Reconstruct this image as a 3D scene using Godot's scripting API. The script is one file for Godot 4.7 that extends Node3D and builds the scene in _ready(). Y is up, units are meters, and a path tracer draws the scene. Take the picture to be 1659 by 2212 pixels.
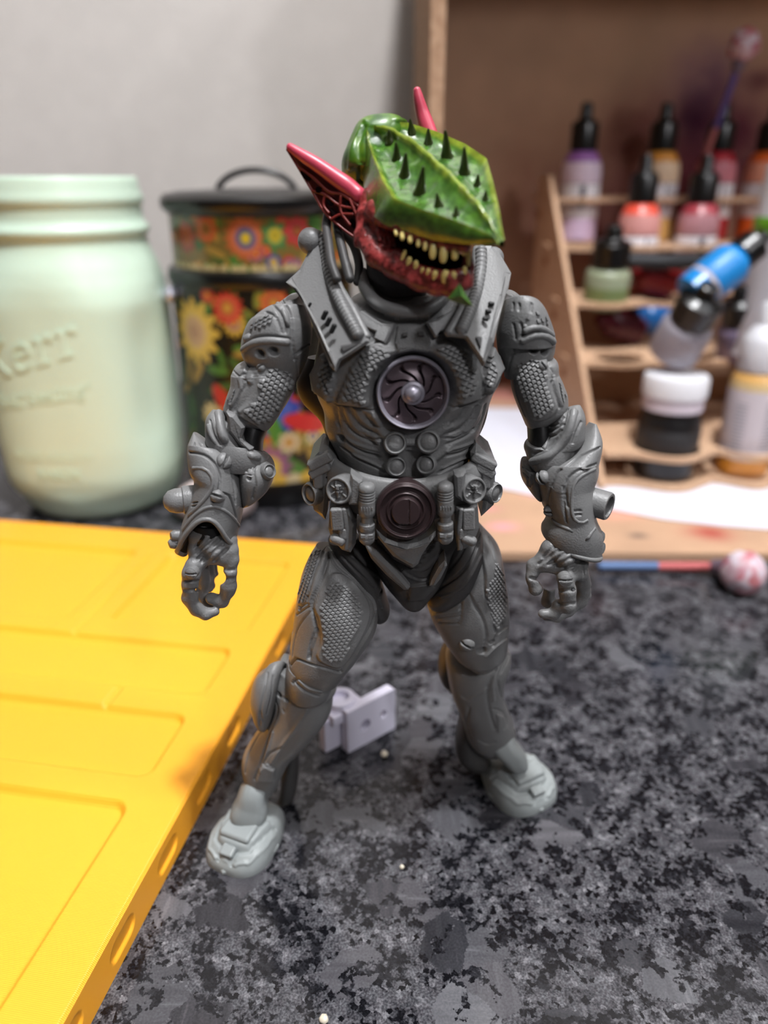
extends Node3D
# A custom-painted action figure standing on a granite worktop, with a yellow tray, a jar, a painted tin
# and a cardboard box that shelters a rack of paint bottles. Metres; y is up; the worktop is at y = 0.

const PITCH := 23.6                     # camera looks down by this many degrees
const FOCAL := 1660.0                   # focal length in photo pixels (photo 1659 x 2212)
const EYE := Vector3(0, 0.168, 0.163)
var fwd: Vector3
var upv: Vector3
var mats := {}

func _ready() -> void:
	var th := deg_to_rad(PITCH)
	fwd = Vector3(0, -sin(th), -cos(th))
	upv = Vector3(0, cos(th), -sin(th))
	set_camera_and_light()
	make_materials()
	build_room()
	build_tray()
	build_jar()
	build_canister()
	build_box()
	build_rack()
	build_small_things()
	build_figure()

func set_camera_and_light() -> void:
	var cam := Camera3D.new()
	cam.name = "camera"
	add_child(cam)
	cam.position = EYE
	cam.rotation_degrees = Vector3(-PITCH, 0, 0)
	cam.fov = rad_to_deg(2.0 * atan(1106.0 / FOCAL))
	cam.near = 0.005
	cam.far = 20.0
	var ca := CameraAttributesPhysical.new()
	ca.frustum_focal_length = 12.0 * FOCAL / 1106.0
	ca.exposure_aperture = 5.4
	ca.frustum_focus_distance = 0.170
	cam.attributes = ca
	cam.current = true
	var we := WorldEnvironment.new()
	we.name = "world_environment"
	var e := Environment.new()
	e.background_mode = Environment.BG_COLOR
	e.background_color = Color(0.02, 0.02, 0.02)
	e.tonemap_mode = Environment.TONE_MAPPER_LINEAR
	e.tonemap_exposure = 0.68
	e.sdfgi_enabled = true
	e.ssao_enabled = true
	e.ssil_enabled = true
	we.environment = e
	add_child(we)

const LAMPS := [
	# name, position, radius of the face, energy, colour, label
	["ceiling_lamp", Vector3(0.13, 1.44, 0.24), 0.05, 3.2, Color(0.985, 0.99, 1.0), "round white ceiling lamp almost straight above the counter"],
	["ceiling_lamp", Vector3(0.85, 1.44, 1.55), 0.07, 1.5, Color(0.985, 0.985, 1.0), "round white ceiling lamp behind the viewer on the right"],
	["ceiling_lamp", Vector3(1.15, 1.44, 0.35), 0.06, 0.75, Color(0.975, 0.985, 1.0), "round white ceiling lamp above the right end of the counter"],
]

# ---------------------------------------------------------------- photo to place
func ray(px: float, py: float) -> Vector3:
	return fwd + Vector3((px - 829.5) / FOCAL, 0, 0) + upv * ((1106.0 - py) / FOCAL)

func at(px: float, py: float, z: float) -> Vector3:      # the point on the upright plane at depth z (metres)
	var d := ray(px, py)
	return EYE + d * ((z - EYE.z) / d.z)

func on(px: float, py: float, y: float) -> Vector3:      # the point on the level plane at height y
	var d := ray(px, py)
	return EYE + d * ((y - EYE.y) / d.y)

# ---------------------------------------------------------------- mesh building
class MB:
	var v := PackedVector3Array()
	var n := PackedVector3Array()
	var t := PackedVector2Array()
	var c := PackedColorArray()
	var ix := PackedInt32Array()
	# adds one island; turned so that its faces look outwards (or towards «face» for an open sheet)
	func add(p: PackedVector3Array, ii: PackedInt32Array, uv := PackedVector2Array(), face := Vector3.ZERO, seam := 0, given := PackedVector3Array()) -> void:
		var nn := PackedVector3Array()
		nn.resize(p.size())
		var mid := Vector3.ZERO
		for q in p: mid += q
		mid /= maxi(1, p.size())
		var vol := 0.0
		var sum := Vector3.ZERO
		for k in range(0, ii.size(), 3):
			var a := p[ii[k]]
			var b := p[ii[k + 1]]
			var d := p[ii[k + 2]]
			var f := (b - a).cross(d - a)
			vol += f.dot(a - mid)
			sum += f
			nn[ii[k]] += f
			nn[ii[k + 1]] += f
			nn[ii[k + 2]] += f
		var s := 1.0 if vol > 0 else -1.0
		if face != Vector3.ZERO:
			s = 1.0 if sum.dot(face) > 0 else -1.0
		if seam > 0:
			for j in range(0, p.size() / seam):
				var m := nn[j * seam] + nn[j * seam + seam - 1]
				nn[j * seam] = m
				nn[j * seam + seam - 1] = m
		var base := v.size()
		v.append_array(p)
		if given.size() == p.size():
			n.append_array(given)
		else:
			for k in nn.size(): nn[k] = (nn[k] * s).normalized()
			n.append_array(nn)
		if uv.size() == p.size():
			t.append_array(uv)
		else:
			var z := PackedVector2Array()
			z.resize(p.size())
			t.append_array(z)
		if given.size() == p.size():
			for k in range(0, ii.size(), 3):
				var f := (p[ii[k + 1]] - p[ii[k]]).cross(p[ii[k + 2]] - p[ii[k]])
				if f.dot(given[ii[k]] + given[ii[k + 1]] + given[ii[k + 2]]) > 0:
					ix.append(base + ii[k]); ix.append(base + ii[k + 2]); ix.append(base + ii[k + 1])
				else:
					ix.append(base + ii[k]); ix.append(base + ii[k + 1]); ix.append(base + ii[k + 2])
		elif s > 0:
			for k in range(0, ii.size(), 3):
				ix.append(base + ii[k]); ix.append(base + ii[k + 2]); ix.append(base + ii[k + 1])
		else:
			for k in ii: ix.append(base + k)
	func flat(tris: PackedVector3Array, face := Vector3.ZERO) -> void:     # triangle soup, each corner its own vertex
		var ii := PackedInt32Array(range(tris.size()))
		add(tris, ii, PackedVector2Array(), face)
	func join(o: MB, x: Transform3D) -> void:
		var base := v.size()
		for q in o.v: v.append(x * q)
		for q in o.n: n.append((x.basis * q).normalized())
		t.append_array(o.t)
		for k in o.ix: ix.append(base + k)
	func done() -> ArrayMesh:
		var a := []
		a.resize(Mesh.ARRAY_MAX)
		a[Mesh.ARRAY_VERTEX] = v
		a[Mesh.ARRAY_NORMAL] = n
		a[Mesh.ARRAY_TEX_UV] = t
		if c.size() == v.size(): a[Mesh.ARRAY_COLOR] = c
		a[Mesh.ARRAY_INDEX] = ix
		var m := ArrayMesh.new()
		m.add_surface_from_arrays(Mesh.PRIMITIVE_TRIANGLES, a)
		return m

func grid_index(nu: int, nv: int, wrap := false) -> PackedInt32Array:
	var ii := PackedInt32Array()
	for j in nv - 1:
		for i in (nu if wrap else nu - 1):
			var i2 := (i + 1) % nu
			var a := j * nu + i
			var b := j * nu + i2
			ii.append(a); ii.append(b); ii.append(a + nu)
			ii.append(b); ii.append(b + nu); ii.append(a + nu)
	return ii

func lathe(m: MB, prof: Array, xf := Transform3D(), segs := 48, square := 2.0) -> void:
	# prof: [radius, height] pairs; sharp where it bends by more than 40 degrees; square > 2 makes rounded-square sections
	var rows := []
	var np := prof.size()
	var length := 0.0
	for k in np:
		var p := Vector2(prof[k][0], prof[k][1])
		if k > 0: length += p.distance_to(Vector2(prof[k - 1][0], prof[k - 1][1]))
		var d0 := Vector2.ZERO
		var d1 := Vector2.ZERO
		if k > 0: d0 = (p - Vector2(prof[k - 1][0], prof[k - 1][1])).normalized()
		if k < np - 1: d1 = (Vector2(prof[k + 1][0], prof[k + 1][1]) - p).normalized()
		if k == 0: rows.append([p, d1, length])
		elif k == np - 1: rows.append([p, d0, length])
		elif d0.dot(d1) < 0.77:
			rows.append([p, d0, length]); rows.append([p, d1, length])
		else: rows.append([p, (d0 + d1).normalized(), length])
	var pts := PackedVector3Array()
	var nor := PackedVector3Array()
	var uvs := PackedVector2Array()
	var sg := 1.0 if prof[np - 1][1] >= prof[0][1] else -1.0
	for r in rows:
		for i in segs + 1:
			var a := TAU * i / segs
			var k := 1.0
			if square > 2.0:
				k = 1.0 / pow(pow(absf(cos(a)), square) + pow(absf(sin(a)), square), 1.0 / square)
			var dir := Vector3(sin(a), 0, cos(a))
			pts.append(xf * (dir * r[0].x * k + Vector3(0, r[0].y, 0)))
			nor.append((xf.basis * (dir * r[1].y * sg - Vector3(0, r[1].x * sg, 0))).normalized())
			uvs.append(Vector2(float(i) / segs, 1.0 - r[2] / maxf(length, 1e-6)))
	m.add(pts, grid_index(segs + 1, rows.size()), uvs, Vector3.ZERO, 0, PackedVector3Array() if square > 2.0 else nor)

func tube(m: MB, pts: Array, radii: Array, segs := 12, flatten := 1.0, side := Vector3.ZERO) -> void:
	# a swept round bar with rounded ends; flatten squeezes it across «side»
	var p := PackedVector3Array()
	var np := pts.size()
	var u := Vector3.ZERO
	for k in np:
		var d: Vector3 = (pts[mini(k + 1, np - 1)] - pts[maxi(k - 1, 0)]).normalized()
		if u == Vector3.ZERO:
			u = side if side != Vector3.ZERO else (Vector3.UP if absf(d.y) < 0.9 else Vector3.RIGHT)
		u = (u - d * u.dot(d)).normalized()
		var w := d.cross(u)
		var r: float = radii[k] if k < radii.size() else radii[radii.size() - 1]
		if k == 0:
			for e in [[-1.0, 0.02], [-0.8, 0.6], [-0.4, 0.92]]:
				for i in segs: p.append(pts[0] + d * r * 0.8 * e[0] + (u * cos(TAU * i / segs) * flatten + w * sin(TAU * i / segs)) * r * e[1])
		for i in segs: p.append(pts[k] + (u * cos(TAU * i / segs) * flatten + w * sin(TAU * i / segs)) * r)
		if k == np - 1:
			for e in [[0.4, 0.92], [0.8, 0.6], [1.0, 0.02]]:
				for i in segs: p.append(pts[k] + d * r * 0.8 * e[0] + (u * cos(TAU * i / segs) * flatten + w * sin(TAU * i / segs)) * r * e[1])
	m.add(p, grid_index(segs, p.size() / segs, true))

func rbox(m: MB, size: Vector3, r: float, xf := Transform3D(), k := 3) -> void:
	var h := size / 2.0 - Vector3(r, r, r)
	h = Vector3(maxf(h.x, 0), maxf(h.y, 0), maxf(h.z, 0))
	var pts := PackedVector3Array()
	var nor := PackedVector3Array()
	var lats := []
	for j in k + 1: lats.append([-PI / 2 + PI / 2 * j / k, -1.0])
	for j in k + 1: lats.append([PI / 2 * j / k, 1.0])
	var nu := 4 * (k + 1) + 1
	for la in lats:
		for i in nu:
			var q := (i / (k + 1)) % 4
			var a: float = PI / 2 * q + PI / 2 * (i % (k + 1)) / k if i < nu - 1 else 0.0
			var d := Vector3(cos(la[0]) * cos(a), sin(la[0]), cos(la[0]) * sin(a))
			var sx := 1.0 if q == 0 or q == 3 else -1.0
			var sz := 1.0 if q < 2 else -1.0
			pts.append(xf * (Vector3(sx * h.x, la[1] * h.y, sz * h.z) + d * r))
			nor.append((xf.basis * d).normalized())
	var ii := grid_index(nu, lats.size())
	# close top and bottom
	for row in [0, lats.size() - 1]:
		var b: int = row * nu
		ii.append_array([b, b + (k + 1), b + 2 * (k + 1), b, b + 2 * (k + 1), b + 3 * (k + 1)] if row == 0 else [b, b + 2 * (k + 1), b + (k + 1), b, b + 3 * (k + 1), b + 2 * (k + 1)])
	m.add(pts, ii, PackedVector2Array(), Vector3.ZERO, 0, nor)

func inset(poly: PackedVector2Array, by: float) -> PackedVector2Array:
	var out := PackedVector2Array()
	var s := -1.0 if Geometry2D.is_polygon_clockwise(poly) else 1.0
	var np := poly.size()
	for k in np:
		var d0 := (poly[k] - poly[(k + np - 1) % np]).normalized()
		var d1 := (poly[(k + 1) % np] - poly[k]).normalized()
		var n0 := Vector2(-d0.y, d0.x)
		var n1 := Vector2(-d1.y, d1.x)
		var b := (n0 + n1)
		var l := b.length()
		b = b / l if l > 0.05 else n0
		out.append(poly[k] + b * s * by / maxf(0.5, b.dot(n0)))
	return out

func prism(m: MB, poly: PackedVector2Array, z0: float, z1: float, bevel: float, xf := Transform3D()) -> void:
	# an outline in the local XY plane pulled from z0 to z1, both rims chamfered
	var inner := inset(poly, bevel) if bevel > 0 else poly
	var tri := Geometry2D.triangulate_polygon(inner)
	if tri.is_empty():
		inner = poly
		tri = Geometry2D.triangulate_polygon(inner)
	var s := PackedVector3Array()
	var sg := signf(z1 - z0)
	for k in range(0, tri.size(), 3):
		for q in [0, 1, 2]: s.append(xf * Vector3(inner[tri[k + q]].x, inner[tri[k + q]].y, z1))
		for q in [0, 2, 1]: s.append(xf * Vector3(inner[tri[k + q]].x, inner[tri[k + q]].y, z0))
	var rings := [[inner, z0], [poly, z0 + bevel * sg], [poly, z1 - bevel * sg], [inner, z1]]
	var turn := Geometry2D.is_polygon_clockwise(poly) != (sg < 0)
	if not tri.is_empty():
		var ta := (inner[tri[1]] - inner[tri[0]]).cross(inner[tri[2]] - inner[tri[0]]) > 0
		if not ta == (sg > 0):
			for k in range(0, s.size(), 3):
				var q := s[k + 1]
				s[k + 1] = s[k + 2]
				s[k + 2] = q
	for k in 3:
		if rings[k][0] == rings[k + 1][0] and rings[k][1] == rings[k + 1][1]: continue
		for i in poly.size():
			var i2 := (i + 1) % poly.size()
			var a: Vector3 = xf * Vector3(rings[k][0][i].x, rings[k][0][i].y, rings[k][1])
			var b: Vector3 = xf * Vector3(rings[k][0][i2].x, rings[k][0][i2].y, rings[k][1])
			var c: Vector3 = xf * Vector3(rings[k + 1][0][i2].x, rings[k + 1][0][i2].y, rings[k + 1][1])
			var d: Vector3 = xf * Vector3(rings[k + 1][0][i].x, rings[k + 1][0][i].y, rings[k + 1][1])
			if turn: s.append_array([a, c, b, a, d, c])
			else: s.append_array([a, b, c, a, c, d])
	m.flat(s)

func circle(r: float, k := 24, at_point := Vector2.ZERO) -> PackedVector2Array:
	var out := PackedVector2Array()
	for i in k: out.append(at_point + Vector2(cos(TAU * i / k), sin(TAU * i / k)) * r)
	return out

func slab_box(m: MB, lo: Vector3, hi: Vector3) -> void:
	rbox(m, hi - lo, minf(0.0006, (hi - lo)[(hi - lo).min_axis_index()] * 0.3), Transform3D(Basis(), (lo + hi) / 2.0), 1)

# ---------------------------------------------------------------- naming
func thing(called: String, label: String, category: String, where := Vector3.ZERO, group := "") -> Node3D:
	var o := Node3D.new()
	o.name = numbered(called, self)
	add_child(o, true)
	o.position = where
	o.set_meta("label", label)
	o.set_meta("category", category)
	if group: o.set_meta("group", group)
	return o

func numbered(called: String, parent: Node) -> String:
	if not parent.has_node(NodePath(called)): return called
	var k := 1
	while parent.has_node(NodePath("%s_%03d" % [called, k])): k += 1
	return "%s_%03d" % [called, k]

func part(parent: Node, called: String, m: MB, mat: Material, label := "") -> MeshInstance3D:
	var o := MeshInstance3D.new()
	o.name = numbered(called, parent)
	o.mesh = m.done()
	o.material_override = null
	o.mesh.surface_set_material(0, mat)
	parent.add_child(o, true)
	if label: o.set_meta("label", label)
	return o

func structure(called: String, m: MB, mat: Material, label := "") -> MeshInstance3D:
	var o := part(self, called, m, mat, label)
	o.set_meta("kind", "structure")
	return o

# ---------------------------------------------------------------- materials
func plain(c: Color, rough := 0.5, spec := 0.5, metal := 0.0) -> StandardMaterial3D:
	var m := StandardMaterial3D.new()
	m.albedo_color = c
	m.roughness = rough
	m.metallic_specular = spec
	m.metallic = metal
	return m

func noise_tex(freq: float, colors: Array, stops: Array, sz := 512, kind := FastNoiseLite.TYPE_SIMPLEX_SMOOTH, octaves := 4, sd := 1) -> NoiseTexture2D:
	var f := FastNoiseLite.new()
	f.seed = sd
	f.noise_type = kind
	f.frequency = freq
	f.fractal_octaves = octaves
	var g := Gradient.new()
	g.offsets = PackedFloat32Array(stops)
	g.colors = PackedColorArray(colors)
	var t := NoiseTexture2D.new()
	t.width = sz
	t.height = sz
	t.seamless = true
	t.noise = f
	t.color_ramp = g
	return t

func tri_scale(m: StandardMaterial3D, s: float) -> void:
	m.uv1_triplanar = true
	m.uv1_world_triplanar = true
	m.uv1_scale = Vector3(s, s, s)

func make_materials() -> void:
	var wall := plain(Color(0.80, 0.775, 0.755), 0.85, 0.3)
	wall.albedo_texture = noise_tex(0.02, [Color(0.985, 0.985, 0.985), Color(1, 1, 1)], [0.3, 0.7], 256)
	wall.heightmap_enabled = true
	wall.heightmap_scale = 0.012
	wall.heightmap_texture = noise_tex(0.05, [Color(0, 0, 0), Color(1, 1, 1)], [0.2, 0.8], 512)
	tri_scale(wall, 6.0)
	mats.wall = wall
	mats.room_wall = plain(Color(0.27, 0.26, 0.25), 0.85, 0.3)
	mats.ceiling = plain(Color(0.66, 0.65, 0.64), 0.9, 0.3)
	mats.floor = plain(Color(0.28, 0.24, 0.21), 0.6, 0.4)
	mats.cabinet = plain(Color(0.7, 0.68, 0.65), 0.5)
	mats.granite = granite_material()
	var y := plain(Color(1.0, 0.685, 0.18), 0.42, 0.45)
	y.heightmap_enabled = true
	y.heightmap_scale = 0.006
	y.heightmap_texture = layer_lines()
	y.uv1_scale = Vector3(1, 1, 1)
	mats.yellow = y
	var jar := plain(Color(0.775, 0.86, 0.785), 0.38, 0.45)
	mats.jar = jar
	var card := plain(Color(0.70, 0.58, 0.48), 0.9, 0.2)
	card.albedo_texture = noise_tex(0.03, [Color(0.9, 0.88, 0.87), Color(1, 1, 1)], [0.3, 0.7], 512)
	tri_scale(card, 8.0)
	mats.card = card
	var mdf := plain(Color(0.79, 0.655, 0.54), 0.75, 0.3)
	mdf.albedo_texture = noise_tex(0.06, [Color(0.93, 0.91, 0.9), Color(1, 1, 1)], [0.3, 0.7], 256)
	tri_scale(mdf, 20.0)
	mats.mdf = mdf
	mats.mdf_edge = plain(Color(0.58, 0.40, 0.28), 0.8, 0.3)
	mats.paper = plain(Color(0.86, 0.87, 0.92), 0.8, 0.3)
	mats.black = plain(Color(0.035, 0.034, 0.036), 0.3, 0.5)
	mats.black_soft = plain(Color(0.06, 0.06, 0.065), 0.5, 0.5)
	mats.white_plastic = plain(Color(0.88, 0.88, 0.90), 0.35, 0.5)

func layer_lines() -> ImageTexture:
	var im := Image.create(8, 64, false, Image.FORMAT_RGB8)
	for j in 64:
		var k := 0.5 + 0.5 * sin(TAU * j / 8.0)
		for i in 8: im.set_pixel(i, j, Color(k, k, k))
	return ImageTexture.create_from_image(im)

func granite_material() -> StandardMaterial3D:
	# crystals of several sizes: black matrix, mid-grey feldspar, a few large smoky plates with cleavage streaks
	var S := 1536
	var fine := FastNoiseLite.new()
	fine.seed = 3
	fine.noise_type = FastNoiseLite.TYPE_CELLULAR
	fine.cellular_return_type = FastNoiseLite.RETURN_CELL_VALUE
	fine.cellular_jitter = 1.0
	fine.frequency = 0.115
	fine.fractal_type = FastNoiseLite.FRACTAL_NONE
	fine.domain_warp_enabled = true
	fine.domain_warp_amplitude = 14.0
	fine.domain_warp_frequency = 0.06
	fine.domain_warp_fractal_octaves = 3
	var big: FastNoiseLite = fine.duplicate()
	big.seed = 11
	big.frequency = 0.0125
	big.domain_warp_amplitude = 26.0
	big.domain_warp_frequency = 0.02
	var patch := FastNoiseLite.new()
	patch.seed = 5
	patch.frequency = 0.011
	patch.fractal_octaves = 5
	patch.fractal_gain = 0.62
	var grain := FastNoiseLite.new()
	grain.seed = 8
	grain.frequency = 0.16
	grain.fractal_octaves = 3
	var A := fine.get_image(S, S, false, false, false).get_data()
	var B := big.get_image(S, S, false, false, false).get_data()
	var P := patch.get_seamless_image(S, S, false, false, 0.1).get_data()
	var G := grain.get_seamless_image(S, S, false, false, 0.1).get_data()
	var st := FastNoiseLite.new()
	st.seed = 21
	st.frequency = 0.03
	st.fractal_octaves = 3
	var st_im := st.get_image(S, S / 8, false, false, true)
	st_im.resize(S, S, Image.INTERPOLATE_BILINEAR)
	var st2: Image = st_im.duplicate()
	st2.rotate_90(CLOCKWISE)
	var S1: PackedByteArray = st_im.get_data()
	var S2: PackedByteArray = st2.get_data()
	var out := PackedByteArray()
	out.resize(S * S * 3)
	for k in S * S:
		var b := B[k]
		var p := P[k]
		var g := G[k]
		var v: float
		var warm := 0
		if b > 209 and p > 98:                # a large plate
			var s := S1[k] if (b & 1) else S2[k]
			v = 42.0 + (b - 209) * 1.2 + (s - 128) * 0.09 + (g - 128) * 0.08
			if s > 200 or (s > 118 and s < 122): v += 9.0
			warm = (b >> 1) & 1
		else:
			var a := A[k]
			var thr := clampf((124.0 - p) * 3.2 + 62.0, 18.0, 235.0)
			if a < thr:             # dark matrix
				v = 14.0 + a * 0.11 + (g - 128) * 0.12
			else:
				v = 36.0 + a * 0.15 + (p - 110) * 0.30 + (g - 128) * 0.30
				if a > 236: v += 14.0
				warm = (a >> 4) & 1
		var i := int(clampf(v, 4.0, 235.0))
		out[k * 3] = mini(255, i + warm)
		out[k * 3 + 1] = i - (warm >> 1) if i > 4 else i
		out[k * 3 + 2] = mini(255, i + 4)
	var im := Image.create_from_data(S, S, false, Image.FORMAT_RGB8, out)
	var m := plain(Color(0.96, 0.96, 0.96), 0.13, 0.36)
	m.albedo_texture = ImageTexture.create_from_image(im)
	m.uv1_scale = Vector3(1, 1, 1)
	return m
# ---------------------------------------------------------------- room
func build_room() -> void:
	var m := MB.new()
	slab_box(m, Vector3(-1.7, -0.92, -0.62), Vector3(1.7, 1.52, -0.52))
	structure("wall_back", m, mats.wall)
	m = MB.new()
	slab_box(m, Vector3(-1.8, -0.92, -0.62), Vector3(-1.7, 1.52, 2.5))
	structure("wall_left", m, mats.room_wall)
	m = MB.new()
	slab_box(m, Vector3(1.7, -0.92, -0.62), Vector3(1.8, 1.52, 2.5))
	structure("wall_right", m, mats.room_wall)
	m = MB.new()
	slab_box(m, Vector3(-1.8, -0.92, 2.5), Vector3(1.8, 1.52, 2.6))
	structure("wall_front", m, mats.room_wall)
	m = MB.new()
	slab_box(m, Vector3(-1.8, 1.5, -0.62), Vector3(1.8, 1.6, 2.6))
	structure("ceiling", m, mats.ceiling)
	m = MB.new()
	slab_box(m, Vector3(-1.8, -1.0, -0.62), Vector3(1.8, -0.9, 2.6))
	structure("floor", m, mats.floor)
	for d in LAMPS:
		var t := thing(d[0], d[5], "lamp", d[1])
		m = MB.new()
		lathe(m, [[0.0, 0.06], [d[2] + 0.012, 0.06], [d[2] + 0.012, 0.006], [d[2] + 0.008, 0.0], [d[2], 0.004], [0.0, 0.004]])
		part(t, "housing", m, mats.white_plastic)
		m = MB.new()
		lathe(m, [[0.0, 0.004], [d[2], 0.004], [d[2] * 0.96, 0.0], [0.0, -0.002]])
		var glow := plain(d[4], 0.5)
		glow.emission_enabled = true
		glow.emission = d[4]
		glow.emission_energy_multiplier = 6.0
		part(t, "diffuser", m, glow)
		var l := OmniLight3D.new()
		l.name = "lamp_light"
		t.add_child(l)
		l.position = Vector3(0, -d[2] - 0.012, 0)
		l.light_energy = d[3]
		l.light_color = d[4]
		l.light_size = d[2]
		l.omni_range = 8.0
		l.omni_attenuation = 2.0
		l.shadow_enabled = true
	# worktop: a granite slab on a cabinet
	var top := thing("countertop", "polished dark grey granite countertop with black and smoky crystals", "countertop")
	top.set_meta("kind", "structure")
	m = MB.new()
	rbox(m, Vector3(3.4, 0.03, 0.90), 0.003, Transform3D(Basis(), Vector3(0, -0.015, -0.07)), 2)
	var pt := PackedVector2Array()
	for q in m.v: pt.append(Vector2(q.x, q.z) / 0.19 + Vector2(0.31, 0.12))
	m.t = pt
	part(top, "slab", m, mats.granite)
	m = MB.new()
	slab_box(m, Vector3(-1.69, -0.9, -0.519), Vector3(1.69, -0.031, 0.33))
	part(top, "cabinet", m, mats.cabinet)

# ---------------------------------------------------------------- the yellow tray
func smooth(a: float, b: float, x: float) -> float:
	var t := clampf((x - a) / (b - a), 0.0, 1.0)
	return t * t * (3.0 - 2.0 * t)

func rr(p: Vector2, lo: Vector2, hi: Vector2, r: float) -> float:    # signed distance to a rounded rectangle, positive inside
	var q := (p - (lo + hi) / 2.0).abs() - (hi - lo) / 2.0 + Vector2(r, r)
	return -(Vector2(maxf(q.x, 0), maxf(q.y, 0)).length() + minf(maxf(q.x, q.y), 0.0) - r)

func build_tray() -> void:
	var far := on(705, 1176, 0.012)
	var e := Vector3(-0.1711, 0, 0.9853)           # along the right edge, towards the viewer
	var left := Vector3(-e.z, 0, e.x)
	var tray := thing("tray", "bright yellow plastic tray with shallow rounded compartments", "tray", Vector3(far.x, 0, far.z))
	# everything below in millimetres: a to the left of the right edge, b from the far edge
	var pockets := [
		[Vector2(14.0, 164), Vector2(190, 250), 5.0], [Vector2(13.6, 126.3), Vector2(190, 155), 4.5], [Vector2(12.6, 88.2), Vector2(190, 116.5), 4.5],
		[Vector2(11.2, 20), Vector2(67.4, 77.6), 3.0], [Vector2(83, 20), Vector2(190, 80), 3.0]]
	var A := PackedFloat32Array()
	var a := 0.0
	while a < 200.0:
		A.append(a)
		a += 0.25 if a < 0.8 else (0.6 if a < 20.0 else (0.8 if a < 90.0 else 6.0))
	A.append(200.0)
	var Bv := PackedFloat32Array()
	var b := 0.0
	while b < 248.0:
		Bv.append(b)
		b += 0.25 if b < 0.8 else 0.65
	Bv.append(248.0)
	var H := func(x: float, y: float) -> float:
		var p := Vector2(x, y)
		var h := 12.0
		for q in pockets:
			var s := rr(p, q[0], q[1], q[2])
			if s > -0.2: h = minf(h, 12.0 - 2.2 * smooth(0.0, 1.5, s))
		if y > 20.5 and y < 88.5 and absf(x - 75.0) < 1.2: h = minf(h, 12.0 - 1.3 * (1.0 - smooth(0.3, 1.1, absf(x - 75.0))))
		if y > 116 and y < 127 and absf(x - 42.0) < 1.2: h = minf(h, 12.0 - 1.4 * (1.0 - smooth(0.3, 1.0, absf(x - 42.0))))
		h -= 0.7 * (1.0 - smooth(0.0, 0.8, minf(minf(x, 200.0 - x), minf(y, 248.0 - y))))
		return h
	var pts := PackedVector3Array()
	var uvs := PackedVector2Array()
	for y in Bv:
		for x in A:
			pts.append((left * x + e * y) * 0.001 + Vector3(0, H.call(x, y) * 0.001, 0))
			uvs.append(Vector2(x, y) / 3.2)
	var m := MB.new()
	m.add(pts, grid_index(A.size(), Bv.size()), uvs, Vector3.UP)
	part(tray, "tray_floor", m, mats.yellow)
	# rim: the four sides; the right side has oval sockets
	m = MB.new()
	var sock := [24.0, 49.0, 74.0, 99.2, 124.6, 149.6, 174.0, 198.6, 222.2]
	pts = PackedVector3Array()
	uvs = PackedVector2Array()
	var Y := PackedFloat32Array()
	for k in 33: Y.append(11.3 * k / 32.0)
	var n := 0
	b = 0.0
	while b <= 248.001:
		n += 1
		for h in Y:
			var d := 0.0
			for s in sock:
				if absf(b - s) < 7.0:
					var q := Vector2(maxf(0.0, absf(b - s) - 3.0), h - 5.6).length()
					d = maxf(d, 0.7 * (1.0 - smooth(2.1, 2.7, q)))
			pts.append((left * d + e * b) * 0.001 + Vector3(0, h * 0.001, 0))
			uvs.append(Vector2(h / 1.6, b / 300.0))
		b += 0.5
	m.add(pts, grid_index(Y.size(), n), uvs, -left)
	var corners := [Vector2(0, 0), Vector2(200, 0), Vector2(200, 248), Vector2(0, 248)]
	for k in 3:
		var c0: Vector2 = corners[k]
		var c1: Vector2 = corners[k + 1]
		var q0 := (left * c0.x + e * c0.y) * 0.001
		var q1 := (left * c1.x + e * c1.y) * 0.001
		var u := Vector3(0, 0.0113, 0)
		m.flat(PackedVector3Array([q0, q1, q1 + u, q0, q1 + u, q0 + u]), (q0 + q1) / 2.0 - (left * 100 + e * 124) * 0.001)
	part(tray, "rim", m, mats.yellow)

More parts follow.
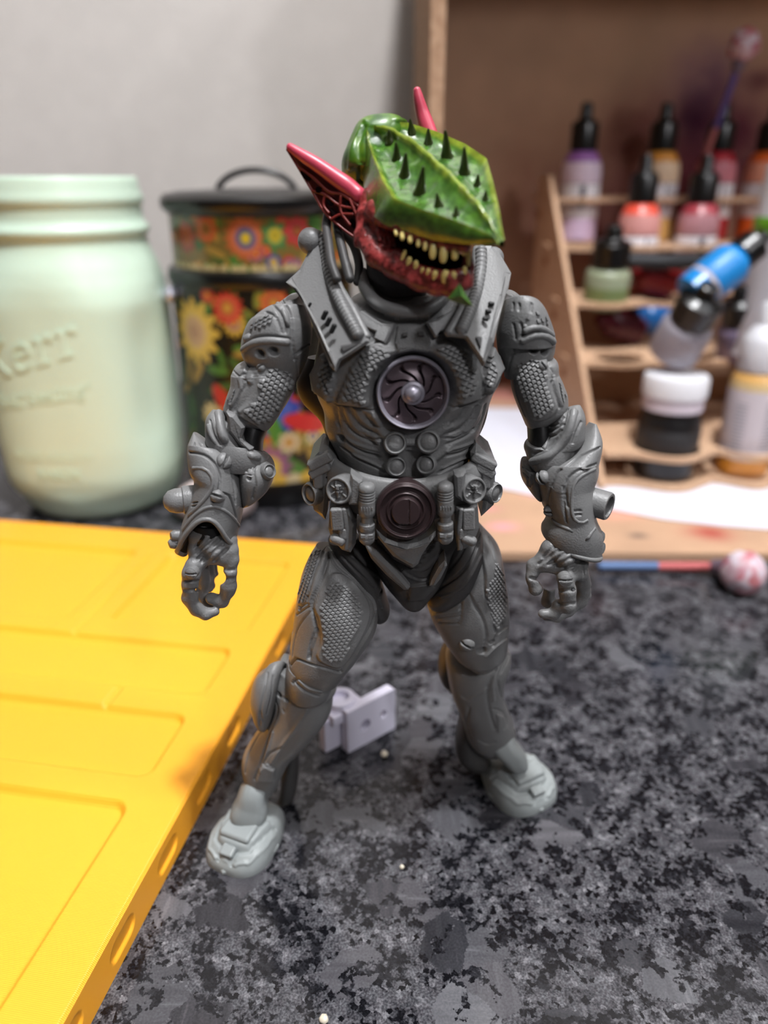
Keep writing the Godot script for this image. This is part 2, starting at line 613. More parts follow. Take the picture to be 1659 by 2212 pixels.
# ---------------------------------------------------------------- the jar
func build_jar() -> void:
	var t := thing("jar", "tall frosted pale green glass jar with embossed lettering behind the yellow tray", "jar", Vector3(-0.1605, 0, -0.2475))
	var prof := [[0.0, 0.001], [34, 0.0], [38, 1.2], [42, 6], [45, 14], [46.6, 24], [47, 40], [46.8, 70], [46.6, 95], [46.4, 112], [45.6, 120], [43.6, 127.5], [41.0, 133.5], [39.6, 137.5],
		[39.4, 141], [40.9, 142.2], [41.3, 144], [40.8, 145.6], [38.9, 147.5], [38.6, 150], [38.6, 155], [39.6, 156.2], [39.9, 158.2], [39.2, 160.2], [38.4, 162.5], [38.0, 166.5], [37.2, 168], [35.6, 168], [35.0, 166], [35.0, 150], [43.0, 110], [43.4, 20], [0.0, 6]]
	# rounded-square section lower down, with a hollow grip on the side towards the tin
	var pts := PackedVector3Array()
	var uvs := PackedVector2Array()
	var segs := 160
	var rows := []
	for k in prof.size() - 1:
		var p0 := Vector2(prof[k][0], prof[k][1])
		var p1 := Vector2(prof[k + 1][0], prof[k + 1][1])
		var c := maxi(1, int(p0.distance_to(p1) / 2.2)) if k < 28 else 1
		for q in c: rows.append(p0.lerp(p1, float(q) / c))
	rows.append(Vector2(0.0, 6))
	for r in rows:
		for i in segs + 1:
			var an := TAU * i / segs
			var mix := smooth(4, 20, r.y) * (1.0 - smooth(108, 136, r.y))
			var ex := 2.0 + 0.55 * mix
			var k := 1.0 / pow(pow(absf(cos(an)), ex) + pow(absf(sin(an)), ex), 1.0 / ex)
			var rad: float = r.x * lerpf(1.0, k * 0.985, mix)
			var d := wrapf(an - deg_to_rad(58), -PI, PI)
			rad -= 3.4 * exp(-pow(d / 0.26, 2)) * exp(-pow((r.y - 72.0) / 34.0, 4))
			pts.append(Vector3(sin(an) * rad, r.y, cos(an) * rad) * 0.001)
			uvs.append(Vector2(float(i) / segs, r.y / 168.0))
	var m := MB.new()
	m.add(pts, grid_index(segs + 1, rows.size()), uvs, Vector3.ZERO, segs + 1)
	part(t, "glass_body", m, mats.jar)
	# embossed lettering
	var words := [["Kerr", 0.020, 0.091, 0.0, "Droid Serif", 17.0], ["\"Self Sealing\"", 0.0070, 0.0690, 0.003, "Droid Serif", 9.0], ["WIDE MOUTH", 0.0054, 0.0390, 0.004, "Droid Sans", 0.0], ["MASON", 0.0054, 0.0295, 0.006, "Droid Sans", 0.0]]
	for w in words:
		var f := SystemFont.new()
		f.font_names = PackedStringArray([w[4]])
		f.font_italic = w[5] > 0
		var tm := TextMesh.new()
		tm.text = w[0]
		tm.font = f
		tm.font_size = 48
		tm.pixel_size = w[1] / 40.0
		tm.depth = 0.0014
		var arr := tm.get_mesh_arrays()
		var vv: PackedVector3Array = arr[Mesh.ARRAY_VERTEX]
		var nn: PackedVector3Array = arr[Mesh.ARRAY_NORMAL]
		for k in vv.size():
			var q := vv[k]
			var y: float = w[2] + q.y + q.x * tan(deg_to_rad(w[5]))
			var an: float = (q.x + w[3]) / 0.047 - 0.22
			var ex := 2.55
			var mx := 1.0 - smooth(0.108, 0.136, y)
			var pr := lerpf(0.04655, 0.0410, smooth(0.108, 0.1345, y))
			var rr2 := pr * lerpf(1.0, 0.985, mx) * lerpf(1.0, 1.0, mx) / pow(pow(absf(cos(an)), ex) + pow(absf(sin(an)), ex), mx / ex)
			var rad := rr2 + q.z
			vv[k] = Vector3(sin(an) * rad, y, cos(an) * rad)
			nn[k] = nn[k].rotated(Vector3.UP, an)
		arr[Mesh.ARRAY_VERTEX] = vv
		arr[Mesh.ARRAY_NORMAL] = nn
		arr[Mesh.ARRAY_TANGENT] = null
		var am := ArrayMesh.new()
		am.add_surface_from_arrays(Mesh.PRIMITIVE_TRIANGLES, arr)
		am.surface_set_material(0, mats.jar)
		var o := MeshInstance3D.new()
		o.name = numbered("lettering", t)
		o.mesh = am
		t.add_child(o, true)
# ---------------------------------------------------------------- painting flat print
func dab(im: Image, cx: float, cy: float, r: float, col: Color, petals := 0, depth := 0.3, soft := 1.2, sx := 1.0, turn := 0.0) -> void:
	col = col.lerp(Color(0.55, 0.5, 0.4), 0.24)
	for y in range(maxi(0, int(cy - r - 2)), mini(im.get_height(), int(cy + r + 3))):
		for x in range(int(cx - r - 2), int(cx + r + 3)):
			var d := Vector2(x - cx, y - cy).rotated(turn)
			d.x *= sx
			var lim := r
			if petals > 0: lim = r * (1.0 - depth * (0.5 - 0.5 * cos(petals * d.angle())))
			var k := clampf((lim - d.length()) / soft + 0.5, 0.0, 1.0) * col.a
			if k > 0:
				var xx := posmod(x, im.get_width())
				im.set_pixel(xx, y, im.get_pixel(xx, y).lerp(Color(col, 1.0), k))

func flower(im: Image, x: float, y: float, r: float, c1: Color, c2: Color, c3: Color, petals: int) -> void:
	dab(im, x, y, r, c1, petals, 0.28)
	dab(im, x, y, r * 0.66, c1.lightened(0.15), petals, 0.2)
	dab(im, x, y, r * 0.48, c2, petals, 0.12)
	dab(im, x, y, r * 0.22, c3)

func folk_print(w: int, h: int, sd: int, band: bool) -> ImageTexture:
	var im := Image.create(w, h, false, Image.FORMAT_RGB8)
	im.fill(Color(0.09, 0.085, 0.06) if not band else Color(0.42, 0.36, 0.18))
	var rng := RandomNumberGenerator.new()
	rng.seed = sd
	var reds := [Color(0.72, 0.12, 0.08), Color(0.80, 0.30, 0.08), Color(0.13, 0.2, 0.55), Color(0.78, 0.62, 0.16), Color(0.5, 0.28, 0.42), Color(0.82, 0.74, 0.5)]
	for k in (230 if not band else 90):     # leaves
		dab(im, rng.randf() * w, rng.randf() * h, rng.randf_range(14, 30), [Color(0.1, 0.3, 0.1), Color(0.2, 0.42, 0.12), Color(0.45, 0.46, 0.12), Color(0.58, 0.46, 0.16)][rng.randi() % 4], 0, 0, 1.5, rng.randf_range(2.0, 3.5), rng.randf() * TAU)
	for k in (60 if not band else 46):
		var r := rng.randf_range(12, 30) if not band else rng.randf_range(8, 17)
		flower(im, rng.randf() * w, rng.randf() * h, r, reds[rng.randi() % 6], reds[rng.randi() % 6], Color(0.85, 0.7, 0.2), 8 + rng.randi() % 6)
	return ImageTexture.create_from_image(im)

func build_canister() -> void:
	var t := thing("tin_canister", "two-tier black tin painted with folk flowers, with a lid and bail handle", "tin canister", Vector3(-0.0665, 0, -0.273))
	var low := folk_print(1024, 340, 4, false)
	var im := low.get_image()
	flower(im, 400, 74, 58, Color(0.86, 0.72, 0.25), Color(0.80, 0.66, 0.5), Color(0.7, 0.55, 0.45), 12)
	flower(im, 474, 30, 30, Color(0.78, 0.16, 0.1), Color(0.7, 0.35, 0.12), Color(0.8, 0.6, 0.2), 14)
	flower(im, 552, 22, 26, Color(0.75, 0.3, 0.08), Color(0.6, 0.2, 0.08), Color(0.8, 0.6, 0.2), 9)
	dab(im, 455, 190, 36, Color(0.75, 0.1, 0.1), 0, 0, 2, 2.4, 0.6)
	flower(im, 540, 200, 50, Color(0.10, 0.2, 0.62), Color(0.16, 0.3, 0.72), Color(0.75, 0.7, 0.6), 7)
	dab(im, 545, 245, 62, Color(0.16, 0.45, 0.12), 0, 0, 2, 4.5, 0.35)
	dab(im, 600, 230, 44, Color(0.75, 0.08, 0.1), 0, 0, 2, 2.6, 1.3)
	flower(im, 530, 305, 44, Color(0.5, 0.25, 0.42), Color(0.82, 0.66, 0.25), Color(0.85, 0.75, 0.4), 12)
	flower(im, 566, 262, 22, Color(0.82, 0.72, 0.55), Color(0.7, 0.5, 0.3), Color(0.8, 0.6, 0.2), 8)
	for k in 40:
		dab(im, k * 26.0, 334, 15, Color(0.84, 0.66, 0.22) if k % 2 else Color(0.8, 0.72, 0.55))
	low = ImageTexture.create_from_image(im)
	im = folk_print(1024, 96, 9, true).get_image()
	flower(im, 512, 40, 38, Color(0.72, 0.3, 0.14), Color(0.2, 0.26, 0.5), Color(0.8, 0.66, 0.12), 16)
	dab(im, 512, 40, 9, Color(0.82, 0.7, 0.1))
	flower(im, 390, 40, 30, Color(0.55, 0.16, 0.1), Color(0.7, 0.3, 0.1), Color(0.5, 0.2, 0.1), 9)
	flower(im, 440, 26, 24, Color(0.75, 0.28, 0.1), Color(0.6, 0.4, 0.15), Color(0.5, 0.3, 0.1), 9)
	flower(im, 562, 36, 26, Color(0.15, 0.4, 0.16), Color(0.75, 0.66, 0.12), Color(0.6, 0.55, 0.1), 7)
	flower(im, 602, 30, 28, Color(0.65, 0.08, 0.1), Color(0.55, 0.1, 0.1), Color(0.5, 0.3, 0.1), 8)
	for k in 60: dab(im, k * 18.0 + (k * 7) % 5, 90, 8, Color(0.80, 0.72, 0.5))
	var high := ImageTexture.create_from_image(im)
	var pm := func(tex: Texture2D) -> StandardMaterial3D:
		var m := plain(Color(0.95, 0.95, 0.95), 0.22, 0.5)
		m.albedo_texture = tex
		m.uv1_offset = Vector3(0.5, 0, 0)
		return m
	var m := MB.new()
	lathe(m, [[0, 0.0005], [0.046, 0.0005], [0.0485, 0.0008], [0.0493, 0.003], [0.0493, 0.0135], [0.0488, 0.015]])
	part(t, "base_band", m, mats.black)
	m = MB.new()
	lathe(m, [[0.0487, 0.0145], [0.0487, 0.1175]], Transform3D(), 64)
	part(t, "lower_tier", m, pm.call(low))
	m = MB.new()
	lathe(m, [[0.0487, 0.1165], [0.0498, 0.118], [0.0498, 0.1215], [0.0490, 0.124], [0.0465, 0.1255], [0.0, 0.1255]])
	part(t, "middle_band", m, mats.black)
	m = MB.new()
	lathe(m, [[0.0462, 0.1245], [0.0462, 0.1525]], Transform3D(), 64)
	part(t, "upper_tier", m, pm.call(high))
	m = MB.new()
	lathe(m, [[0.0462, 0.150], [0.0490, 0.1525], [0.0500, 0.1545], [0.0500, 0.1575], [0.0475, 0.1600], [0.040, 0.1612], [0.015, 0.1625], [0, 0.1626]])
	part(t, "lid", m, mats.black)
	m = MB.new()
	var pts := []
	for k in 17:
		var a := PI * k / 16.0
		pts.append(Vector3(-cos(a) * 0.021, 0.1585 + 0.0125 * sin(a), 0.002))
	tube(m, pts, [0.0016], 8)
	part(t, "handle", m, mats.black)
	m = MB.new()
	var steel := plain(Color(0.8, 0.8, 0.85), 0.2, 0.5, 0.8)
	lathe(m, [[0, -0.0045], [0.003, -0.0035], [0.0045, 0], [0.003, 0.0035], [0, 0.0045]], Transform3D(Basis(), Vector3(-0.0445, 0.112, 0.026)), 16)
	part(t, "side_knob", m, steel, "small bright metal knob")

# ---------------------------------------------------------------- the cardboard box
func stained(base: Color, w: float, h: float, blobs: Array, px := 512, seed_ := 2) -> StandardMaterial3D:
	var f := FastNoiseLite.new()
	f.seed = seed_
	f.frequency = 0.012
	f.fractal_octaves = 4
	var hh := int(px * h / w)
	var nz: PackedByteArray = f.get_image(px, hh).get_data()
	var im := Image.create(px, hh, false, Image.FORMAT_RGB8)
	for y in hh:
		for x in px:
			var c := base * (0.93 + 0.12 * nz[y * px + x] / 255.0)
			for b in blobs:
				var d := Vector2((x + 0.5) / px * w - b[0], (y + 0.5) / hh * h - b[1])
				if absf(d.x) < b[2] * 2.2 and absf(d.y) < b[2] * 2.2 * b[5]:
					d.y /= b[5]
					var k: float = exp(-pow(d.length() / b[2], 2) * 1.4) * b[4] * (0.7 + 0.6 * nz[((y * 3) % hh) * px + (x * 3) % px] / 255.0)
					c = c.lerp(b[3], clampf(k, 0, 1))
			im.set_pixel(x, y, c)
	var m := plain(Color.WHITE, 0.85, 0.25)
	m.albedo_texture = ImageTexture.create_from_image(im)
	return m

func panel_quad(m: MB, o: Vector3, u: Vector3, v: Vector3, thick: Vector3) -> void:
	# a board with its print on the face away from «thick»: uv runs 0..1 along u and v on both faces
	for k in 2:
		var q := o + thick * k
		var out := -thick if k == 0 else thick
		m.add(PackedVector3Array([q, q + u, q + u + v, q + v]), PackedInt32Array([0, 1, 2, 0, 2, 3]), PackedVector2Array([Vector2(0, 1), Vector2(1, 1), Vector2(1, 0), Vector2(0, 0)]), out)
	var c := [o, o + u, o + u + v, o + v]
	var mid := o + u / 2 + v / 2 + thick / 2
	for k in 4:
		var a: Vector3 = c[k]
		var b: Vector3 = c[(k + 1) % 4]
		m.add(PackedVector3Array([a, b, b + thick, a + thick]), PackedInt32Array([0, 1, 2, 0, 2, 3]), PackedVector2Array([Vector2(0.01, 0.01), Vector2(0.02, 0.01), Vector2(0.02, 0.02), Vector2(0.01, 0.02)]), (a + b + thick) / 2 - mid)

func build_box() -> void:
	var t := thing("cardboard_box", "open brown cardboard box with purple overspray, sheltering the bottle rack", "box", Vector3(0.03, 0, -0.49))
	var W := 0.40
	var Hh := 0.40
	var D := 0.235
	var card := Color(0.69, 0.56, 0.46)
	var bl := []
	for b in [[1520, 185, 0.030, Color(0.33, 0.22, 0.36), 0.55, 1.0], [1500, 275, 0.022, Color(0.14, 0.06, 0.16), 0.75, 1.0], [1580, 320, 0.045, Color(0.28, 0.09, 0.17), 0.7, 1.0], [1480, 420, 0.05, Color(0.30, 0.08, 0.16), 0.7, 0.8],
		[1640, 180, 0.015, Color(0.25, 0.1, 0.15), 0.5, 0.6], [1380, 300, 0.035, Color(0.32, 0.13, 0.14), 0.5, 1.0], [1340, 290, 0.014, Color(0.22, 0.09, 0.06), 0.4, 1.2], [1300, 480, 0.06, Color(0.36, 0.16, 0.2), 0.5, 0.8],
		[1120, 820, 0.06, Color(0.50, 0.24, 0.25), 0.5, 0.5], [1150, 420, 0.05, Color(0.42, 0.25, 0.2), 0.35, 1.2]]:
		var p := at(b[0], b[1], -0.49)
		bl.append([p.x - 0.03, Hh - p.y, b[2], b[3], b[4], b[5]])
	var m := MB.new()
	panel_quad(m, Vector3(0, 0.002, 0), Vector3(W, 0, 0), Vector3(0, Hh, 0), Vector3(0, 0, -0.004))
	part(t, "back_panel", m, stained(card, W, Hh, bl, 400))
	m = MB.new()
	panel_quad(m, Vector3(0, Hh, -0.004), Vector3(W, 0, 0), Vector3(0, 0, D), Vector3(0, 0.005, 0))
	part(t, "top_panel", m, mats.card)
	m = MB.new()
	panel_quad(m, Vector3(-0.008, 0.002, -0.004), Vector3(0, 0, D), Vector3(0, Hh, 0), Vector3(0.007, 0, 0))
	part(t, "left_panel", m, mats.card)
	m = MB.new()
	panel_quad(m, Vector3(W, 0.002, -0.004), Vector3(0, 0, D), Vector3(0, Hh, 0), Vector3(0.007, 0, 0))
	part(t, "right_panel", m, mats.card)
	# floor and the front flap that lies flat towards the viewer
	bl = []
	for b in [[1084, 1138, 0.009, Color(0.95, 0.62, 0.68), 0.8, 0.7], [1154, 1068, 0.008, Color(0.95, 0.65, 0.68), 0.6, 0.6], [1330, 1106, 0.014, Color(0.98, 0.62, 0.55), 0.8, 0.7], [1530, 1150, 0.012, Color(0.62, 0.2, 0.18), 0.6, 0.8], [1376, 1157, 0.005, Color(0.28, 0.25, 0.25), 0.7, 0.6],
		[1110, 850, 0.05, Color(0.75, 0.45, 0.45), 0.6, 0.6], [1200, 1140, 0.004, Color(0.3, 0.2, 0.2), 0.4, 1.0], [1640, 1128, 0.01, Color(0.9, 0.7, 0.6), 0.5, 1.0], [1050, 1100, 0.008, Color(0.9, 0.55, 0.6), 0.5, 0.6]]:
		var p := on(b[0], b[1], 0.004)
		bl.append([p.x - 0.03 + 0.04, p.z + 0.49, b[2], b[3], b[4], b[5]])
	m = MB.new()
	panel_quad(m, Vector3(-0.04, 0.0045, 0.326), Vector3(W + 0.04, 0, 0.004), Vector3(0, 0, -0.326), Vector3(0, -0.004, 0))
	part(t, "floor_flap", m, stained(card * 1.08, W + 0.04, 0.326, bl, 480, 7))
	var p := thing("paper_sheet", "white paper sheet lying on the cardboard under the bottle rack", "paper")
	m = MB.new()
	var edge := [[985, 880], [990, 1035], [1137, 1066], [1303, 1096], [1430, 1121], [1560, 1136], [1700, 1146], [1900, 1150], [1850, 900]]
	var poly := PackedVector2Array()
	for q in edge:
		var w := on(q[0], q[1], 0.005)
		poly.append(Vector2(w.x, -w.z))
	prism(m, poly, 0.0048, 0.0053, 0.0, Transform3D(Basis(Vector3(1, 0, 0), Vector3(0, 0, -1), Vector3(0, 1, 0)), Vector3.ZERO))
	part(p, "sheet", m, mats.paper)

# ---------------------------------------------------------------- rack and bottles
var rack_x: Transform3D

func ring_cell(m: MB, u0: float, u1: float, cu: float, F: float, depth: float, r: float, top: float, th: float, bulge := 5.5) -> void:
	# one bay of a shelf: a round hole, a bulging front edge; millimetres, w runs backwards
	var k := 48
	var inn := []
	var out := []
	var cw := F + depth / 2.0
	for i in k:
		var a := TAU * i / k
		var d := Vector2(cos(a), sin(a))
		inn.append(Vector2(cu, cw) + d * r)
		var tx := 1e9
		if d.x > 1e-6: tx = (u1 - cu) / d.x
		elif d.x < -1e-6: tx = (u0 - cu) / d.x
		var ty := 1e9
		if absf(d.y) > 1e-6: ty = (depth / 2.0) / absf(d.y)
		var q := Vector2(cu, cw) + d * minf(tx, ty)
		if q.y < cw:
			var lim := F + bulge * (0.5 - 0.5 * cos(TAU * clampf((q.x - cu) / (u1 - u0), -0.5, 0.5)))
			q.y = maxf(q.y, lim)
		out.append(q)
	var P := func(q: Vector2, v: float) -> Vector3: return Vector3(q.x, v, -q.y) * 0.001
	var s := PackedVector3Array()
	var bev := 0.5
	for i in k:
		var j := (i + 1) % k
		for L in [[top, bev], [top - th, -bev]]:
			s.append_array([P.call(inn[i], L[0]), P.call(out[i], L[0]), P.call(out[j], L[0]), P.call(inn[i], L[0]), P.call(out[j], L[0]), P.call(inn[j], L[0])])
		s.append_array([P.call(out[i], top), P.call(out[i], top - th), P.call(out[j], top - th), P.call(out[i], top), P.call(out[j], top - th), P.call(out[j], top)])
		s.append_array([P.call(inn[i], top), P.call(inn[j], top - th), P.call(inn[i], top - th), P.call(inn[i], top), P.call(inn[j], top), P.call(inn[j], top - th)])
	# normals face by face, decided by which way is away from the board
	for f in range(0, s.size(), 3):
		var nn := (s[f + 1] - s[f]).cross(s[f + 2] - s[f])
		var mid := (s[f] + s[f + 1] + s[f + 2]) / 3.0
		var want := Vector3.UP * signf(mid.y - (top - th / 2.0) * 0.001)
		if absf(nn.normalized().y) < 0.5:
			var q := Vector2(mid.x * 1000.0 - cu, -mid.z * 1000.0 - cw)
			var o := Vector3(q.x, 0, -q.y)
			want = -o if q.length() < r + 0.05 else o
		m.add(s.slice(f, f + 3), PackedInt32Array([0, 1, 2]), PackedVector2Array(), want)

func build_rack() -> void:
	var t := thing("bottle_rack", "stepped wooden rack with scalloped shelves for paint bottles", "rack", Vector3(0.125, 0.0055, -0.241))
	t.rotation_degrees.y = 5.0
	rack_x = Transform3D(Basis(Vector3.UP, deg_to_rad(5.0)), t.position)
	var tiers := [[149.7, 140.0, [21.0, 74.8, 114.6, 154.0], 15.0], [121.3, 113.0, [16.0, 54.5, 94.7, 134.0], 15.0], [90.0, 84.0, [26.0, 66.0, 106.0, 146.0], 15.0], [59.0, 54.0, [28.0, 73.0, 116.0, 152.0], 15.0], [20.0, -8.0, [39.2, 86.7, 134.0], 18.8]]
	for T in tiers:
		var m := MB.new()
		var c: Array = T[2]
		for k in c.size():
			var u0: float = 0.0 if k == 0 else (c[k - 1] + c[k]) / 2.0
			var u1: float = 175.0 if k == c.size() - 1 else (c[k] + c[k + 1]) / 2.0
			ring_cell(m, u0, u1, c[k], T[1], T[3] * 2.0 + 7.0, T[3], T[0], 3.0, 13.0 if T[0] < 30.0 else 5.5)
		slab_box(m, Vector3(0, T[0] - 3.0, -(T[1] + T[3] * 2 + 7.0 + 24.0)) * 0.001, Vector3(175, T[0], -(T[1] + T[3] * 2 + 7.0)) * 0.001)
		part(t, "shelf", m, mats.mdf)
	var m := MB.new()
	var c := [39.2, 86.7, 134.0]
	for k in 3:
		ring_cell(m, 0.0 if k == 0 else (c[k - 1] + c[k]) / 2.0, 175.0 if k == 2 else (c[k] + c[k + 1]) / 2.0, c[k], -9.0, 46.0, 0.4, 3.2, 3.2, 13.0)
	slab_box(m, Vector3(0, 0, -170) * 0.001, Vector3(175, 3.2, -37) * 0.001)
	part(t, "base_board", m, mats.mdf)
	# side panels, profile in the plane of depth and height
	var prof := PackedVector2Array([Vector2(0, 0), Vector2(0, 4), Vector2(151, 163), Vector2(172, 163), Vector2(172, 0)])
	for q in prof.size(): prof[q] *= 0.001
	for u in [-3.2, 175.0]:
		m = MB.new()
		prism(m, prof, 0.0, 0.0032, 0.0003, Transform3D(Basis(Vector3(0, 0, -1), Vector3(0, 1, 0), Vector3(1, 0, 0)), Vector3(u * 0.001, 0, 0)))
		part(t, "side_panel", m, mats.mdf)
	for T in tiers:
		m = MB.new()
		slab_box(m, Vector3(-4.6, T[0] - 3.0, -(T[1] + 34.0)) * 0.001, Vector3(-2.0, T[0], -(T[1] + 22.0)) * 0.001)
		part(t, "tab", m, mats.mdf)
		m = MB.new()
		slab_box(m, Vector3(-3.5, T[0] - 14.0, -(T[1] + 33.0)) * 0.001, Vector3(-2.0, T[0] - 9.0, -(T[1] + 24.0)) * 0.001)
		part(t, "slot", m, mats.mdf_edge)
	m = MB.new()
	slab_box(m, Vector3(0, 3.2, -171.5) * 0.001, Vector3(175, 30, -168.5) * 0.001)
	part(t, "back_rail", m, mats.mdf)
	# dropper bottles: shelf, cell centre u, centre depth w, standing height, colours of paint and shoulder, label
	var B := [
		[21.0, 158.0, 121.5, Color(0.80, 0.70, 0.80), Color(0.56, 0.36, 0.62), "pale lilac paint bottle with black cap, alone at the left end of the top shelf", 1],
		[74.8, 158.0, 121.5, Color(0.88, 0.70, 0.42), Color(0.78, 0.52, 0.2), "yellow ochre paint bottle with black cap on the top shelf", 2],
		[114.6, 158.0, 121.5, Color(0.62, 0.09, 0.14), Color(0.62, 0.10, 0.16), "crimson paint bottle with black cap on the top shelf", 2],
		[150.0, 158.0, 121.5, Color(0.88, 0.40, 0.16), Color(0.85, 0.38, 0.14), "orange paint bottle cut by the photo's edge on the top shelf", 2],
		[54.5, 130.5, 90.2, Color(0.82, 0.36, 0.28), Color(0.84, 0.30, 0.22), "bright red-orange paint bottle with black cap on the second shelf", 2],
		[94.7, 130.5, 90.2, Color(0.56, 0.22, 0.24), Color(0.58, 0.2, 0.24), "dusky rose paint bottle with black cap on the second shelf", 1]]
	for b in B:
		dropper_bottle(rack_x * (Vector3(b[0], b[2], -b[1]) * 0.001), Basis(), b[3], b[4], b[5], b[6], 0.0130, 0.085)
	dropper_bottle(rack_x * (Vector3(25.5, 85.5, -101.0) * 0.001), Basis(Vector3(1, 0, 0), 0.12), Color(0.42, 0.48, 0.31), Color(0.62, 0.66, 0.55), "clear bottle of olive green paint with large black cap on the third shelf", 0, 0.0140, 0.050, 1.22)
	# leaning ones: foot and top given in the picture, each at its own depth
	lean(at(1490, 640, -0.258), at(1655, 508, -0.268), Color(0.10, 0.50, 0.78), Color(0.12, 0.46, 0.72), "bottle with bright blue band lying tilted across the third shelf", 3, 0.0110, 1.15)
	lean(at(1452, 765, -0.268), at(1535, 615, -0.246), Color(0.60, 0.58, 0.62), Color(0.66, 0.64, 0.68), "clear empty paint bottle leaning out of the fourth shelf with black cap", 0, 0.0138, 1.25)
	lean(at(1590, 770, -0.318), at(1600, 620, -0.305), Color(0.55, 0.5, 0.6), Color(0.5, 0.45, 0.55), "black-capped bottle behind the white dropper bottle on the fourth shelf", 0, 0.0120, 1.15)
	# small bottles lying under the upper shelves, of which only glimpses show
	for g in [[1338, 700, -0.352, Color(0.30, 0.04, 0.14), "maroon bottle lying in the dark under the third shelf"], [1412, 688, -0.358, Color(0.1, 0.35, 0.6), "small blue bottle lying in the dark under the third shelf"], [1405, 600, -0.36, Color(0.45, 0.06, 0.08), "dark red bottle glimpsed beside the olive green bottle"]]:
		var gb := thing("paint_bottle", g[4], "bottle", at(g[0], g[1], g[2]), "bottles lying under the shelves")
		m = MB.new()
		lathe(m, [[0, -0.016], [0.009, -0.016], [0.0105, -0.0145], [0.0105, 0.006], [0.008, 0.011], [0.004, 0.013], [0.004, 0.017], [0, 0.017]], Transform3D(Basis(Vector3(0.3, 0, 1).normalized(), 1.3)), 20)
		part(gb, "body", m, plain(g[3], 0.3))
	# pigment jar in the bottom ring
	var o := rack_x * (Vector3(39.2, 3.3, -14.3) * 0.001)
	var j := thing("pigment_jar", "squat jar of black pigment with a wide white lid in the bottom ring", "jar", o)
	m = MB.new()
	lathe(m, [[0, 0], [0.015, 0], [0.0168, 0.0011], [0.0172, 0.0044], [0.0172, 0.0308], [0.0165, 0.0341], [0.0155, 0.0369], [0.0155, 0.0407], [0, 0.0407]])
	part(j, "body", m, plain(Color(0.085, 0.08, 0.085), 0.3))
	m = MB.new()
	lathe(m, [[0.01725, 0.0132], [0.0174, 0.0134], [0.0174, 0.0286], [0.01725, 0.0288]], Transform3D(), 40)
	part(j, "label", m, plain(Color(0.13, 0.125, 0.13), 0.5))
	m = MB.new()
	lathe(m, [[0.0158, 0.0396], [0.0165, 0.0398], [0.0165, 0.0468], [0.0160, 0.0471]])
	part(j, "neck_band", m, plain(Color(0.78, 0.74, 0.78), 0.4))
	m = MB.new()
	lathe(m, [[0.0160, 0.0468], [0.0174, 0.0473], [0.0176, 0.0490], [0.0176, 0.0566], [0.0168, 0.0583], [0.012, 0.0591], [0, 0.0592]])
	part(j, "lid", m, mats.white_plastic)
	# tall white-capped dropper bottle beside it
	o = rack_x * (Vector3(86.7, 3.3, -14.3) * 0.001)
	j = thing("dropper_bottle", "tall clear dropper bottle with white cap and ochre paint at its foot", "bottle", o)
	m = MB.new()
	lathe(m, [[0, 0], [0.0125, 0], [0.0142, 0.0015], [0.0142, 0.010]])
	part(j, "paint", m, plain(Color(0.74, 0.48, 0.16), 0.3))
	m = MB.new()
	lathe(m, [[0.0142, 0.010], [0.0143, 0.0102], [0.0143, 0.052], [0.0138, 0.0545]])
	part(j, "body", m, plain(Color(0.80, 0.70, 0.52), 0.3))
	m = MB.new()
	var lab := plain(Color.WHITE, 0.5)
	lab.albedo_texture = label_print(4)
	lathe(m, [[0.01445, 0.011], [0.0145, 0.0113], [0.0145, 0.050], [0.01445, 0.0503]], Transform3D(Basis(Vector3.UP, PI), Vector3.ZERO))
	part(j, "label", m, lab)
	m = MB.new()
	lathe(m, [[0.0138, 0.054], [0.0125, 0.058], [0.0105, 0.060], [0.0098, 0.062]])
	part(j, "shoulder", m, plain(Color(0.80, 0.62, 0.36), 0.3))
	m = MB.new()
	lathe(m, [[0.0116, 0.060], [0.0120, 0.0605], [0.0120, 0.076], [0.0112, 0.0785], [0.0078, 0.083], [0.0058, 0.085], [0.0054, 0.095], [0.0045, 0.0965], [0, 0.0968]])
	part(j, "cap", m, mats.white_plastic)
	# large white squeeze bottle at the edge of the picture
	var a := rack_x * (Vector3(118, 62.5, -55) * 0.001)
	var b := a + Vector3(0.004, 0.112, -0.002)
	j = thing("squeeze_bottle", "large white squeeze bottle with green stripe leaning at the end of the rack", "bottle", a)
	var bs := aim(b - a)
	var L := a.distance_to(b)
	m = MB.new()
	lathe(m, [[0, 0], [0.026, 0], [0.0255, 0.002], [0.0258, 0.006], [0.0258, L * 0.60]], Transform3D(bs, Vector3.ZERO))
	part(j, "body", m, plain(Color(0.78, 0.77, 0.80), 0.4))
	m = MB.new()
	lathe(m, [[0.0258, L * 0.60], [0.0262, L * 0.605], [0.0262, L * 0.69], [0.0258, L * 0.695]], Transform3D(bs, Vector3.ZERO))
	part(j, "green_stripe", m, plain(Color(0.36, 0.58, 0.12), 0.4), "green stripe")
	m = MB.new()
	lathe(m, [[0.0258, L * 0.695], [0.0255, L * 0.80], [0.025, L * 0.93], [0.014, L], [0, L]], Transform3D(bs, Vector3.ZERO))
	part(j, "shoulder", m, plain(Color(0.86, 0.88, 0.92), 0.4))
	# dark rod on the shelf
	var rod := thing("steel_rod", "dark grey rod lying along the third shelf below the second", "rod")
	m = MB.new()
	tube(m, [at(1350, 562, -0.342), at(1440, 566, -0.345), at(1600, 560, -0.35), at(1700, 556, -0.354)], [0.0048, 0.0050, 0.0046, 0.0046], 16)
	part(rod, "shaft", m, plain(Color(0.11, 0.115, 0.13), 0.45))
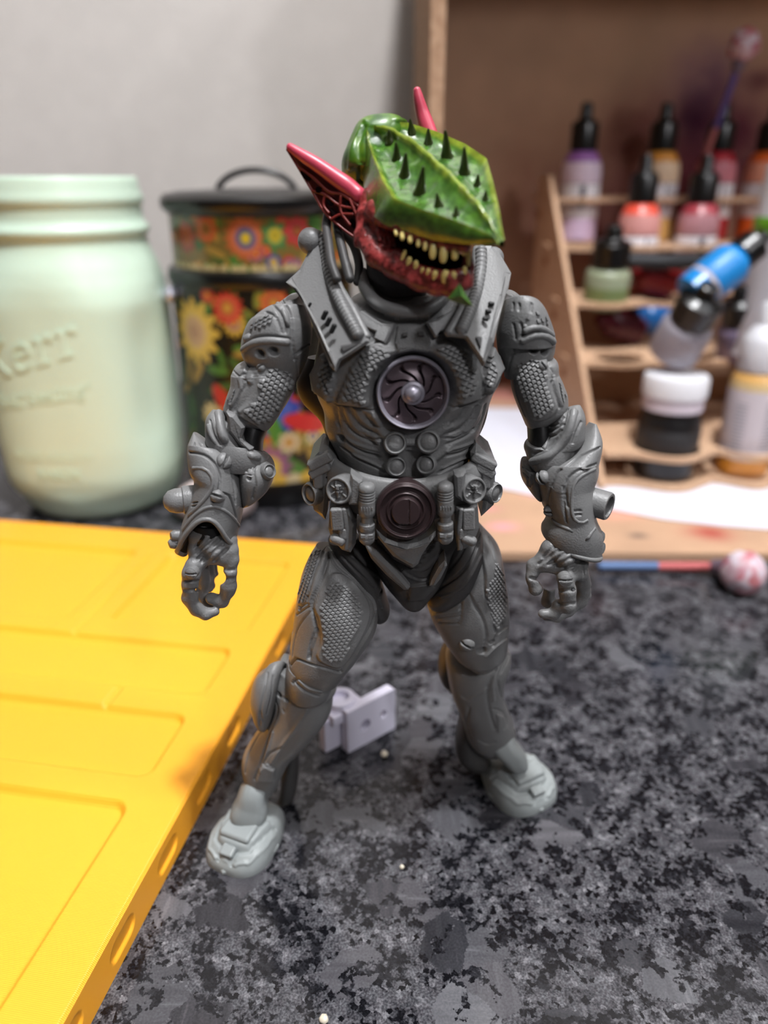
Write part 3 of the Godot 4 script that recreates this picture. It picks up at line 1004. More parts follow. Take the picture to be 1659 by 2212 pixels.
	# the ball-ended stick in the rack
	painted_stick(at(1503, 395, -0.40), at(1592, 150, -0.392), at(1607, 98, -0.392), 0.0096, "lilac painted stick with pale pink ball end, standing in the top shelf", Color(0.33, 0.26, 0.5), Color(0.62, 0.36, 0.36))
	painted_stick(on(1298, 1222, 0.003), on(1545, 1224, 0.004), on(1606, 1236, 0.0095) + Vector3(0, 0, 0), 0.0095, "pink and blue stick with white ball end, lying on the granite before the box", Color(0.72, 0.36, 0.36), Color(0.35, 0.45, 0.62))

func aim(d: Vector3) -> Basis:      # a basis whose y axis points along d
	var y := d.normalized()
	var x := y.cross(Vector3(0, 0, 1)).normalized()
	return Basis(x, y, x.cross(y))

func label_print(kind: int) -> ImageTexture:
	var im := Image.create(256, 96, false, Image.FORMAT_RGB8)
	im.fill(Color(0.88, 0.86, 0.88))
	if kind == 4: im.fill(Color(0.76, 0.72, 0.74))
	if kind == 3: im.fill(Color(0.74, 0.70, 0.72))
	var ink := Color(0.16, 0.16, 0.22)
	if kind in [1, 2]:
		im.fill_rect(Rect2i(0, 0, 256, 4), ink)
		for s in [96, 224]:
			if kind == 1: im.fill_rect(Rect2i(s + 24, 8, 12, 60), ink)
			else: im.fill_rect(Rect2i(s + 36, 8, 4, 70), ink)
			for k in 8:
				im.fill_rect(Rect2i(s + 2, 14 + k * 9, 18, 2), ink.lightened(0.45))
				im.fill_rect(Rect2i(s + 46, 14 + k * 9, 20, 2), ink.lightened(0.4))
	if kind == 4:
		for k in 14:
			im.fill_rect(Rect2i(84, 18 + k * 5, 20, 2), ink.lightened(0.4))
			im.fill_rect(Rect2i(132, 14 + k * 5, 34, 2), ink.lightened(0.35))
	return ImageTexture.create_from_image(im)

func dropper_bottle(p: Vector3, bs: Basis, paint: Color, shoulder: Color, label: String, kind: int, R: float, H: float, capk := 1.0) -> void:
	var t := thing("paint_bottle", label, "bottle", p, "dropper bottles in the rack")
	var x := Transform3D(bs, Vector3.ZERO)
	var lo := 0.006 if kind == 0 else (0.38 * H if kind == 3 else 0.30 * H)
	var bh := H * (0.52 if kind == 0 else 0.66)
	var m := MB.new()
	lathe(m, [[0, 0], [R * 0.85, 0], [R, R * 0.12], [R, bh * 0.78], [R * 0.93, bh * 0.88], [R * 0.72, bh * 0.97], [R * 0.5, bh], [R * 0.5, bh + 0.002], [0, bh + 0.002]], x, 40)
	var pm := plain(shoulder if kind == 0 else paint, 0.28)
	if kind == 0:
		var fill := MB.new()
		lathe(fill, [[R * 1.002, bh * 0.08], [R * 1.006, bh * 0.10], [R * 1.006, bh * 0.52], [R * 1.002, bh * 0.54]], x, 40)
		part(t, "paint", fill, plain(paint, 0.3))
		pm.transparency = BaseMaterial3D.TRANSPARENCY_ALPHA
		pm.albedo_color.a = 0.75
		pm.roughness = 0.3
	part(t, "body", m, pm)
	if kind > 0:
		m = MB.new()
		var lab := plain(Color.WHITE, 0.5)
		lab.albedo_texture = label_print(kind)
		lab.uv1_offset = Vector3(0.5, 0, 0)
		lathe(m, [[R * 1.01, bh * 0.27], [R * 1.016, bh * 0.275], [R * 1.016, bh * 0.66], [R * 1.01, bh * 0.665]], x, 40)
		part(t, "label", m, lab)
		if kind == 3:
			m = MB.new()
			lathe(m, [[R * 1.018, bh * 0.34], [R * 1.026, bh * 0.35], [R * 1.026, bh * 0.80], [R * 0.98, bh * 0.86]], x, 40)
			part(t, "blue_band", m, plain(paint, 0.4))
		else:
			m = MB.new()
			lathe(m, [[R * 1.012, bh * 0.655], [R * 1.02, bh * 0.66], [R * 1.02, bh * 0.79], [R * 0.96, bh * 0.885]], x, 40)
			part(t, "colour_band", m, plain(paint.lerp(Color(0.88, 0.84, 0.88), 0.5), 0.35))
			m = MB.new()
			lathe(m, [[R * 0.965, bh * 0.875], [R * 0.75, bh * 0.975], [R * 0.52, bh + 0.001]], x, 40)
			part(t, "shoulder", m, plain(shoulder, 0.35))
	m = MB.new()
	var c := R * 0.68 * capk
	var ch := H - bh
	lathe(m, [[c * 0.9, bh], [c, bh + 0.0006], [c, bh + ch * 0.56], [c * 0.92, bh + ch * 0.60], [c * 0.55, bh + ch * 0.66], [c * 0.48, bh + ch * 0.70], [c * 0.42, bh + ch * 0.95], [c * 0.30, bh + ch], [0, bh + ch]], x, 28)
	part(t, "cap", m, mats.black)

func lean(a: Vector3, b: Vector3, paint: Color, shoulder: Color, label: String, kind: int, R: float, capk: float) -> void:
	dropper_bottle(a, aim(b - a), paint, shoulder, label, kind, R, a.distance_to(b), capk)

func painted_stick(a: Vector3, b: Vector3, c: Vector3, r: float, label: String, c1: Color, c2: Color) -> void:
	var t := thing("painted_stick", label, "stick")
	var m := MB.new()
	tube(m, [a.lerp(b, 0.5), b], [0.0020, 0.0022], 12)
	part(t, "shaft", m, plain(c1, 0.6))
	m = MB.new()
	tube(m, [a, a.lerp(b, 0.25), a.lerp(b, 0.5)], [0.0020, 0.0020, 0.0020], 12)
	part(t, "painted_end", m, plain(c2, 0.6))
	m = MB.new()
	tube(m, [b, b.lerp(c, 0.5)], [0.0035, 0.0048], 12)
	part(t, "collar", m, plain(Color(0.42, 0.36, 0.42), 0.5))
	var f := FastNoiseLite.new()
	f.seed = 4
	f.frequency = 160.0
	m = MB.new()
	var pts := PackedVector3Array()
	for j in 17:
		for i in 25:
			var d := Vector3(0, 1, 0).rotated(Vector3(1, 0, 0), PI * j / 16.0).rotated(Vector3(0, 1, 0), TAU * (i % 24) / 24.0)
			pts.append(c + d * r * (1.0 + 0.16 * f.get_noise_3dv(d * 0.01)))
	m.add(pts, grid_index(25, 17), PackedVector2Array(), Vector3.ZERO, 25)
	var bm := plain(Color(0.95, 0.95, 0.95), 0.7)
	bm.albedo_texture = noise_tex(0.012, [Color(0.65, 0.2, 0.28), Color(0.86, 0.82, 0.86), Color(0.84, 0.78, 0.82), Color(0.75, 0.4, 0.42)], [0.3, 0.42, 0.62, 0.75], 256, FastNoiseLite.TYPE_SIMPLEX_SMOOTH, 2, 14)
	tri_scale(bm, 22.0)
	part(t, "ball", m, bm)

# ---------------------------------------------------------------- things on the worktop
func build_small_things() -> void:
	# printed bracket between the feet
	var p0 := on(766, 1640, 0.0)
	var p1 := on(868, 1584, 0.0)
	var u := (p1 - p0).normalized()
	var L := p0.distance_to(p1)
	var hgt := at(752, 1553, p0.z).y
	var back := Vector3.UP.cross(u).normalized()
	if back.z > 0: back = -back
	var t := thing("bracket", "small pale lilac plastic bracket with two holes behind the figure's legs", "bracket", p0)
	var lil := plain(Color(0.80, 0.785, 0.85), 0.45)
	var m := MB.new()
	var out := [Vector2(0, 0), Vector2(L, 0), Vector2(L, hgt * 0.98), Vector2(L - 0.001, hgt * 1.02), Vector2(0, hgt)]
	# plate with two real holes: fan strips round each
	var holes := [[Vector2(L * 0.36, hgt * 0.48), 0.0021], [Vector2(L * 0.74, hgt * 0.52), 0.0015]]
	var csg := CSGCombiner3D.new()
	var plate := CSGPolygon3D.new()
	plate.polygon = PackedVector2Array(out)
	plate.depth = 0.0034
	csg.add_child(plate)
	for h in holes:
		var c := CSGCylinder3D.new()
		c.radius = h[1]
		c.height = 0.02
		c.sides = 24
		c.rotation_degrees.x = 90
		c.position = Vector3(h[0].x, h[0].y, 0)
		c.operation = CSGShape3D.OPERATION_SUBTRACTION
		csg.add_child(c)
	csg.name = "face_plate"
	csg.transform = Transform3D(Basis(u, Vector3.UP, u.cross(Vector3.UP)), back * 0.0034)
	csg.material_override = lil
	t.add_child(csg)
	m = MB.new()
	var wb := Basis(u, Vector3.UP, u.cross(Vector3.UP))
	rbox(m, Vector3(0.015, hgt * 0.80, 0.0035), 0.0005, Transform3D(wb, u * L * 0.10 + back * 0.0095 + Vector3(0, hgt * 0.40, 0)))
	rbox(m, Vector3(0.013, 0.0035, 0.010), 0.0005, Transform3D(wb, u * L * 0.14 + back * 0.0105 + Vector3(0, hgt * 0.80, 0)))
	part(t, "wing", m, lil)
	m = MB.new()
	lathe(m, [[0.0045, 0], [0.0050, 0.0003], [0.0050, 0.0026], [0.0045, 0.0030], [0.0030, 0.0030], [0.0028, 0.0012], [0, 0.0012]], Transform3D(wb, u * L * 0.12 + back * 0.0105 + Vector3(0, hgt * 0.80 + 0.0015, 0)))
	part(t, "boss", m, lil)
	# pale lump behind the tray
	t = thing("plaster_lump", "pinkish white rounded plaster lump between the jar and the tin", "lump", on(448, 1150, 0.0) + Vector3(0, 0, -0.02))
	m = MB.new()
	var f := FastNoiseLite.new()
	f.seed = 3
	f.frequency = 1.2
	var pts := PackedVector3Array()
	for j in 21:
		for i in 37:
			var d := Vector3(0, 1, 0).rotated(Vector3(1, 0, 0), PI * j / 20.0).rotated(Vector3(0, 1, 0), TAU * (i % 36) / 36.0)
			var r := 1.0 + 0.13 * f.get_noise_3dv(d)
			var q := Vector3(d.x * 0.0225, d.y * 0.011 + 0.009, d.z * 0.016) * r
			q.y = maxf(q.y, 0.0)
			pts.append(q)
	m.add(pts, grid_index(37, 21), PackedVector2Array(), Vector3.ZERO, 37)
	part(t, "body", m, plain(Color(0.80, 0.73, 0.72), 0.7))
	for s in [[830, 1634, 0.0011, "tiny white bead lying on the granite below the bracket"], [868, 1876, 0.0006, "tiny cream crumb on the granite right of the near foot"], [700, 2207, 0.0010, "pale crumb on the granite at the bottom edge"]]:
		t = thing("crumb", s[3], "crumb", on(s[0], s[1], 0.0))
		m = MB.new()
		pts = PackedVector3Array()
		f.seed += 1
		for j in 9:
			for i in 13:
				var d := Vector3(0, 1, 0).rotated(Vector3(1, 0, 0), PI * j / 8.0).rotated(Vector3(0, 1, 0), TAU * (i % 12) / 12.0)
				pts.append((d * (1.0 + 0.4 * f.get_noise_3dv(d)) + Vector3(0, 0.9, 0)) * s[2])
		m.add(pts, grid_index(13, 9), PackedVector2Array(), Vector3.ZERO, 13)
		part(t, "body", m, plain(Color(0.88, 0.84, 0.76), 0.5))
# ---------------------------------------------------------------- sculpting tools for the figure
# Outlines were read off enlarged crops of the photo: each crop has an origin and a scale; everything is then
# put at its own depth and carved as geometry.
const CROP := {"H": [580.0, 170.0, 3.0722], "T": [580.0, 620.0, 2.765], "L": [360.0, 620.0, 2.9882], "R": [1040.0, 620.0, 2.99], "Q": [1040.0, 760.0, 4.0967], "G": [420.0, 1120.0, 2.8354], "K": [780.0, 1120.0, 3.2523], "P": [0.0, 0.0, 1.0]}

func cp(c: String, x: float, y: float) -> Vector2:
	var k: Array = CROP[c]
	return Vector2(k[0] + x / k[2], k[1] + y / k[2])

func cz(c: String, x: float, y: float, z: float) -> Vector3:      # z in millimetres in front of the figure's upright plane
	if c == "H": z *= 0.76
	var q := cp(c, x, y)
	return at(q.x, q.y, z * 0.001)

func unit(c: String, z: float) -> float:      # metres per crop unit at depth z mm, near the middle of the picture
	if c == "H": return (EYE.z - z * 0.00076) / 1.03 / FOCAL / CROP[c][2]
	return (EYE.z - z * 0.001) / 0.93 / FOCAL / CROP[c][2]

func project(p: Vector3) -> Vector2:
	var d := p - EYE
	var w := d.dot(fwd)
	return Vector2(829.5 + FOCAL * d.x / w, 1106.0 - FOCAL * d.dot(upv) / w)

func cat(a: Variant, b: Variant, c: Variant, d: Variant, t: float) -> Variant:
	return (b * 2.0 + (c - a) * t + (a * 2.0 - b * 5.0 + c * 4.0 - d) * t * t + (b * 3.0 - a - c * 3.0 + d) * t * t * t) * 0.5

class Form:
	var p: PackedVector3Array
	var n: PackedVector3Array
	var nu: int
	var nv: int
	var cells := {}
	var pix: PackedVector2Array

func loft(c: String, st: Array, nv := 90, nu := 72) -> Form:
	nv = int(nv * 1.25)
	nu = int(nu * 1.4)
	# st: [left x, left y, right x, right y, depth mm, half thickness in front mm, behind mm, squareness]
	var f := Form.new()
	f.nu = nu
	f.nv = nv
	var Ls := []
	var Rs := []
	var As := []
	for s in st:
		Ls.append(cz(c, s[0], s[1], s[4]))
		Rs.append(cz(c, s[2], s[3], s[4]))
		As.append(Vector3(s[5], s[6], s[7] if s.size() > 7 else 2.2))
	var n := st.size()
	var ring_l := []
	var ring_r := []
	var ring_a := []
	for j in nv:
		var t := float(j) / (nv - 1) * (n - 1)
		var k := mini(int(t), n - 2)
		var q := t - k
		var k0 := maxi(k - 1, 0)
		var k3 := mini(k + 2, n - 1)
		ring_l.append(cat(Ls[k0], Ls[k], Ls[k + 1], Ls[k3], q))
		ring_r.append(cat(Rs[k0], Rs[k], Rs[k + 1], Rs[k3], q))
		ring_a.append(cat(As[k0], As[k], As[k + 1], As[k3], q))
	f.p = PackedVector3Array()
	for j in nv:
		var l: Vector3 = ring_l[j]
		var r: Vector3 = ring_r[j]
		var mid := (l + r) / 2.0
		var j0 := maxi(j - 3, 0)
		var j1 := mini(j + 3, nv - 1)
		var ax: Vector3 = (ring_l[j1] + ring_r[j1]) - (ring_l[j0] + ring_r[j0])
		var a := (r - l) / 2.0
		var b := a.cross(ax).normalized()
		if b.dot(EYE - mid) < 0: b = -b
		var e: float = 2.0 / maxf(1.6, ring_a[j].z)
		for i in nu:
			# more columns on the side that shows
			var s := float(i) / nu
			var ph := TAU * s
			ph = ph - 0.32 * cos(ph) - 0.0
			var co := cos(ph)
			var si := sin(ph)
			var th: float = ring_a[j].x if si > 0 else ring_a[j].y
			f.p.append(mid + a * signf(co) * pow(absf(co), e) + b * signf(si) * pow(absf(si), e) * th * 0.001)
	normals(f)
	return f

func normals(f: Form) -> void:
	f.n = PackedVector3Array()
	f.n.resize(f.p.size())
	var mid := Vector3.ZERO
	for q in f.p: mid += q
	mid /= f.p.size()
	var vol := 0.0
	for j in f.nv:
		var j0 := maxi(j - 1, 0) * f.nu
		var j1 := mini(j + 1, f.nv - 1) * f.nu
		for i in f.nu:
			var u := f.p[j * f.nu + (i + 1) % f.nu] - f.p[j * f.nu + (i + f.nu - 1) % f.nu]
			var v := f.p[j1 + i] - f.p[j0 + i]
			var m := u.cross(v)
			vol += m.dot(f.p[j * f.nu + i] - mid)
			f.n[j * f.nu + i] = m.normalized()
	if vol < 0:
		for k in f.n.size(): f.n[k] = -f.n[k]
	f.pix = PackedVector2Array()
	f.pix.resize(f.p.size())
	f.cells = {}
	for k in f.p.size():
		if f.n[k].dot(EYE - f.p[k]) < 0: continue
		var q := project(f.p[k])
		f.pix[k] = q
		var key := Vector2i(int(q.x / 8.0), int(q.y / 8.0))
		if f.cells.has(key): f.cells[key].append(k)
		else: f.cells[key] = [k]

func snap(f: Form, q: Vector2) -> Array:      # [point, normal] of the surface where the eye meets it
	var key := Vector2i(int(q.x / 8.0), int(q.y / 8.0))
	var best := -1
	var bd := 1e9
	for ring in 12:
		for dx in range(-ring, ring + 1):
			for dy in range(-ring, ring + 1):
				if maxi(absi(dx), absi(dy)) != ring: continue
				var kk := key + Vector2i(dx, dy)
				if not f.cells.has(kk): continue
				for k in f.cells[kk]:
					var d: float = f.pix[k].distance_squared_to(q)
					if d < bd:
						bd = d
						best = k
		if best >= 0 and ring >= 1: break
	if best < 0: return [at(q.x, q.y, 0), Vector3(0, 0, 1)]
	var d := ray(q.x, q.y)
	var den := d.dot(f.n[best])
	var p := f.p[best]
	if absf(den) > 0.15 and bd < 900.0:
		p = EYE + d * ((f.p[best] - EYE).dot(f.n[best]) / den)
		if p.distance_to(f.p[best]) > 0.002: p = f.p[best]
	return [p, f.n[best]]

func trace(f: Form, c: String, xy: Array, closed := false, curved := true) -> PackedVector3Array:
	var pts := []
	for k in range(0, xy.size(), 2): pts.append(cp(c, xy[k], xy[k + 1]))
	var n := pts.size()
	var out := PackedVector3Array()
	for k in (n if closed else n - 1):
		var a: Vector2 = pts[(k + n - 1) % n] if closed or k > 0 else pts[0]
		var b: Vector2 = pts[k]
		var d: Vector2 = pts[(k + 1) % n]
		var e: Vector2 = pts[(k + 2) % n] if closed or k < n - 2 else pts[n - 1]
		var m := maxi(1, int(b.distance_to(d) / 9.0))
		for s in m:
			var t := float(s) / m
			var q: Vector2 = cat(a, b, d, e, t) if curved else b.lerp(d, t)
			out.append(snap(f, q)[0])
	if not closed: out.append(snap(f, pts[n - 1])[0])
	return out

# a carving: kind (line, area, dot, dome), points, width mm, height mm
func line(f: Form, c: String, xy: Array, w: float, h: float, curved := true, closed := false) -> Array:
	return ["line", trace(f, c, xy, closed, curved), w * 0.001, h * 0.001]

func area(f: Form, c: String, xy: Array, w: float, h: float, curved := false) -> Array:
	return ["area", trace(f, c, xy, true, curved), w * 0.001, h * 0.001]

func dot(f: Form, c: String, x: float, y: float, r: float, h: float, w := 0.4) -> Array:
	var s: Array = snap(f, cp(c, x, y))
	return ["dot", PackedVector3Array([s[0]]), w * 0.001, h * 0.001, r * 0.001]

func mirror(xy: Array, about: float) -> Array:
	var o := []
	for k in range(0, xy.size(), 2):
		o.append(about - xy[k])
		o.append(xy[k + 1])
	return o

func carve(f: Form, cuts: Array, gain := 1.0) -> void:
	var disp := PackedFloat32Array()
	disp.resize(f.p.size())
	for q in cuts:
		var pts: PackedVector3Array = q[1]
		var w: float = q[2]
		var kind: String = q[0]
		var h: float = q[3] * 1.2 * gain
		if kind == "area": w *= 0.7
		elif kind == "line" and w < 0.00036: pass
		elif kind == "line" and h < 0:
			w *= 0.58
			h *= 0.72
		elif kind == "line":
			w *= 0.72
			h *= 0.62
		var box := AABB(pts[0], Vector3.ZERO)
		for s in pts: box = box.expand(s)
		var m := pts.size()
		var reach: float = w if kind != "dot" else q[4] + w
		box = box.grow(reach)
		var flat := PackedVector2Array()
		if kind == "area":
			for s in pts: flat.append(Vector2(s.x, s.y))
			box = AABB(box.position - Vector3(0, 0, 0.02), box.size + Vector3(0, 0, 0.04))
		for k in f.p.size():
			var v := f.p[k]
			if not box.has_point(v): continue
			if kind == "dot":
				var d := v.distance_to(pts[0])
				if d < q[4] + w: disp[k] += h * (1.0 - smooth(q[4] - w * 0.5, q[4] + w * 0.5, d))
				continue
			var best := 1e9
			for s in (m if kind == "area" else m - 1):
				var a := pts[s]
				var ab := pts[(s + 1) % m] - a
				var t := clampf((v - a).dot(ab) / maxf(1e-12, ab.length_squared()), 0.0, 1.0)
				best = minf(best, (a + ab * t).distance_squared_to(v))
			best = sqrt(best)
			if kind == "line":
				if best < w: disp[k] += h * (1.0 - smooth(0.15 * w, w, best))
			else:
				if f.n[k].z < 0.0: continue
				var sd := best if Geometry2D.is_point_in_polygon(Vector2(v.x, v.y), flat) else -best
				if sd > -w * 0.5: disp[k] += h * smooth(-w * 0.5, w * 0.5, sd)
	for pass_ in 1:      # a light blur takes the stair-steps out of cuts that run across the grid
		var old := disp.duplicate()
		for j in range(1, f.nv - 1):
			for i in f.nu:
				var k := j * f.nu + i
				disp[k] = 0.5 * old[k] + 0.125 * (old[k - f.nu] + old[k + f.nu] + old[j * f.nu + (i + 1) % f.nu] + old[j * f.nu + (i + f.nu - 1) % f.nu])
	for k in f.p.size(): f.p[k] += f.n[k] * disp[k]
	normals(f)

func arch(f: Form, from: float, amount: float) -> void:
	# draws the front of a sleeve's end upwards, so that its rim makes an arch
	var old := f.p.duplicate()
	for j in f.nv:
		var t := float(j) / (f.nv - 1)
		if t <= from: continue
		for i in f.nu:
			var s := float(i) / f.nu
			var si := sin(TAU * s - 0.32 * cos(TAU * s))
			var tt := (from + (t - from) * (1.0 - amount * pow(maxf(0.0, si), 1.3) / (1.0 - from))) * (f.nv - 1)
			var k := mini(int(tt), f.nv - 2)
			f.p[j * f.nu + i] = old[k * f.nu + i].lerp(old[(k + 1) * f.nu + i], tt - k)
	normals(f)

func bore(f: Form, deep: float) -> MB:      # the hollow inside a sleeve's open end
	var m := MB.new()
	var e := (f.nv - 1) * f.nu
	var c := Vector3.ZERO
	var up := Vector3.ZERO
	for i in f.nu:
		c += f.p[e + i] / f.nu
		up += f.p[int(f.nv * 0.6) * f.nu + i] / f.nu
	var p := PackedVector3Array()
	for s in [[1.0, 0.0], [0.86, 0.02], [0.78, 0.25], [0.72, 0.7], [0.3, 1.0], [0.01, 1.0]]:
		for i in f.nu: p.append(f.p[e + i].lerp(c, 1.0 - s[0]) + (up - c).normalized() * deep * s[1])
	m.add(p, grid_index(f.nu, 6, true), PackedVector2Array(), c - up)
	return m

func skin(f: Form, m := MB.new(), open_end := false) -> MB:      # the carved surface closed at both ends
	var p := f.p.duplicate()
	var ii := grid_index(f.nu, f.nv, true)
	m.add(p, ii)
	for e in ([0] if open_end else [0, f.nv - 1]):
		var c := Vector3.ZERO
		var s := PackedVector3Array()
		for i in f.nu: c += f.p[e * f.nu + i]
		c /= f.nu
		var inner: int = f.nu * (1 if e == 0 else f.nv - 2)
		var out := c - f.p[inner]
		for i in f.nu: s.append_array([c, f.p[e * f.nu + i], f.p[e * f.nu + (i + 1) % f.nu]])
		var c2 := Vector3.ZERO
		for i in f.nu: c2 += f.p[inner + i]
		m.flat(s, c - c2 / f.nu)
	return m

func scales(f: Form, c: String, xy: Array, sx: float, sy: float, h: float, turn := 0.0, m := MB.new()) -> MB:
	# rows of overlapping little scales inside an outline; sx, sy in crop units, h in mm
	var poly := PackedVector2Array()
	for k in range(0, xy.size(), 2): poly.append(cp(c, xy[k], xy[k + 1]))
	var mid := Vector2.ZERO
	for q in poly: mid += q
	mid /= poly.size()
	var rad := 0.0
	for q in poly: rad = maxf(rad, q.distance_to(mid))
	var ax := Vector2(cos(turn), sin(turn))
	var ay := Vector2(-sin(turn), cos(turn))
	var k: float = CROP[c][2]
	var dx := sx / k
	var dy := sy / k
	var n := int(rad / dx) + 2
	var r := int(rad / dy) + 2
	for j in range(-r, r + 1):
		for i in range(-n, n + 1):
			var q := mid + ax * (i + (0.5 if j % 2 else 0.0)) * dx + ay * j * dy
			if not Geometry2D.is_point_in_polygon(q, poly): continue
			var s: Array = snap(f, q)
			var per: float = (s[0] - EYE).dot(fwd) / FOCAL
			var N: Vector3 = s[1]
			var X := (Vector3(ax.x, -ax.y, 0))
			X = (X - N * X.dot(N)).normalized()
			var Y := N.cross(X)
			var o: Vector3 = s[0]
			var w := dx * per * 1.02
			var hh := dy * per * 1.25
			var z := N * h * 0.00125
			var A := o - X * w * 0.5 + Y * hh * 0.45
			var B := o + X * w * 0.5 + Y * hh * 0.45
			var C := o + X * w * 0.48 - Y * hh * 0.05 + z * 0.7
			var D := o - Y * hh * 0.55 + z
			var E := o - X * w * 0.48 - Y * hh * 0.05 + z * 0.7
			var M := o + Y * hh * 0.1 + z * 0.85
			var C0 := C - z * 0.95
			var D0 := D - z * 1.25 + Y * hh * 0.06
			var E0 := E - z * 0.95
			var t := PackedVector3Array([M, A, B, M, B, C, M, C, D, M, D, E, M, E, A, D, C, C0, D, C0, D0, E, D, D0, E, D0, E0])
			for g in range(0, t.size(), 3):
				var nn := (t[g + 1] - t[g]).cross(t[g + 2] - t[g])
				m.add(t.slice(g, g + 3), PackedInt32Array([0, 1, 2]), PackedVector2Array(), N - Y * 0.6)
	return m

# a round raised piece: height profile over the unit disc
func medallion(m: MB, o: Vector3, N: Vector3, r: float, height: Callable, skirt: float, nu := 48, nr := 14, roll := 0.0) -> void:
	var up := Vector3.UP if absf(N.y) < 0.95 else Vector3(0, 0, -1)
	var X := up.cross(N).normalized()
	var Y := N.cross(X)
	X = X.rotated(N, roll)
	Y = Y.rotated(N, roll)
	var p := PackedVector3Array()
	for i in nu: p.append(o + (X * cos(TAU * i / nu) + Y * sin(TAU * i / nu)) * r - N * skirt)
	for j in nr + 1:
		var q := pow(1.0 - float(j) / nr, 0.85)
		for i in nu:
			var a := TAU * i / nu
			p.append(o + (X * cos(a) + Y * sin(a)) * r * q + N * height.call(cos(a) * q, sin(a) * q))
	m.add(p, grid_index(nu, p.size() / nu, true), PackedVector2Array(), N)

func screw_top(h: float, slot: float, lip := 0.0) -> Callable:
	return func(x: float, y: float) -> float:
		var r := Vector2(x, y).length()
		var z := h * sqrt(maxf(0.0, 1.0 - r * r * 0.92))
		if lip > 0 and r > 0.80: z = maxf(z, lip)
		return z - h * 0.6 * (1.0 - smooth(slot * 0.7, slot * 1.3, absf(y)))

func button_top(h: float) -> Callable:
	return func(x: float, y: float) -> float:
		var r := Vector2(x, y).length()
		var z := h * (1.0 - smooth(0.86, 1.0, r) * 0.6)
		z -= h * 0.55 * smooth(0.80, 0.72, r)
		if r < 0.66: z += h * 0.55 * sqrt(maxf(0.0, 1.0 - pow(r / 0.66, 2)))
		return z

func slab(m: MB, front: PackedVector3Array, back: Vector3, bevel: float) -> void:
	# a plate whose front outline has its own depth at every corner; edges chamfered
	var flat := PackedVector2Array()
	for q in front: flat.append(Vector2(q.x, q.y))
	var tri := Geometry2D.triangulate_polygon(flat)
	if tri.is_empty(): return
	var n := front.size()
	var mid := Vector3.ZERO
	for q in front: mid += q
	mid /= n
	var ins := inset(flat, bevel)
	var inner := PackedVector3Array()
	for k in n: inner.append(Vector3(ins[k].x, ins[k].y, front[k].z) - back.normalized() * bevel * 0.8)
	var area_n := Vector3.ZERO
	for k in n: area_n += (front[k] - mid).cross(front[(k + 1) % n] - mid)
	if area_n.dot(-back) < 0: area_n = -area_n
	m.add(inner, tri, PackedVector2Array(), -back)
	for k in n:
		var k2 := (k + 1) % n
		var e := front[k2] - front[k]
		var out := e.cross(back)
		if out.dot((front[k] + front[k2]) / 2.0 - mid) < 0: pass
		var q := flat[k].lerp(flat[k2], 0.5) + Vector2(out.x, out.y).normalized() * 0.00005
		if Geometry2D.is_point_in_polygon(q, flat): out = -out
		m.flat(PackedVector3Array([inner[k], inner[k2], front[k2], inner[k], front[k2], front[k]]), out.normalized() - back.normalized())
		m.flat(PackedVector3Array([front[k], front[k2], front[k2] + back, front[k], front[k2] + back, front[k] + back]), out)

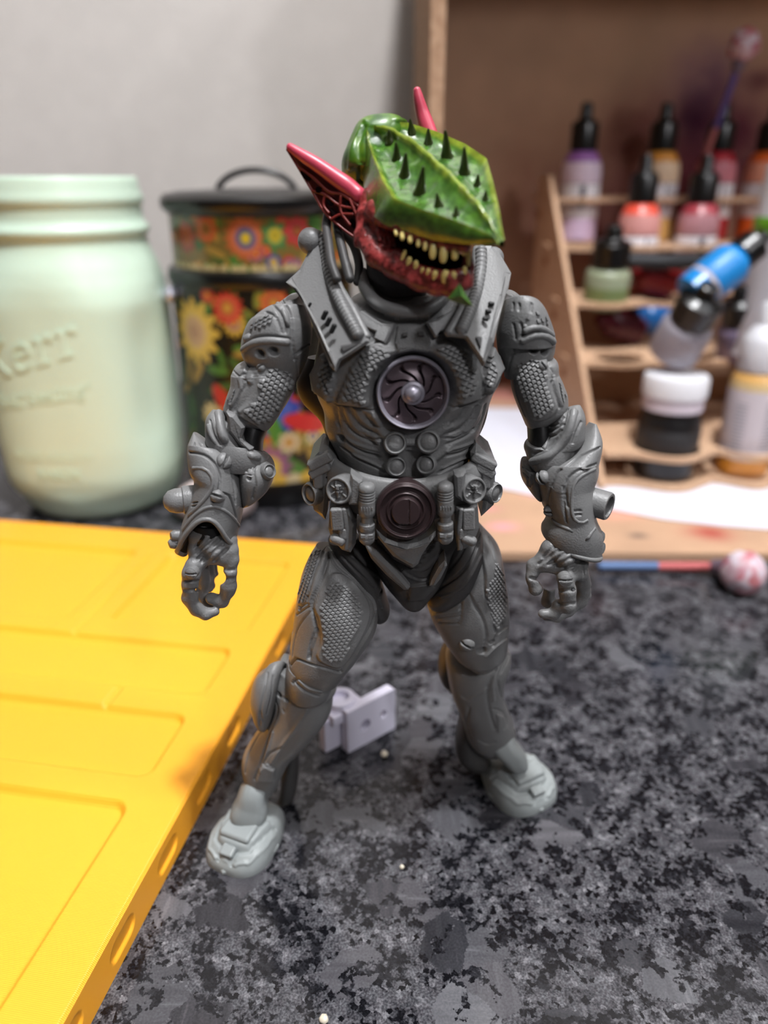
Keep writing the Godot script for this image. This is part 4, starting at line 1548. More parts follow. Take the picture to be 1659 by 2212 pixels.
# smooth joined bars and balls as one surface. prims: [a, b, ra, rb, k, sign]; metres
func nets(m: MB, prims: Array, cell: float, noise: FastNoiseLite = null, amp := 0.0) -> void:
	var box := AABB(prims[0][0], Vector3.ZERO)
	for q in prims:
		if q[5] < 0: continue
		for e in 2: box = box.merge(AABB(q[e] - Vector3.ONE * q[2 + e], Vector3.ONE * 2.0 * q[2 + e]))
	box = box.grow(cell * 3.0 + amp * 2.0)
	var nx := int(box.size.x / cell) + 2
	var ny := int(box.size.y / cell) + 2
	var nz := int(box.size.z / cell) + 2
	var F := PackedFloat32Array()
	F.resize(nx * ny * nz)
	F.fill(0.01)
	var o := box.position
	for pass_ in 2:
		if prims.is_empty(): break
		for q in prims:
			if (q[5] > 0) != (pass_ == 0): continue
			var a: Vector3 = q[0]
			var ab: Vector3 = q[1] - a
			var l2 := maxf(1e-14, ab.length_squared())
			var ra: float = q[2]
			var dr: float = q[3] - ra
			var kk: float = q[4]
			var pad := maxf(q[2], q[3]) + kk + cell * 3.0
			var lo: Vector3 = (a.min(q[1]) - Vector3.ONE * pad - o) / cell
			var hi: Vector3 = (a.max(q[1]) + Vector3.ONE * pad - o) / cell
			for z in range(maxi(0, int(lo.z)), mini(nz, int(hi.z) + 2)):
				for y in range(maxi(0, int(lo.y)), mini(ny, int(hi.y) + 2)):
					var base := (z * ny + y) * nx
					for x in range(maxi(0, int(lo.x)), mini(nx, int(hi.x) + 2)):
						var v := o + Vector3(x, y, z) * cell - a
						var t := clampf(v.dot(ab) / l2, 0.0, 1.0)
						var d := (v - ab * t).length() - ra - dr * t
						var g := F[base + x]
						if pass_ == 0:
							var h := maxf(kk - absf(d - g), 0.0) / kk
							F[base + x] = minf(d, g) - h * h * kk * 0.25
						else:
							d = -d
							var h := maxf(kk - absf(d - g), 0.0) / kk
							F[base + x] = maxf(d, g) + h * h * kk * 0.25
	if noise:
		for k in F.size():
			if absf(F[k]) < amp * 3.0:
				var x := k % nx
				var y := (k / nx) % ny
				F[k] += noise.get_noise_3dv(o + Vector3(x, y, k / (nx * ny)) * cell) * amp
	var id := PackedInt32Array()
	id.resize(F.size())
	id.fill(-1)
	var P := PackedVector3Array()
	var offs := [0, 1, nx, nx + 1, nx * ny, nx * ny + 1, nx * ny + nx, nx * ny + nx + 1]
	var edges := [[0, 1], [2, 3], [4, 5], [6, 7], [0, 2], [1, 3], [4, 6], [5, 7], [0, 4], [1, 5], [2, 6], [3, 7]]
	for z in nz - 1:
		for y in ny - 1:
			var base := (z * ny + y) * nx
			for x in nx - 1:
				var b := base + x
				var s := 0
				for q in 8:
					if F[b + offs[q]] < 0: s += 1
				if s == 0 or s == 8: continue
				var sum := Vector3.ZERO
				var cnt := 0
				for e in edges:
					var f0 := F[b + offs[e[0]]]
					var f1 := F[b + offs[e[1]]]
					if (f0 < 0) == (f1 < 0): continue
					var t := f0 / (f0 - f1)
					var c0 := Vector3(e[0] & 1, (e[0] >> 1) & 1, e[0] >> 2)
					var c1 := Vector3(e[1] & 1, (e[1] >> 1) & 1, e[1] >> 2)
					sum += c0.lerp(c1, t)
					cnt += 1
				id[b] = P.size()
				P.append(o + (Vector3(x, y, z) + sum / cnt) * cell)
	var ii := PackedInt32Array()
	var sy := nx
	var sz := nx * ny
	for z in range(1, nz - 1):
		for y in range(1, ny - 1):
			for x in range(1, nx - 1):
				var b := (z * ny + y) * nx + x
				var inside := F[b] < 0
				for ax in 3:
					var st: int = [1, sy, sz][ax]
					if (F[b + st] < 0) == inside: continue
					var u: int = [sy, sz, 1][ax]
					var w: int = [sz, 1, sy][ax]
					var q := [id[b], id[b - u], id[b - u - w], id[b - w]]
					if q.min() < 0: continue
					if inside: ii.append_array([q[0], q[1], q[2], q[0], q[2], q[3]])
					else: ii.append_array([q[0], q[2], q[1], q[0], q[3], q[2]])
	m.add(P, ii)

func pad(f: Form, c: String, xy: Array, rise: float, deep: float, bevel := 0.3) -> MB:
	# a plate that lies on a surface: its outline follows it, raised by «rise» mm
	var front := PackedVector3Array()
	var mid := Vector2.ZERO
	for k in range(0, xy.size(), 2): mid += cp(c, xy[k], xy[k + 1])
	var N: Vector3 = snap(f, mid / (xy.size() / 2))[1]
	for k in range(0, xy.size(), 2):
		var s: Array = snap(f, cp(c, xy[k], xy[k + 1]))
		front.append(s[0] + N * rise * 0.001)
	var m := MB.new()
	slab(m, front, -N * deep * 0.001, bevel * 0.001)
	return m

func front_of(pr: Array, c: String, x: float, y: float) -> float:      # how far forward (mm) the joined bars reach behind a crop point
	var z := 26.0
	while z > -6.0:
		var v := cz(c, x, y, z)
		for q in pr:
			if q[5] < 0: continue
			var ab: Vector3 = q[1] - q[0]
			var t := clampf((v - q[0]).dot(ab) / maxf(1e-14, ab.length_squared()), 0.0, 1.0)
			if (v - q[0] - ab * t).length() < lerpf(q[2], q[3], t): return z
		z -= 0.1
	return 10.0

func scratch(pr: Array, c: String, x0: float, y0: float, x1: float, y1: float, r: float) -> void:      # a groove drawn over the front of the bars
	var cuts := []
	for k in 5:
		var a := Vector2(lerpf(x0, x1, k / 5.0), lerpf(y0, y1, k / 5.0))
		var b := Vector2(lerpf(x0, x1, (k + 1) / 5.0), lerpf(y0, y1, (k + 1) / 5.0))
		cuts.append([cz(c, a.x, a.y, front_of(pr, c, a.x, a.y) + 0.08), cz(c, b.x, b.y, front_of(pr, c, b.x, b.y) + 0.08), r * unit(c, 14), r * unit(c, 14), 0.0002, -1.0])
	pr.append_array(cuts)

func bead(m: MB, f: Form, c: String, xy: Array, r: float, sink := 0.25) -> void:      # a half-sunk round moulding along a line on a surface
	var pts := []
	for q in trace(f, c, xy): 
		if pts.is_empty() or pts[pts.size() - 1].distance_to(q) > 0.0004: pts.append(q)
	var sm := []
	for k in pts.size():
		var a: Vector3 = pts[maxi(k - 1, 0)]
		var b: Vector3 = pts[mini(k + 1, pts.size() - 1)]
		sm.append((a + b + pts[k] * 2.0) / 4.0 + (EYE - pts[k]).normalized() * r * 0.001 * (0.0 - sink))
	tube(m, sm, [r * 0.001], 10)

func flange(m: MB, f: Form, r: float) -> void:      # a rolled lip round a sleeve's open end
	var pts := []
	var e := (f.nv - 1) * f.nu
	for i in range(0, f.nu + 1, 2): pts.append(f.p[e + i % f.nu])
	tube(m, pts, [r * 0.001], 8)
# ---------------------------------------------------------------- the figure
var fig: Node3D

func pins(parent: Node, called: String, f: Form, c: String, x: float, y: float, r: float, top: Callable, mat: Material, roll := 0.0, sink := 0.2, nu := 40, nr := 12) -> MeshInstance3D:
	# a round raised piece set on the surface; r in crop units
	var s: Array = snap(f, cp(c, x, y))
	var per: float = (s[0] - EYE).dot(fwd) / FOCAL / CROP[c][2]
	var m := MB.new()
	var N: Vector3 = (s[1] + (EYE - s[0]).normalized() * 0.5).normalized()
	medallion(m, s[0] - N * sink * 0.001, N, r * per, top, 0.001, nu, nr, roll)
	return part(parent, called, m, mat)

func fpart(called: String, f: Form, mat: Material, parent: Node = null) -> MeshInstance3D:
	return part(parent if parent else fig, called, skin(f), mat)

func stuff_part(parent: Node, called: String, m: MB, mat: Material) -> void:
	var o := part(parent, called, m, mat)
	o.set_meta("kind", "stuff")

func figure_materials() -> void:
	var g := plain(Color(0.432, 0.432, 0.432), 0.42, 0.45)
	g.heightmap_enabled = true
	g.heightmap_scale = 0.004
	var nt := noise_tex(0.12, [Color(0, 0, 0), Color(1, 1, 1)], [0.2, 0.8], 256, FastNoiseLite.TYPE_SIMPLEX_SMOOTH, 3, 31)
	g.heightmap_texture = nt
	tri_scale(g, 60.0)
	mats.grey = g
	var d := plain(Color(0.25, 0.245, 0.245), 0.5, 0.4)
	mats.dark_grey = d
	mats.joint = plain(Color(0.10, 0.098, 0.10), 0.45, 0.4)
	var ft := plain(Color(0.535, 0.555, 0.555), 0.42, 0.42)
	mats.foot = ft
	mats.gun = plain(Color(0.60, 0.585, 0.63), 0.40, 0.5, 0.55)
	mats.bronze = plain(Color(0.215, 0.165, 0.17), 0.34, 0.5, 0.35)
	var green := plain(Color.WHITE, 0.38, 0.45)
	green.albedo_texture = noise_tex(0.02, [Color(0.11, 0.27, 0.05), Color(0.21, 0.38, 0.06), Color(0.38, 0.50, 0.10)], [0.25, 0.5, 0.8], 256, FastNoiseLite.TYPE_SIMPLEX_SMOOTH, 4, 5)
	tri_scale(green, 42.0)
	green.clearcoat_enabled = true
	green.clearcoat = 0.25
	green.clearcoat_roughness = 0.25
	mats.green = green
	var shm := plain(Color.WHITE, 0.27, 0.5)
	shm.vertex_color_use_as_albedo = true
	shm.clearcoat_enabled = true
	shm.clearcoat = 0.5
	shm.clearcoat_roughness = 0.12
	shm.albedo_texture = noise_tex(0.03, [Color(0.75, 0.75, 0.72), Color(1, 1, 1)], [0.3, 0.7], 256, FastNoiseLite.TYPE_SIMPLEX_SMOOTH, 4, 6)
	tri_scale(shm, 60.0)
	mats.shell = shm
	mats.green_rim = plain(Color(0.42, 0.53, 0.12), 0.35, 0.5)
	mats.spike = plain(Color(0.15, 0.19, 0.045), 0.32, 0.5)
	mats.pink = plain(Color(0.74, 0.26, 0.34), 0.36, 0.5)
	var flesh := plain(Color.WHITE, 0.36, 0.5)
	flesh.albedo_texture = noise_tex(0.03, [Color(0.28, 0.07, 0.06), Color(0.50, 0.17, 0.16), Color(0.66, 0.28, 0.28)], [0.3, 0.5, 0.75], 256, FastNoiseLite.TYPE_SIMPLEX_SMOOTH, 4, 9)
	tri_scale(flesh, 70.0)
	mats.flesh = flesh
	mats.membrane = plain(Color(0.36, 0.10, 0.095), 0.42, 0.5)
	mats.rib = plain(Color(0.44, 0.13, 0.11), 0.4, 0.5)
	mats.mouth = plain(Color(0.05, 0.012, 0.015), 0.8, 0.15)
	mats.plum = plain(Color(0.33, 0.28, 0.305), 0.36, 0.5, 0.4)
	mats.tooth = plain(Color(0.86, 0.78, 0.48), 0.28, 0.5)

func build_figure() -> void:
	figure_materials()
	fig = thing("action_figure", "grey armoured action figure with a green spiked creature head standing wide-legged on the granite", "action figure", Vector3.ZERO)
	torso()
	collars()
	arm_near("L")
	arm_far()
	belt()
	legs()
	feet()
	head()

func torso() -> void:
	var b := loft("T", [[230, 420, 1400, 420, -6, 5, 6], [168, 560, 1345, 560, -6, 6, 6], [205, 690, 1320, 690, -6, 6, 6], [310, 800, 1295, 800, -5, 6, 6], [350, 900, 1250, 900, -5, 6, 6], [400, 1010, 1200, 1010, -4, 5, 5]], 60, 60)
	fpart("back_plate", b, mats.dark_grey)
	var f := loft("T", [[560, 30, 1130, 30, 0, 7, 9], [450, 100, 1250, 100, 0, 9.5, 11, 2.3], [330, 230, 1330, 230, 0, 12, 12, 2.4], [290, 380, 1345, 380, 0, 13.6, 12, 2.5], [268, 520, 1385, 510, 0, 14.4, 12, 2.5], [292, 630, 1335, 620, 0, 14, 11.5, 2.4],
		[330, 730, 1300, 735, 0, 12.6, 11], [345, 850, 1262, 850, 0, 11.6, 10.5], [395, 960, 1215, 960, 0, 11.2, 10], [430, 1060, 1180, 1060, 0, 11, 10], [440, 1160, 1170, 1160, 0, 10.5, 10], [450, 1280, 1160, 1280, 0, 10, 10]], 210, 170)
	var disc: Array = snap(f, cp("T", 865, 640))
	var M := 1724.0
	var cuts := []
	# chest plates beside the turbine
	var pec := [600, 345, 690, 330, 745, 400, 690, 450, 625, 520, 598, 610, 590, 715, 410, 690, 440, 620, 500, 480]
	cuts.append(area(f, "T", pec, 0.6, 0.9))
	cuts.append(area(f, "T", [1060, 318, 990, 360, 1000, 410, 1080, 470, 1130, 560, 1140, 700, 1262, 655, 1262, 520, 1190, 390], 0.6, 0.9))
	cuts.append(area(f, "T", [335, 395, 272, 520, 285, 610, 375, 690, 395, 560, 378, 470], 0.6, 1.0))
	cuts.append(area(f, "T", [1325, 350, 1288, 470, 1280, 560, 1312, 640, 1385, 500], 0.6, 1.0))
	for xy in [[600, 230], [630, 232], [655, 236], [1050, 205], [1078, 200], [1100, 190]]: cuts.append(dot(f, "T", xy[0], xy[1], 0.42, -0.7, 0.3))
	# the well round the turbine, seams under the chest, ribs of the belly
	cuts.append(["dot", PackedVector3Array([disc[0]]), 0.0009, -0.0032, 0.00835])
	cuts.append(line(f, "T", [400, 700, 500, 712, 640, 750], 0.55, -0.7, false))
	cuts.append(line(f, "T", [1085, 735, 1180, 700, 1300, 640], 0.55, -0.7, false))
	for L in [[430, 705, 455, 800, 520, 880, 650, 940], [480, 715, 520, 790, 580, 850, 655, 880], [545, 725, 590, 790, 650, 830], [400, 715, 425, 850, 480, 930, 560, 985, 660, 1010], [560, 870, 600, 900, 665, 905], [440, 960, 540, 1030, 640, 1075, 700, 1110]]:
		cuts.append(line(f, "T", L, 0.75, -0.75))
		cuts.append(line(f, "T", mirror(L, M), 0.75, -0.75))
	for L in [[455, 705, 485, 790, 550, 865, 650, 910], [515, 720, 555, 790, 620, 840], [415, 830, 460, 900, 560, 950, 660, 975], [500, 1000, 600, 1040, 680, 1085]]:
		cuts.append(line(f, "T", L, 0.7, 0.5))
		cuts.append(line(f, "T", mirror(L, M), 0.7, 0.5))
	cuts.append(dot(f, "T", 430, 905, 0.75, -1.1, 0.4))
	cuts.append(dot(f, "T", 1225, 855, 0.55, -0.8, 0.3))
	# straps that carry the four buttons
	for L in [[645, 780, 665, 850, 700, 890, 755, 930], [640, 885, 690, 990, 720, 1030, 755, 1062], [1070, 830, 1010, 880, 955, 925], [1075, 960, 1010, 1010, 945, 1058], [790, 930, 920, 930]]: cuts.append(line(f, "T", L, 1.5, 1.0))
	cuts.append(line(f, "T", [835, 985, 845, 1140], 0.7, -1.2, false))
	cuts.append(line(f, "T", [868, 985, 866, 1140], 0.6, -1.2, false))
	carve(f, cuts)
	var tr := fpart("torso", f, mats.grey)
	for q in [[[520, 178, 575, 140, 700, 212, 772, 214, 755, 262, 722, 330, 655, 300, 668, 262, 610, 240], 1.3], [[1135, 118, 1120, 205, 1062, 292, 1030, 270, 1000, 310, 985, 312, 930, 225, 1010, 198], 1.3], [[772, 232, 930, 222, 968, 330, 950, 392, 862, 380, 772, 398, 757, 340], 0.6],
		[[690, 120, 730, 118, 770, 168, 920, 165, 970, 110, 1000, 118, 985, 160, 955, 202, 760, 205, 690, 175], 1.9]]: part(tr, "collar_pad", pad(f, "T", q[0], q[1], 3.0), mats.grey)
	for q in [[775, 186, 905, 184, 900, 212, 780, 214], [800, 280, 830, 276, 830, 300, 800, 304], [890, 276, 925, 272, 928, 300, 892, 302]]: part(tr, "collar_slot", pad(f, "T", q, 2.05 if q[1] < 200 else 0.95, 0.6, 0.12), mats.dark_grey)
	var rm := MB.new()
	var ring := []
	for q in [[560, -80, 4], [580, 10, 8], [640, 90, 11], [740, 135, 13.2], [850, 150, 13.6], [950, 132, 13.2], [1030, 80, 11], [1085, 0, 8]]: ring.append(cz("T", q[0], q[1], q[2] - 2.0))
	tube(rm, smooth_path(ring, 6), [0.0013], 14)
	part(tr, "neck_ring", rm, mats.grey)
	var sm := MB.new()
	scales(f, "T", [590, 375, 690, 355, 720, 395, 650, 460, 585, 545, 565, 685, 440, 670, 470, 590, 530, 470], 40, 22, 0.42, 0.35, sm)
	scales(f, "T", [335, 420, 290, 520, 300, 600, 365, 655, 378, 560, 360, 470], 34, 22, 0.4, 0.3, sm)
	stuff_part(fig, "chest_scales", sm, mats.grey)
	sm = MB.new()
	scales(f, "T", [1055, 335, 1015, 365, 1095, 460, 1145, 550, 1160, 665, 1245, 640, 1245, 530, 1175, 400], 40, 22, 0.42, -0.35, sm)
	scales(f, "T", [1330, 385, 1303, 480, 1300, 590, 1320, 610, 1368, 500], 34, 22, 0.4, -0.3, sm)
	stuff_part(fig, "chest_scales", sm, mats.grey)
	for B in [[755, 932, 70], [955, 925, 72], [756, 1066, 62], [945, 1060, 62]]: pins(fig, "belly_button_disc", f, "T", B[0], B[1], B[2], button_top(0.0012), mats.grey, 0, -0.5)
	# turbine
	var per: float = (disc[0] - EYE).dot(fwd) / FOCAL / CROP["T"][2]
	var axis := Vector3(0.03, 0.10, 1).normalized()
	var hub := part_turbine(disc[0] - axis * 0.0012, axis, 222.0 * per)
	hub.name = "chest_turbine"
	# neck
	var nk := loft("H", [[640, 1130, 1000, 1130, 3, 5.5, 5.5], [648, 1220, 1020, 1220, 3, 5.6, 5.5], [655, 1320, 1060, 1320, 3, 5.8, 5.5], [690, 1400, 1050, 1410, 3, 5.8, 5.5], [740, 1500, 1010, 1500, 3, 5.5, 5.5]], 60, 60)
	carve(nk, [line(nk, "H", [665, 1330, 760, 1440, 860, 1465, 1000, 1445], 0.5, -0.5), line(nk, "H", [720, 1250, 740, 1400], 0.4, -0.3), line(nk, "H", [900, 1350, 890, 1450], 0.4, -0.3)])
	fpart("neck", nk, mats.dark_grey)

func part_turbine(o: Vector3, N: Vector3, r: float) -> MeshInstance3D:
	var m := MB.new()
	var h := func(x: float, y: float) -> float:
		var q := Vector2(x, y).length()
		var z := -0.0005 + 0.0004 * smooth(0.8, 0.3, q)
		if q > 0.24 and q < 0.98:
			var a := atan2(y, x) - 0.7 * (q - 0.3) + 0.30 * sin(q * 6.5)
			var s := fposmod(a / TAU * 9.0, 1.0)
			z += 0.0004 * (s - 0.5) * smooth(0.24, 0.4, q)
			z -= 0.0009 * smooth(0.13, 0.04, minf(s, 1.0 - s)) * smooth(0.30, 0.42, q) * smooth(0.90, 0.78, q)
		return z
	medallion(m, o, N, r * 0.90, h, 0.0020, 200, 46)
	var p := part(fig, "chest_turbine", m, mats.plum, "dark metallic turbine disc")
	var bs := aim(N)
	m = MB.new()
	lathe(m, [[r * 0.99, -0.0025], [r, -0.0005], [r * 0.995, 0.0004], [r * 0.96, 0.0009], [r * 0.92, 0.0008], [r * 0.88, 0.0002], [r * 0.865, -0.0006]], Transform3D(bs, o), 72)
	part(p, "rim", m, mats.gun, "bright steel rim")
	m = MB.new()
	lathe(m, [[0.0025, -0.0004], [0.0023, 0.0003], [0.0018, 0.0006], [0.00165, 0.0012], [0.0014, 0.0018], [0.0008, 0.0023], [0, 0.0024]], Transform3D(bs, o), 36)
	part(p, "hub", m, mats.gun, "bright domed hub")
	return p

func collars() -> void:
	# left of the picture
	var zf := func(y: float) -> float: return lerpf(-3.0, 17.0, smooth(-380, 420, y))
	var L := [300, -340, 322, -330, 325, -254, 340, -137, 372, -47, 430, 40, 480, 140, 560, 250, 605, 325, 500, 395, 430, 440, 402, 508, 368, 470, 215, 110, 168, 20, 104, -29, 186, -105]
	var R := [1262, -246, 1332, -246, 1386, -192, 1449, -84, 1431, 15, 1405, 70, 1345, 330, 1287, 472, 1265, 430, 1180, 305, 1065, 290, 1085, 255, 1150, 150, 1200, 0, 1235, -120]
	for side in 2:
		var xy: Array = L if side == 0 else R
		var f := PackedVector3Array()
		for k in range(0, xy.size(), 2):
			var z: float = zf.call(xy[k + 1])
			var edge := absf(xy[k] - 865.0)
			z -= clampf((edge - 480.0) / 280.0, 0, 1) * 5.0
			f.append(cz("T", xy[k], xy[k + 1], z))
		var m := MB.new()
		slab(m, f, Vector3(0, -0.0008, -0.0032), 0.00045)
		var plate := part(fig, "collar_plate", m, mats.grey)
		var zz := func(x: float, y: float) -> float: return zf.call(y) - clampf((absf(x - 865.0) - 480.0) / 280.0, 0, 1) * 5.0
		# raised outer border, three slots, bottom notch
		var bd := [104, -29, 140, -60, 182, 20, 238, 118, 300, 235, 365, 380, 405, 470, 402, 508, 368, 470, 215, 110, 168, 20] if side == 0 else [1449, -84, 1410, -90, 1395, 10, 1368, 110, 1325, 300, 1280, 440, 1287, 472, 1345, 330, 1405, 70, 1431, 15]
		var bf := PackedVector3Array()
		for k in range(0, bd.size(), 2): bf.append(cz("T", bd[k], bd[k + 1], zz.call(bd[k], bd[k + 1]) + 0.7))
		m = MB.new()
		slab(m, bf, Vector3(0, -0.0002, -0.0016), 0.0003)
		part(plate, "border_strip", m, mats.grey)
		var slots := [[335, 178, 28], [358, 217, 28], [385, 258, 28], [243, 122, 16]] if side == 0 else [[1330, 110, 24], [1312, 155, 24], [1295, 200, 24], [1395, 65, 14]]
		for s in slots:
			m = MB.new()
			var o := cz("T", s[0], s[1], zz.call(s[0], s[1]) + 0.12)
			tube(m, [o + Vector3(-0.0003, -s[2] * 0.00001, 0) * (1 if side == 0 else -1), o + Vector3(0.0003, s[2] * 0.00001, 0) * (1 if side == 0 else -1) + Vector3(0, 0.0006, 0)], [s[2] * 0.000018], 10)
			part(plate, "slot", m, mats.joint)
		for s in ([[430, 352, 560, 330, 445, 388]] if side == 0 else [[1240, 300, 1275, 300, 1270, 370]]):
			var tp := PackedVector3Array()
			for k in range(0, 6, 2): tp.append(cz("T", s[k], s[k + 1], zz.call(s[k], s[k + 1]) + 0.25))
			m = MB.new()
			slab(m, tp, Vector3(0, 0, -0.0006), 0.0001)
			part(plate, "recess", m, mats.dark_grey)
		# ribbed hose along the inner edge
		var path := [328, -300, 345, -190, 362, -90, 400, 20, 440, 110, 490, 205, 535, 285] if side == 0 else [1270, -225, 1268, -110, 1245, 10, 1215, 110, 1180, 200, 1150, 265]
		var pts := []
		for k in range(0, path.size(), 2): pts.append(cz("T", path[k], path[k + 1], zz.call(path[k], path[k + 1]) + 0.4))
		pts = smooth_path(pts, 24)
		var rad := []
		for k in pts.size(): rad.append(0.00122 - (0.00022 if k % 5 == 0 else 0.0))
		m = MB.new()
		tube(m, pts, rad, 16)
		part(fig, "ribbed_hose", m, mats.grey)
		var rim := [350, -240, 385, -90, 430, 15, 500, 130, 585, 300] if side == 0 else [1245, -225, 1235, -100, 1205, 10, 1160, 130, 1075, 275]
		pts = []
		for k in range(0, rim.size(), 2): pts.append(cz("T", rim[k], rim[k + 1], zz.call(rim[k], rim[k + 1]) - 0.6))
		m = MB.new()
		tube(m, smooth_path(pts, 8), [0.0009], 12)
		part(fig, "collar_rim", m, mats.grey)
	# hoses and clamps in the shade behind the left collar
	for h in [[[395, 890, -4], [385, 980, -2], [400, 1100, 3], [420, 1230, 8], [455, 1330, 11]], [[450, 940, -5], [470, 1050, -1], [500, 1180, 4], [540, 1330, 9]], [[480, 1010, -6], [560, 1100, -3], [600, 1230, 2], [590, 1350, 6]]]:
		var pts := []
		for q in h: pts.append(cz("H", q[0], q[1], q[2]))
		var m := MB.new()
		tube(m, smooth_path(pts, 8), [0.0008, 0.0009], 14)
		part(fig, "neck_hose", m, mats.dark_grey)
	for B in [["H", 275, 1075, -5.0, 70.0], ["H", 1490, 1190, -5.0, 60.0]]:
		var m := MB.new()
		medallion(m, cz(B[0], B[1], B[2], B[3]), Vector3(-0.5 if B[1] < 800 else 0.5, 0.3, 0.8).normalized(), B[4] * 1.2 * unit("H", -5), func(x: float, y: float) -> float: return 0.0022 * sqrt(maxf(0, 1.0 - x * x - y * y)), 0.003, 32, 10)
		part(fig, "shoulder_boss", m, mats.grey)

func smooth_path(pts: Array, sub: int) -> Array:
	var out := []
	var n := pts.size()
	for k in n - 1:
		for s in sub: out.append(cat(pts[maxi(k - 1, 0)], pts[k], pts[k + 1], pts[mini(k + 2, n - 1)], float(s) / sub))
	out.append(pts[n - 1])
	return out

func arm_near(c: String) -> void:
	# the arm at the left of the picture
	var s := loft(c, [[790, 70, 850, 58, -1, 3, 4], [690, 118, 905, 120, -1, 6, 6.5], [565, 205, 935, 240, 0, 7.8, 7.5], [500, 295, 935, 340, 1, 8, 7.5], [484, 400, 905, 470, 1, 7.6, 7], [520, 480, 850, 590, 1, 6, 6], [600, 520, 840, 610, 1, 5, 5]], 150, 130)
	carve(s, [line(s, c, [680, 110, 745, 190, 772, 320], 0.34, -0.5), line(s, c, [745, 85, 800, 180, 815, 350, 830, 470], 0.34, -0.5), line(s, c, [640, 160, 700, 190, 752, 318], 0.3, -0.45), line(s, c, [840, 430, 880, 400, 925, 370], 0.3, -0.4), line(s, c, [842, 470, 850, 585], 0.3, -0.4), dot(s, c, 600, 432, 0.8, -1.3), dot(s, c, 690, 417, 0.8, -1.3), line(s, c, [500, 385, 570, 335, 660, 322, 790, 338], 0.34, -0.6)])
	var sb := MB.new()
	bead(sb, s, c, [505, 335, 570, 305, 650, 298, 745, 322], 0.75)
	bead(sb, s, c, [495, 410, 560, 362, 660, 346, 785, 358], 0.85, 0.4)
	bead(sb, s, c, [715, 105, 768, 190, 792, 330], 0.5)
	var sp := fpart("shoulder", s, mats.grey)
	part(sp, "bands", sb, mats.grey)
	stuff_part(sp, "scale_patch", scales(s, c, [515, 290, 570, 215, 640, 175, 680, 195, 670, 240, 590, 262], 34, 20, 0.32, -0.5), mats.grey)
	var u := loft(c, [[560, 470, 790, 462, 1, 5, 5, 2.4], [455, 505, 822, 490, 1, 6.8, 6, 2.5], [425, 560, 826, 560, 1, 7.3, 6.4, 2.5], [418, 640, 815, 630, 1.5, 7.3, 6.4, 2.5], [385, 730, 765, 740, 2, 7, 6.3, 2.5], [378, 780, 705, 850, 2, 6.6, 6, 2.4], [455, 840, 655, 905, 2, 5, 5, 2.3]], 150, 130)
	carve(u, [area(u, c, [575, 470, 790, 470, 822, 500, 822, 620, 740, 780, 640, 915, 560, 880, 470, 830, 470, 800, 560, 720, 590, 620, 580, 520], 0.6, 0.7, true), line(u, c, [540, 500, 500, 580, 520, 620, 470, 700, 440, 800], 0.7, -0.6), line(u, c, [515, 520, 470, 600, 480, 660, 420, 760], 0.8, 0.6),
		area(u, c, [555, 560, 530, 590, 525, 620, 545, 630, 560, 590], 0.4, 0.5), line(u, c, [430, 540, 470, 580, 500, 560], 0.6, -0.5), line(u, c, [580, 470, 570, 530, 590, 600, 560, 700, 470, 800], 0.8, 0.5)], 0.7)
	var up := fpart("upper_arm", u, mats.grey)
	stuff_part(up, "scale_patch", scales(u, c, [660, 485, 790, 488, 808, 620, 730, 770, 640, 890, 570, 870, 500, 810, 590, 720, 606, 600, 655, 560], 36, 27, 0.42, -0.25), mats.grey)
	stuff_part(up, "scale_patch", scales(u, c, [440, 650, 455, 670, 430, 760, 395, 760, 400, 720], 24, 18, 0.3, -0.3), mats.grey)
	pins(up, "screw_head", u, c, 612, 520, 33, screw_top(0.0012, 0.16), mats.grey, 0.5)
	var j := loft(c, [[470, 800, 660, 860, 2, 4.5, 4.5], [480, 880, 650, 930, 3, 4.6, 4.6], [485, 960, 625, 990, 4, 4.6, 4.6], [480, 1050, 620, 1060, 5, 4.4, 4.4]], 30, 40)
	fpart("elbow_joint", j, mats.joint)
	# cup below the elbow
	var e := loft(c, [[300, 790, 372, 800, 3, 2.5, 4], [262, 850, 420, 850, 3.5, 5, 5.5], [256, 930, 500, 930, 4, 6.2, 6], [262, 1000, 590, 1040, 4, 6.6, 6.4], [280, 1060, 655, 1090, 4.5, 6.8, 6.4], [290, 1120, 650, 1150, 4.5, 6.5, 6]], 110, 100)
	carve(e, [line(e, c, [385, 800, 390, 900, 420, 990, 500, 1050, 590, 1080], 0.34, -0.5), line(e, c, [280, 860, 300, 950, 350, 1030], 0.3, -0.45), line(e, c, [400, 830, 460, 900, 500, 920], 0.3, -0.4), line(e, c, [400, 870, 450, 930, 480, 950], 0.3, -0.4)])
	var em := MB.new()
	bead(em, e, c, [335, 810, 345, 900, 372, 990, 460, 1062, 590, 1098], 1.0, 0.35)
	bead(em, e, c, [268, 885, 285, 960, 330, 1020], 0.5)
	part(fig, "elbow_roll", em, mats.grey)
	fpart("elbow_cup", e, mats.grey)
	var ef := PackedVector3Array()
	for q in [[385, 805], [440, 825], [505, 905], [485, 975], [500, 1000], [560, 1040], [545, 1075], [470, 1020], [400, 930]]: ef.append(cz(c, q[0], q[1], 9.5))
	em = MB.new()
	slab(em, ef, Vector3(0, 0, -0.004), 0.0006)
	part(fig, "elbow_flap", em, mats.grey)
	# guard on the inner side
	var g := loft(c, [[468, 1090, 600, 1085, 5, 4, 4], [470, 1130, 672, 1120, 5, 6, 5.5], [475, 1200, 697, 1195, 5, 7, 6], [480, 1280, 665, 1290, 5, 6.5, 5.8], [490, 1350, 590, 1360, 5, 5, 5], [495, 1395, 530, 1390, 5, 3, 3]], 100, 100)
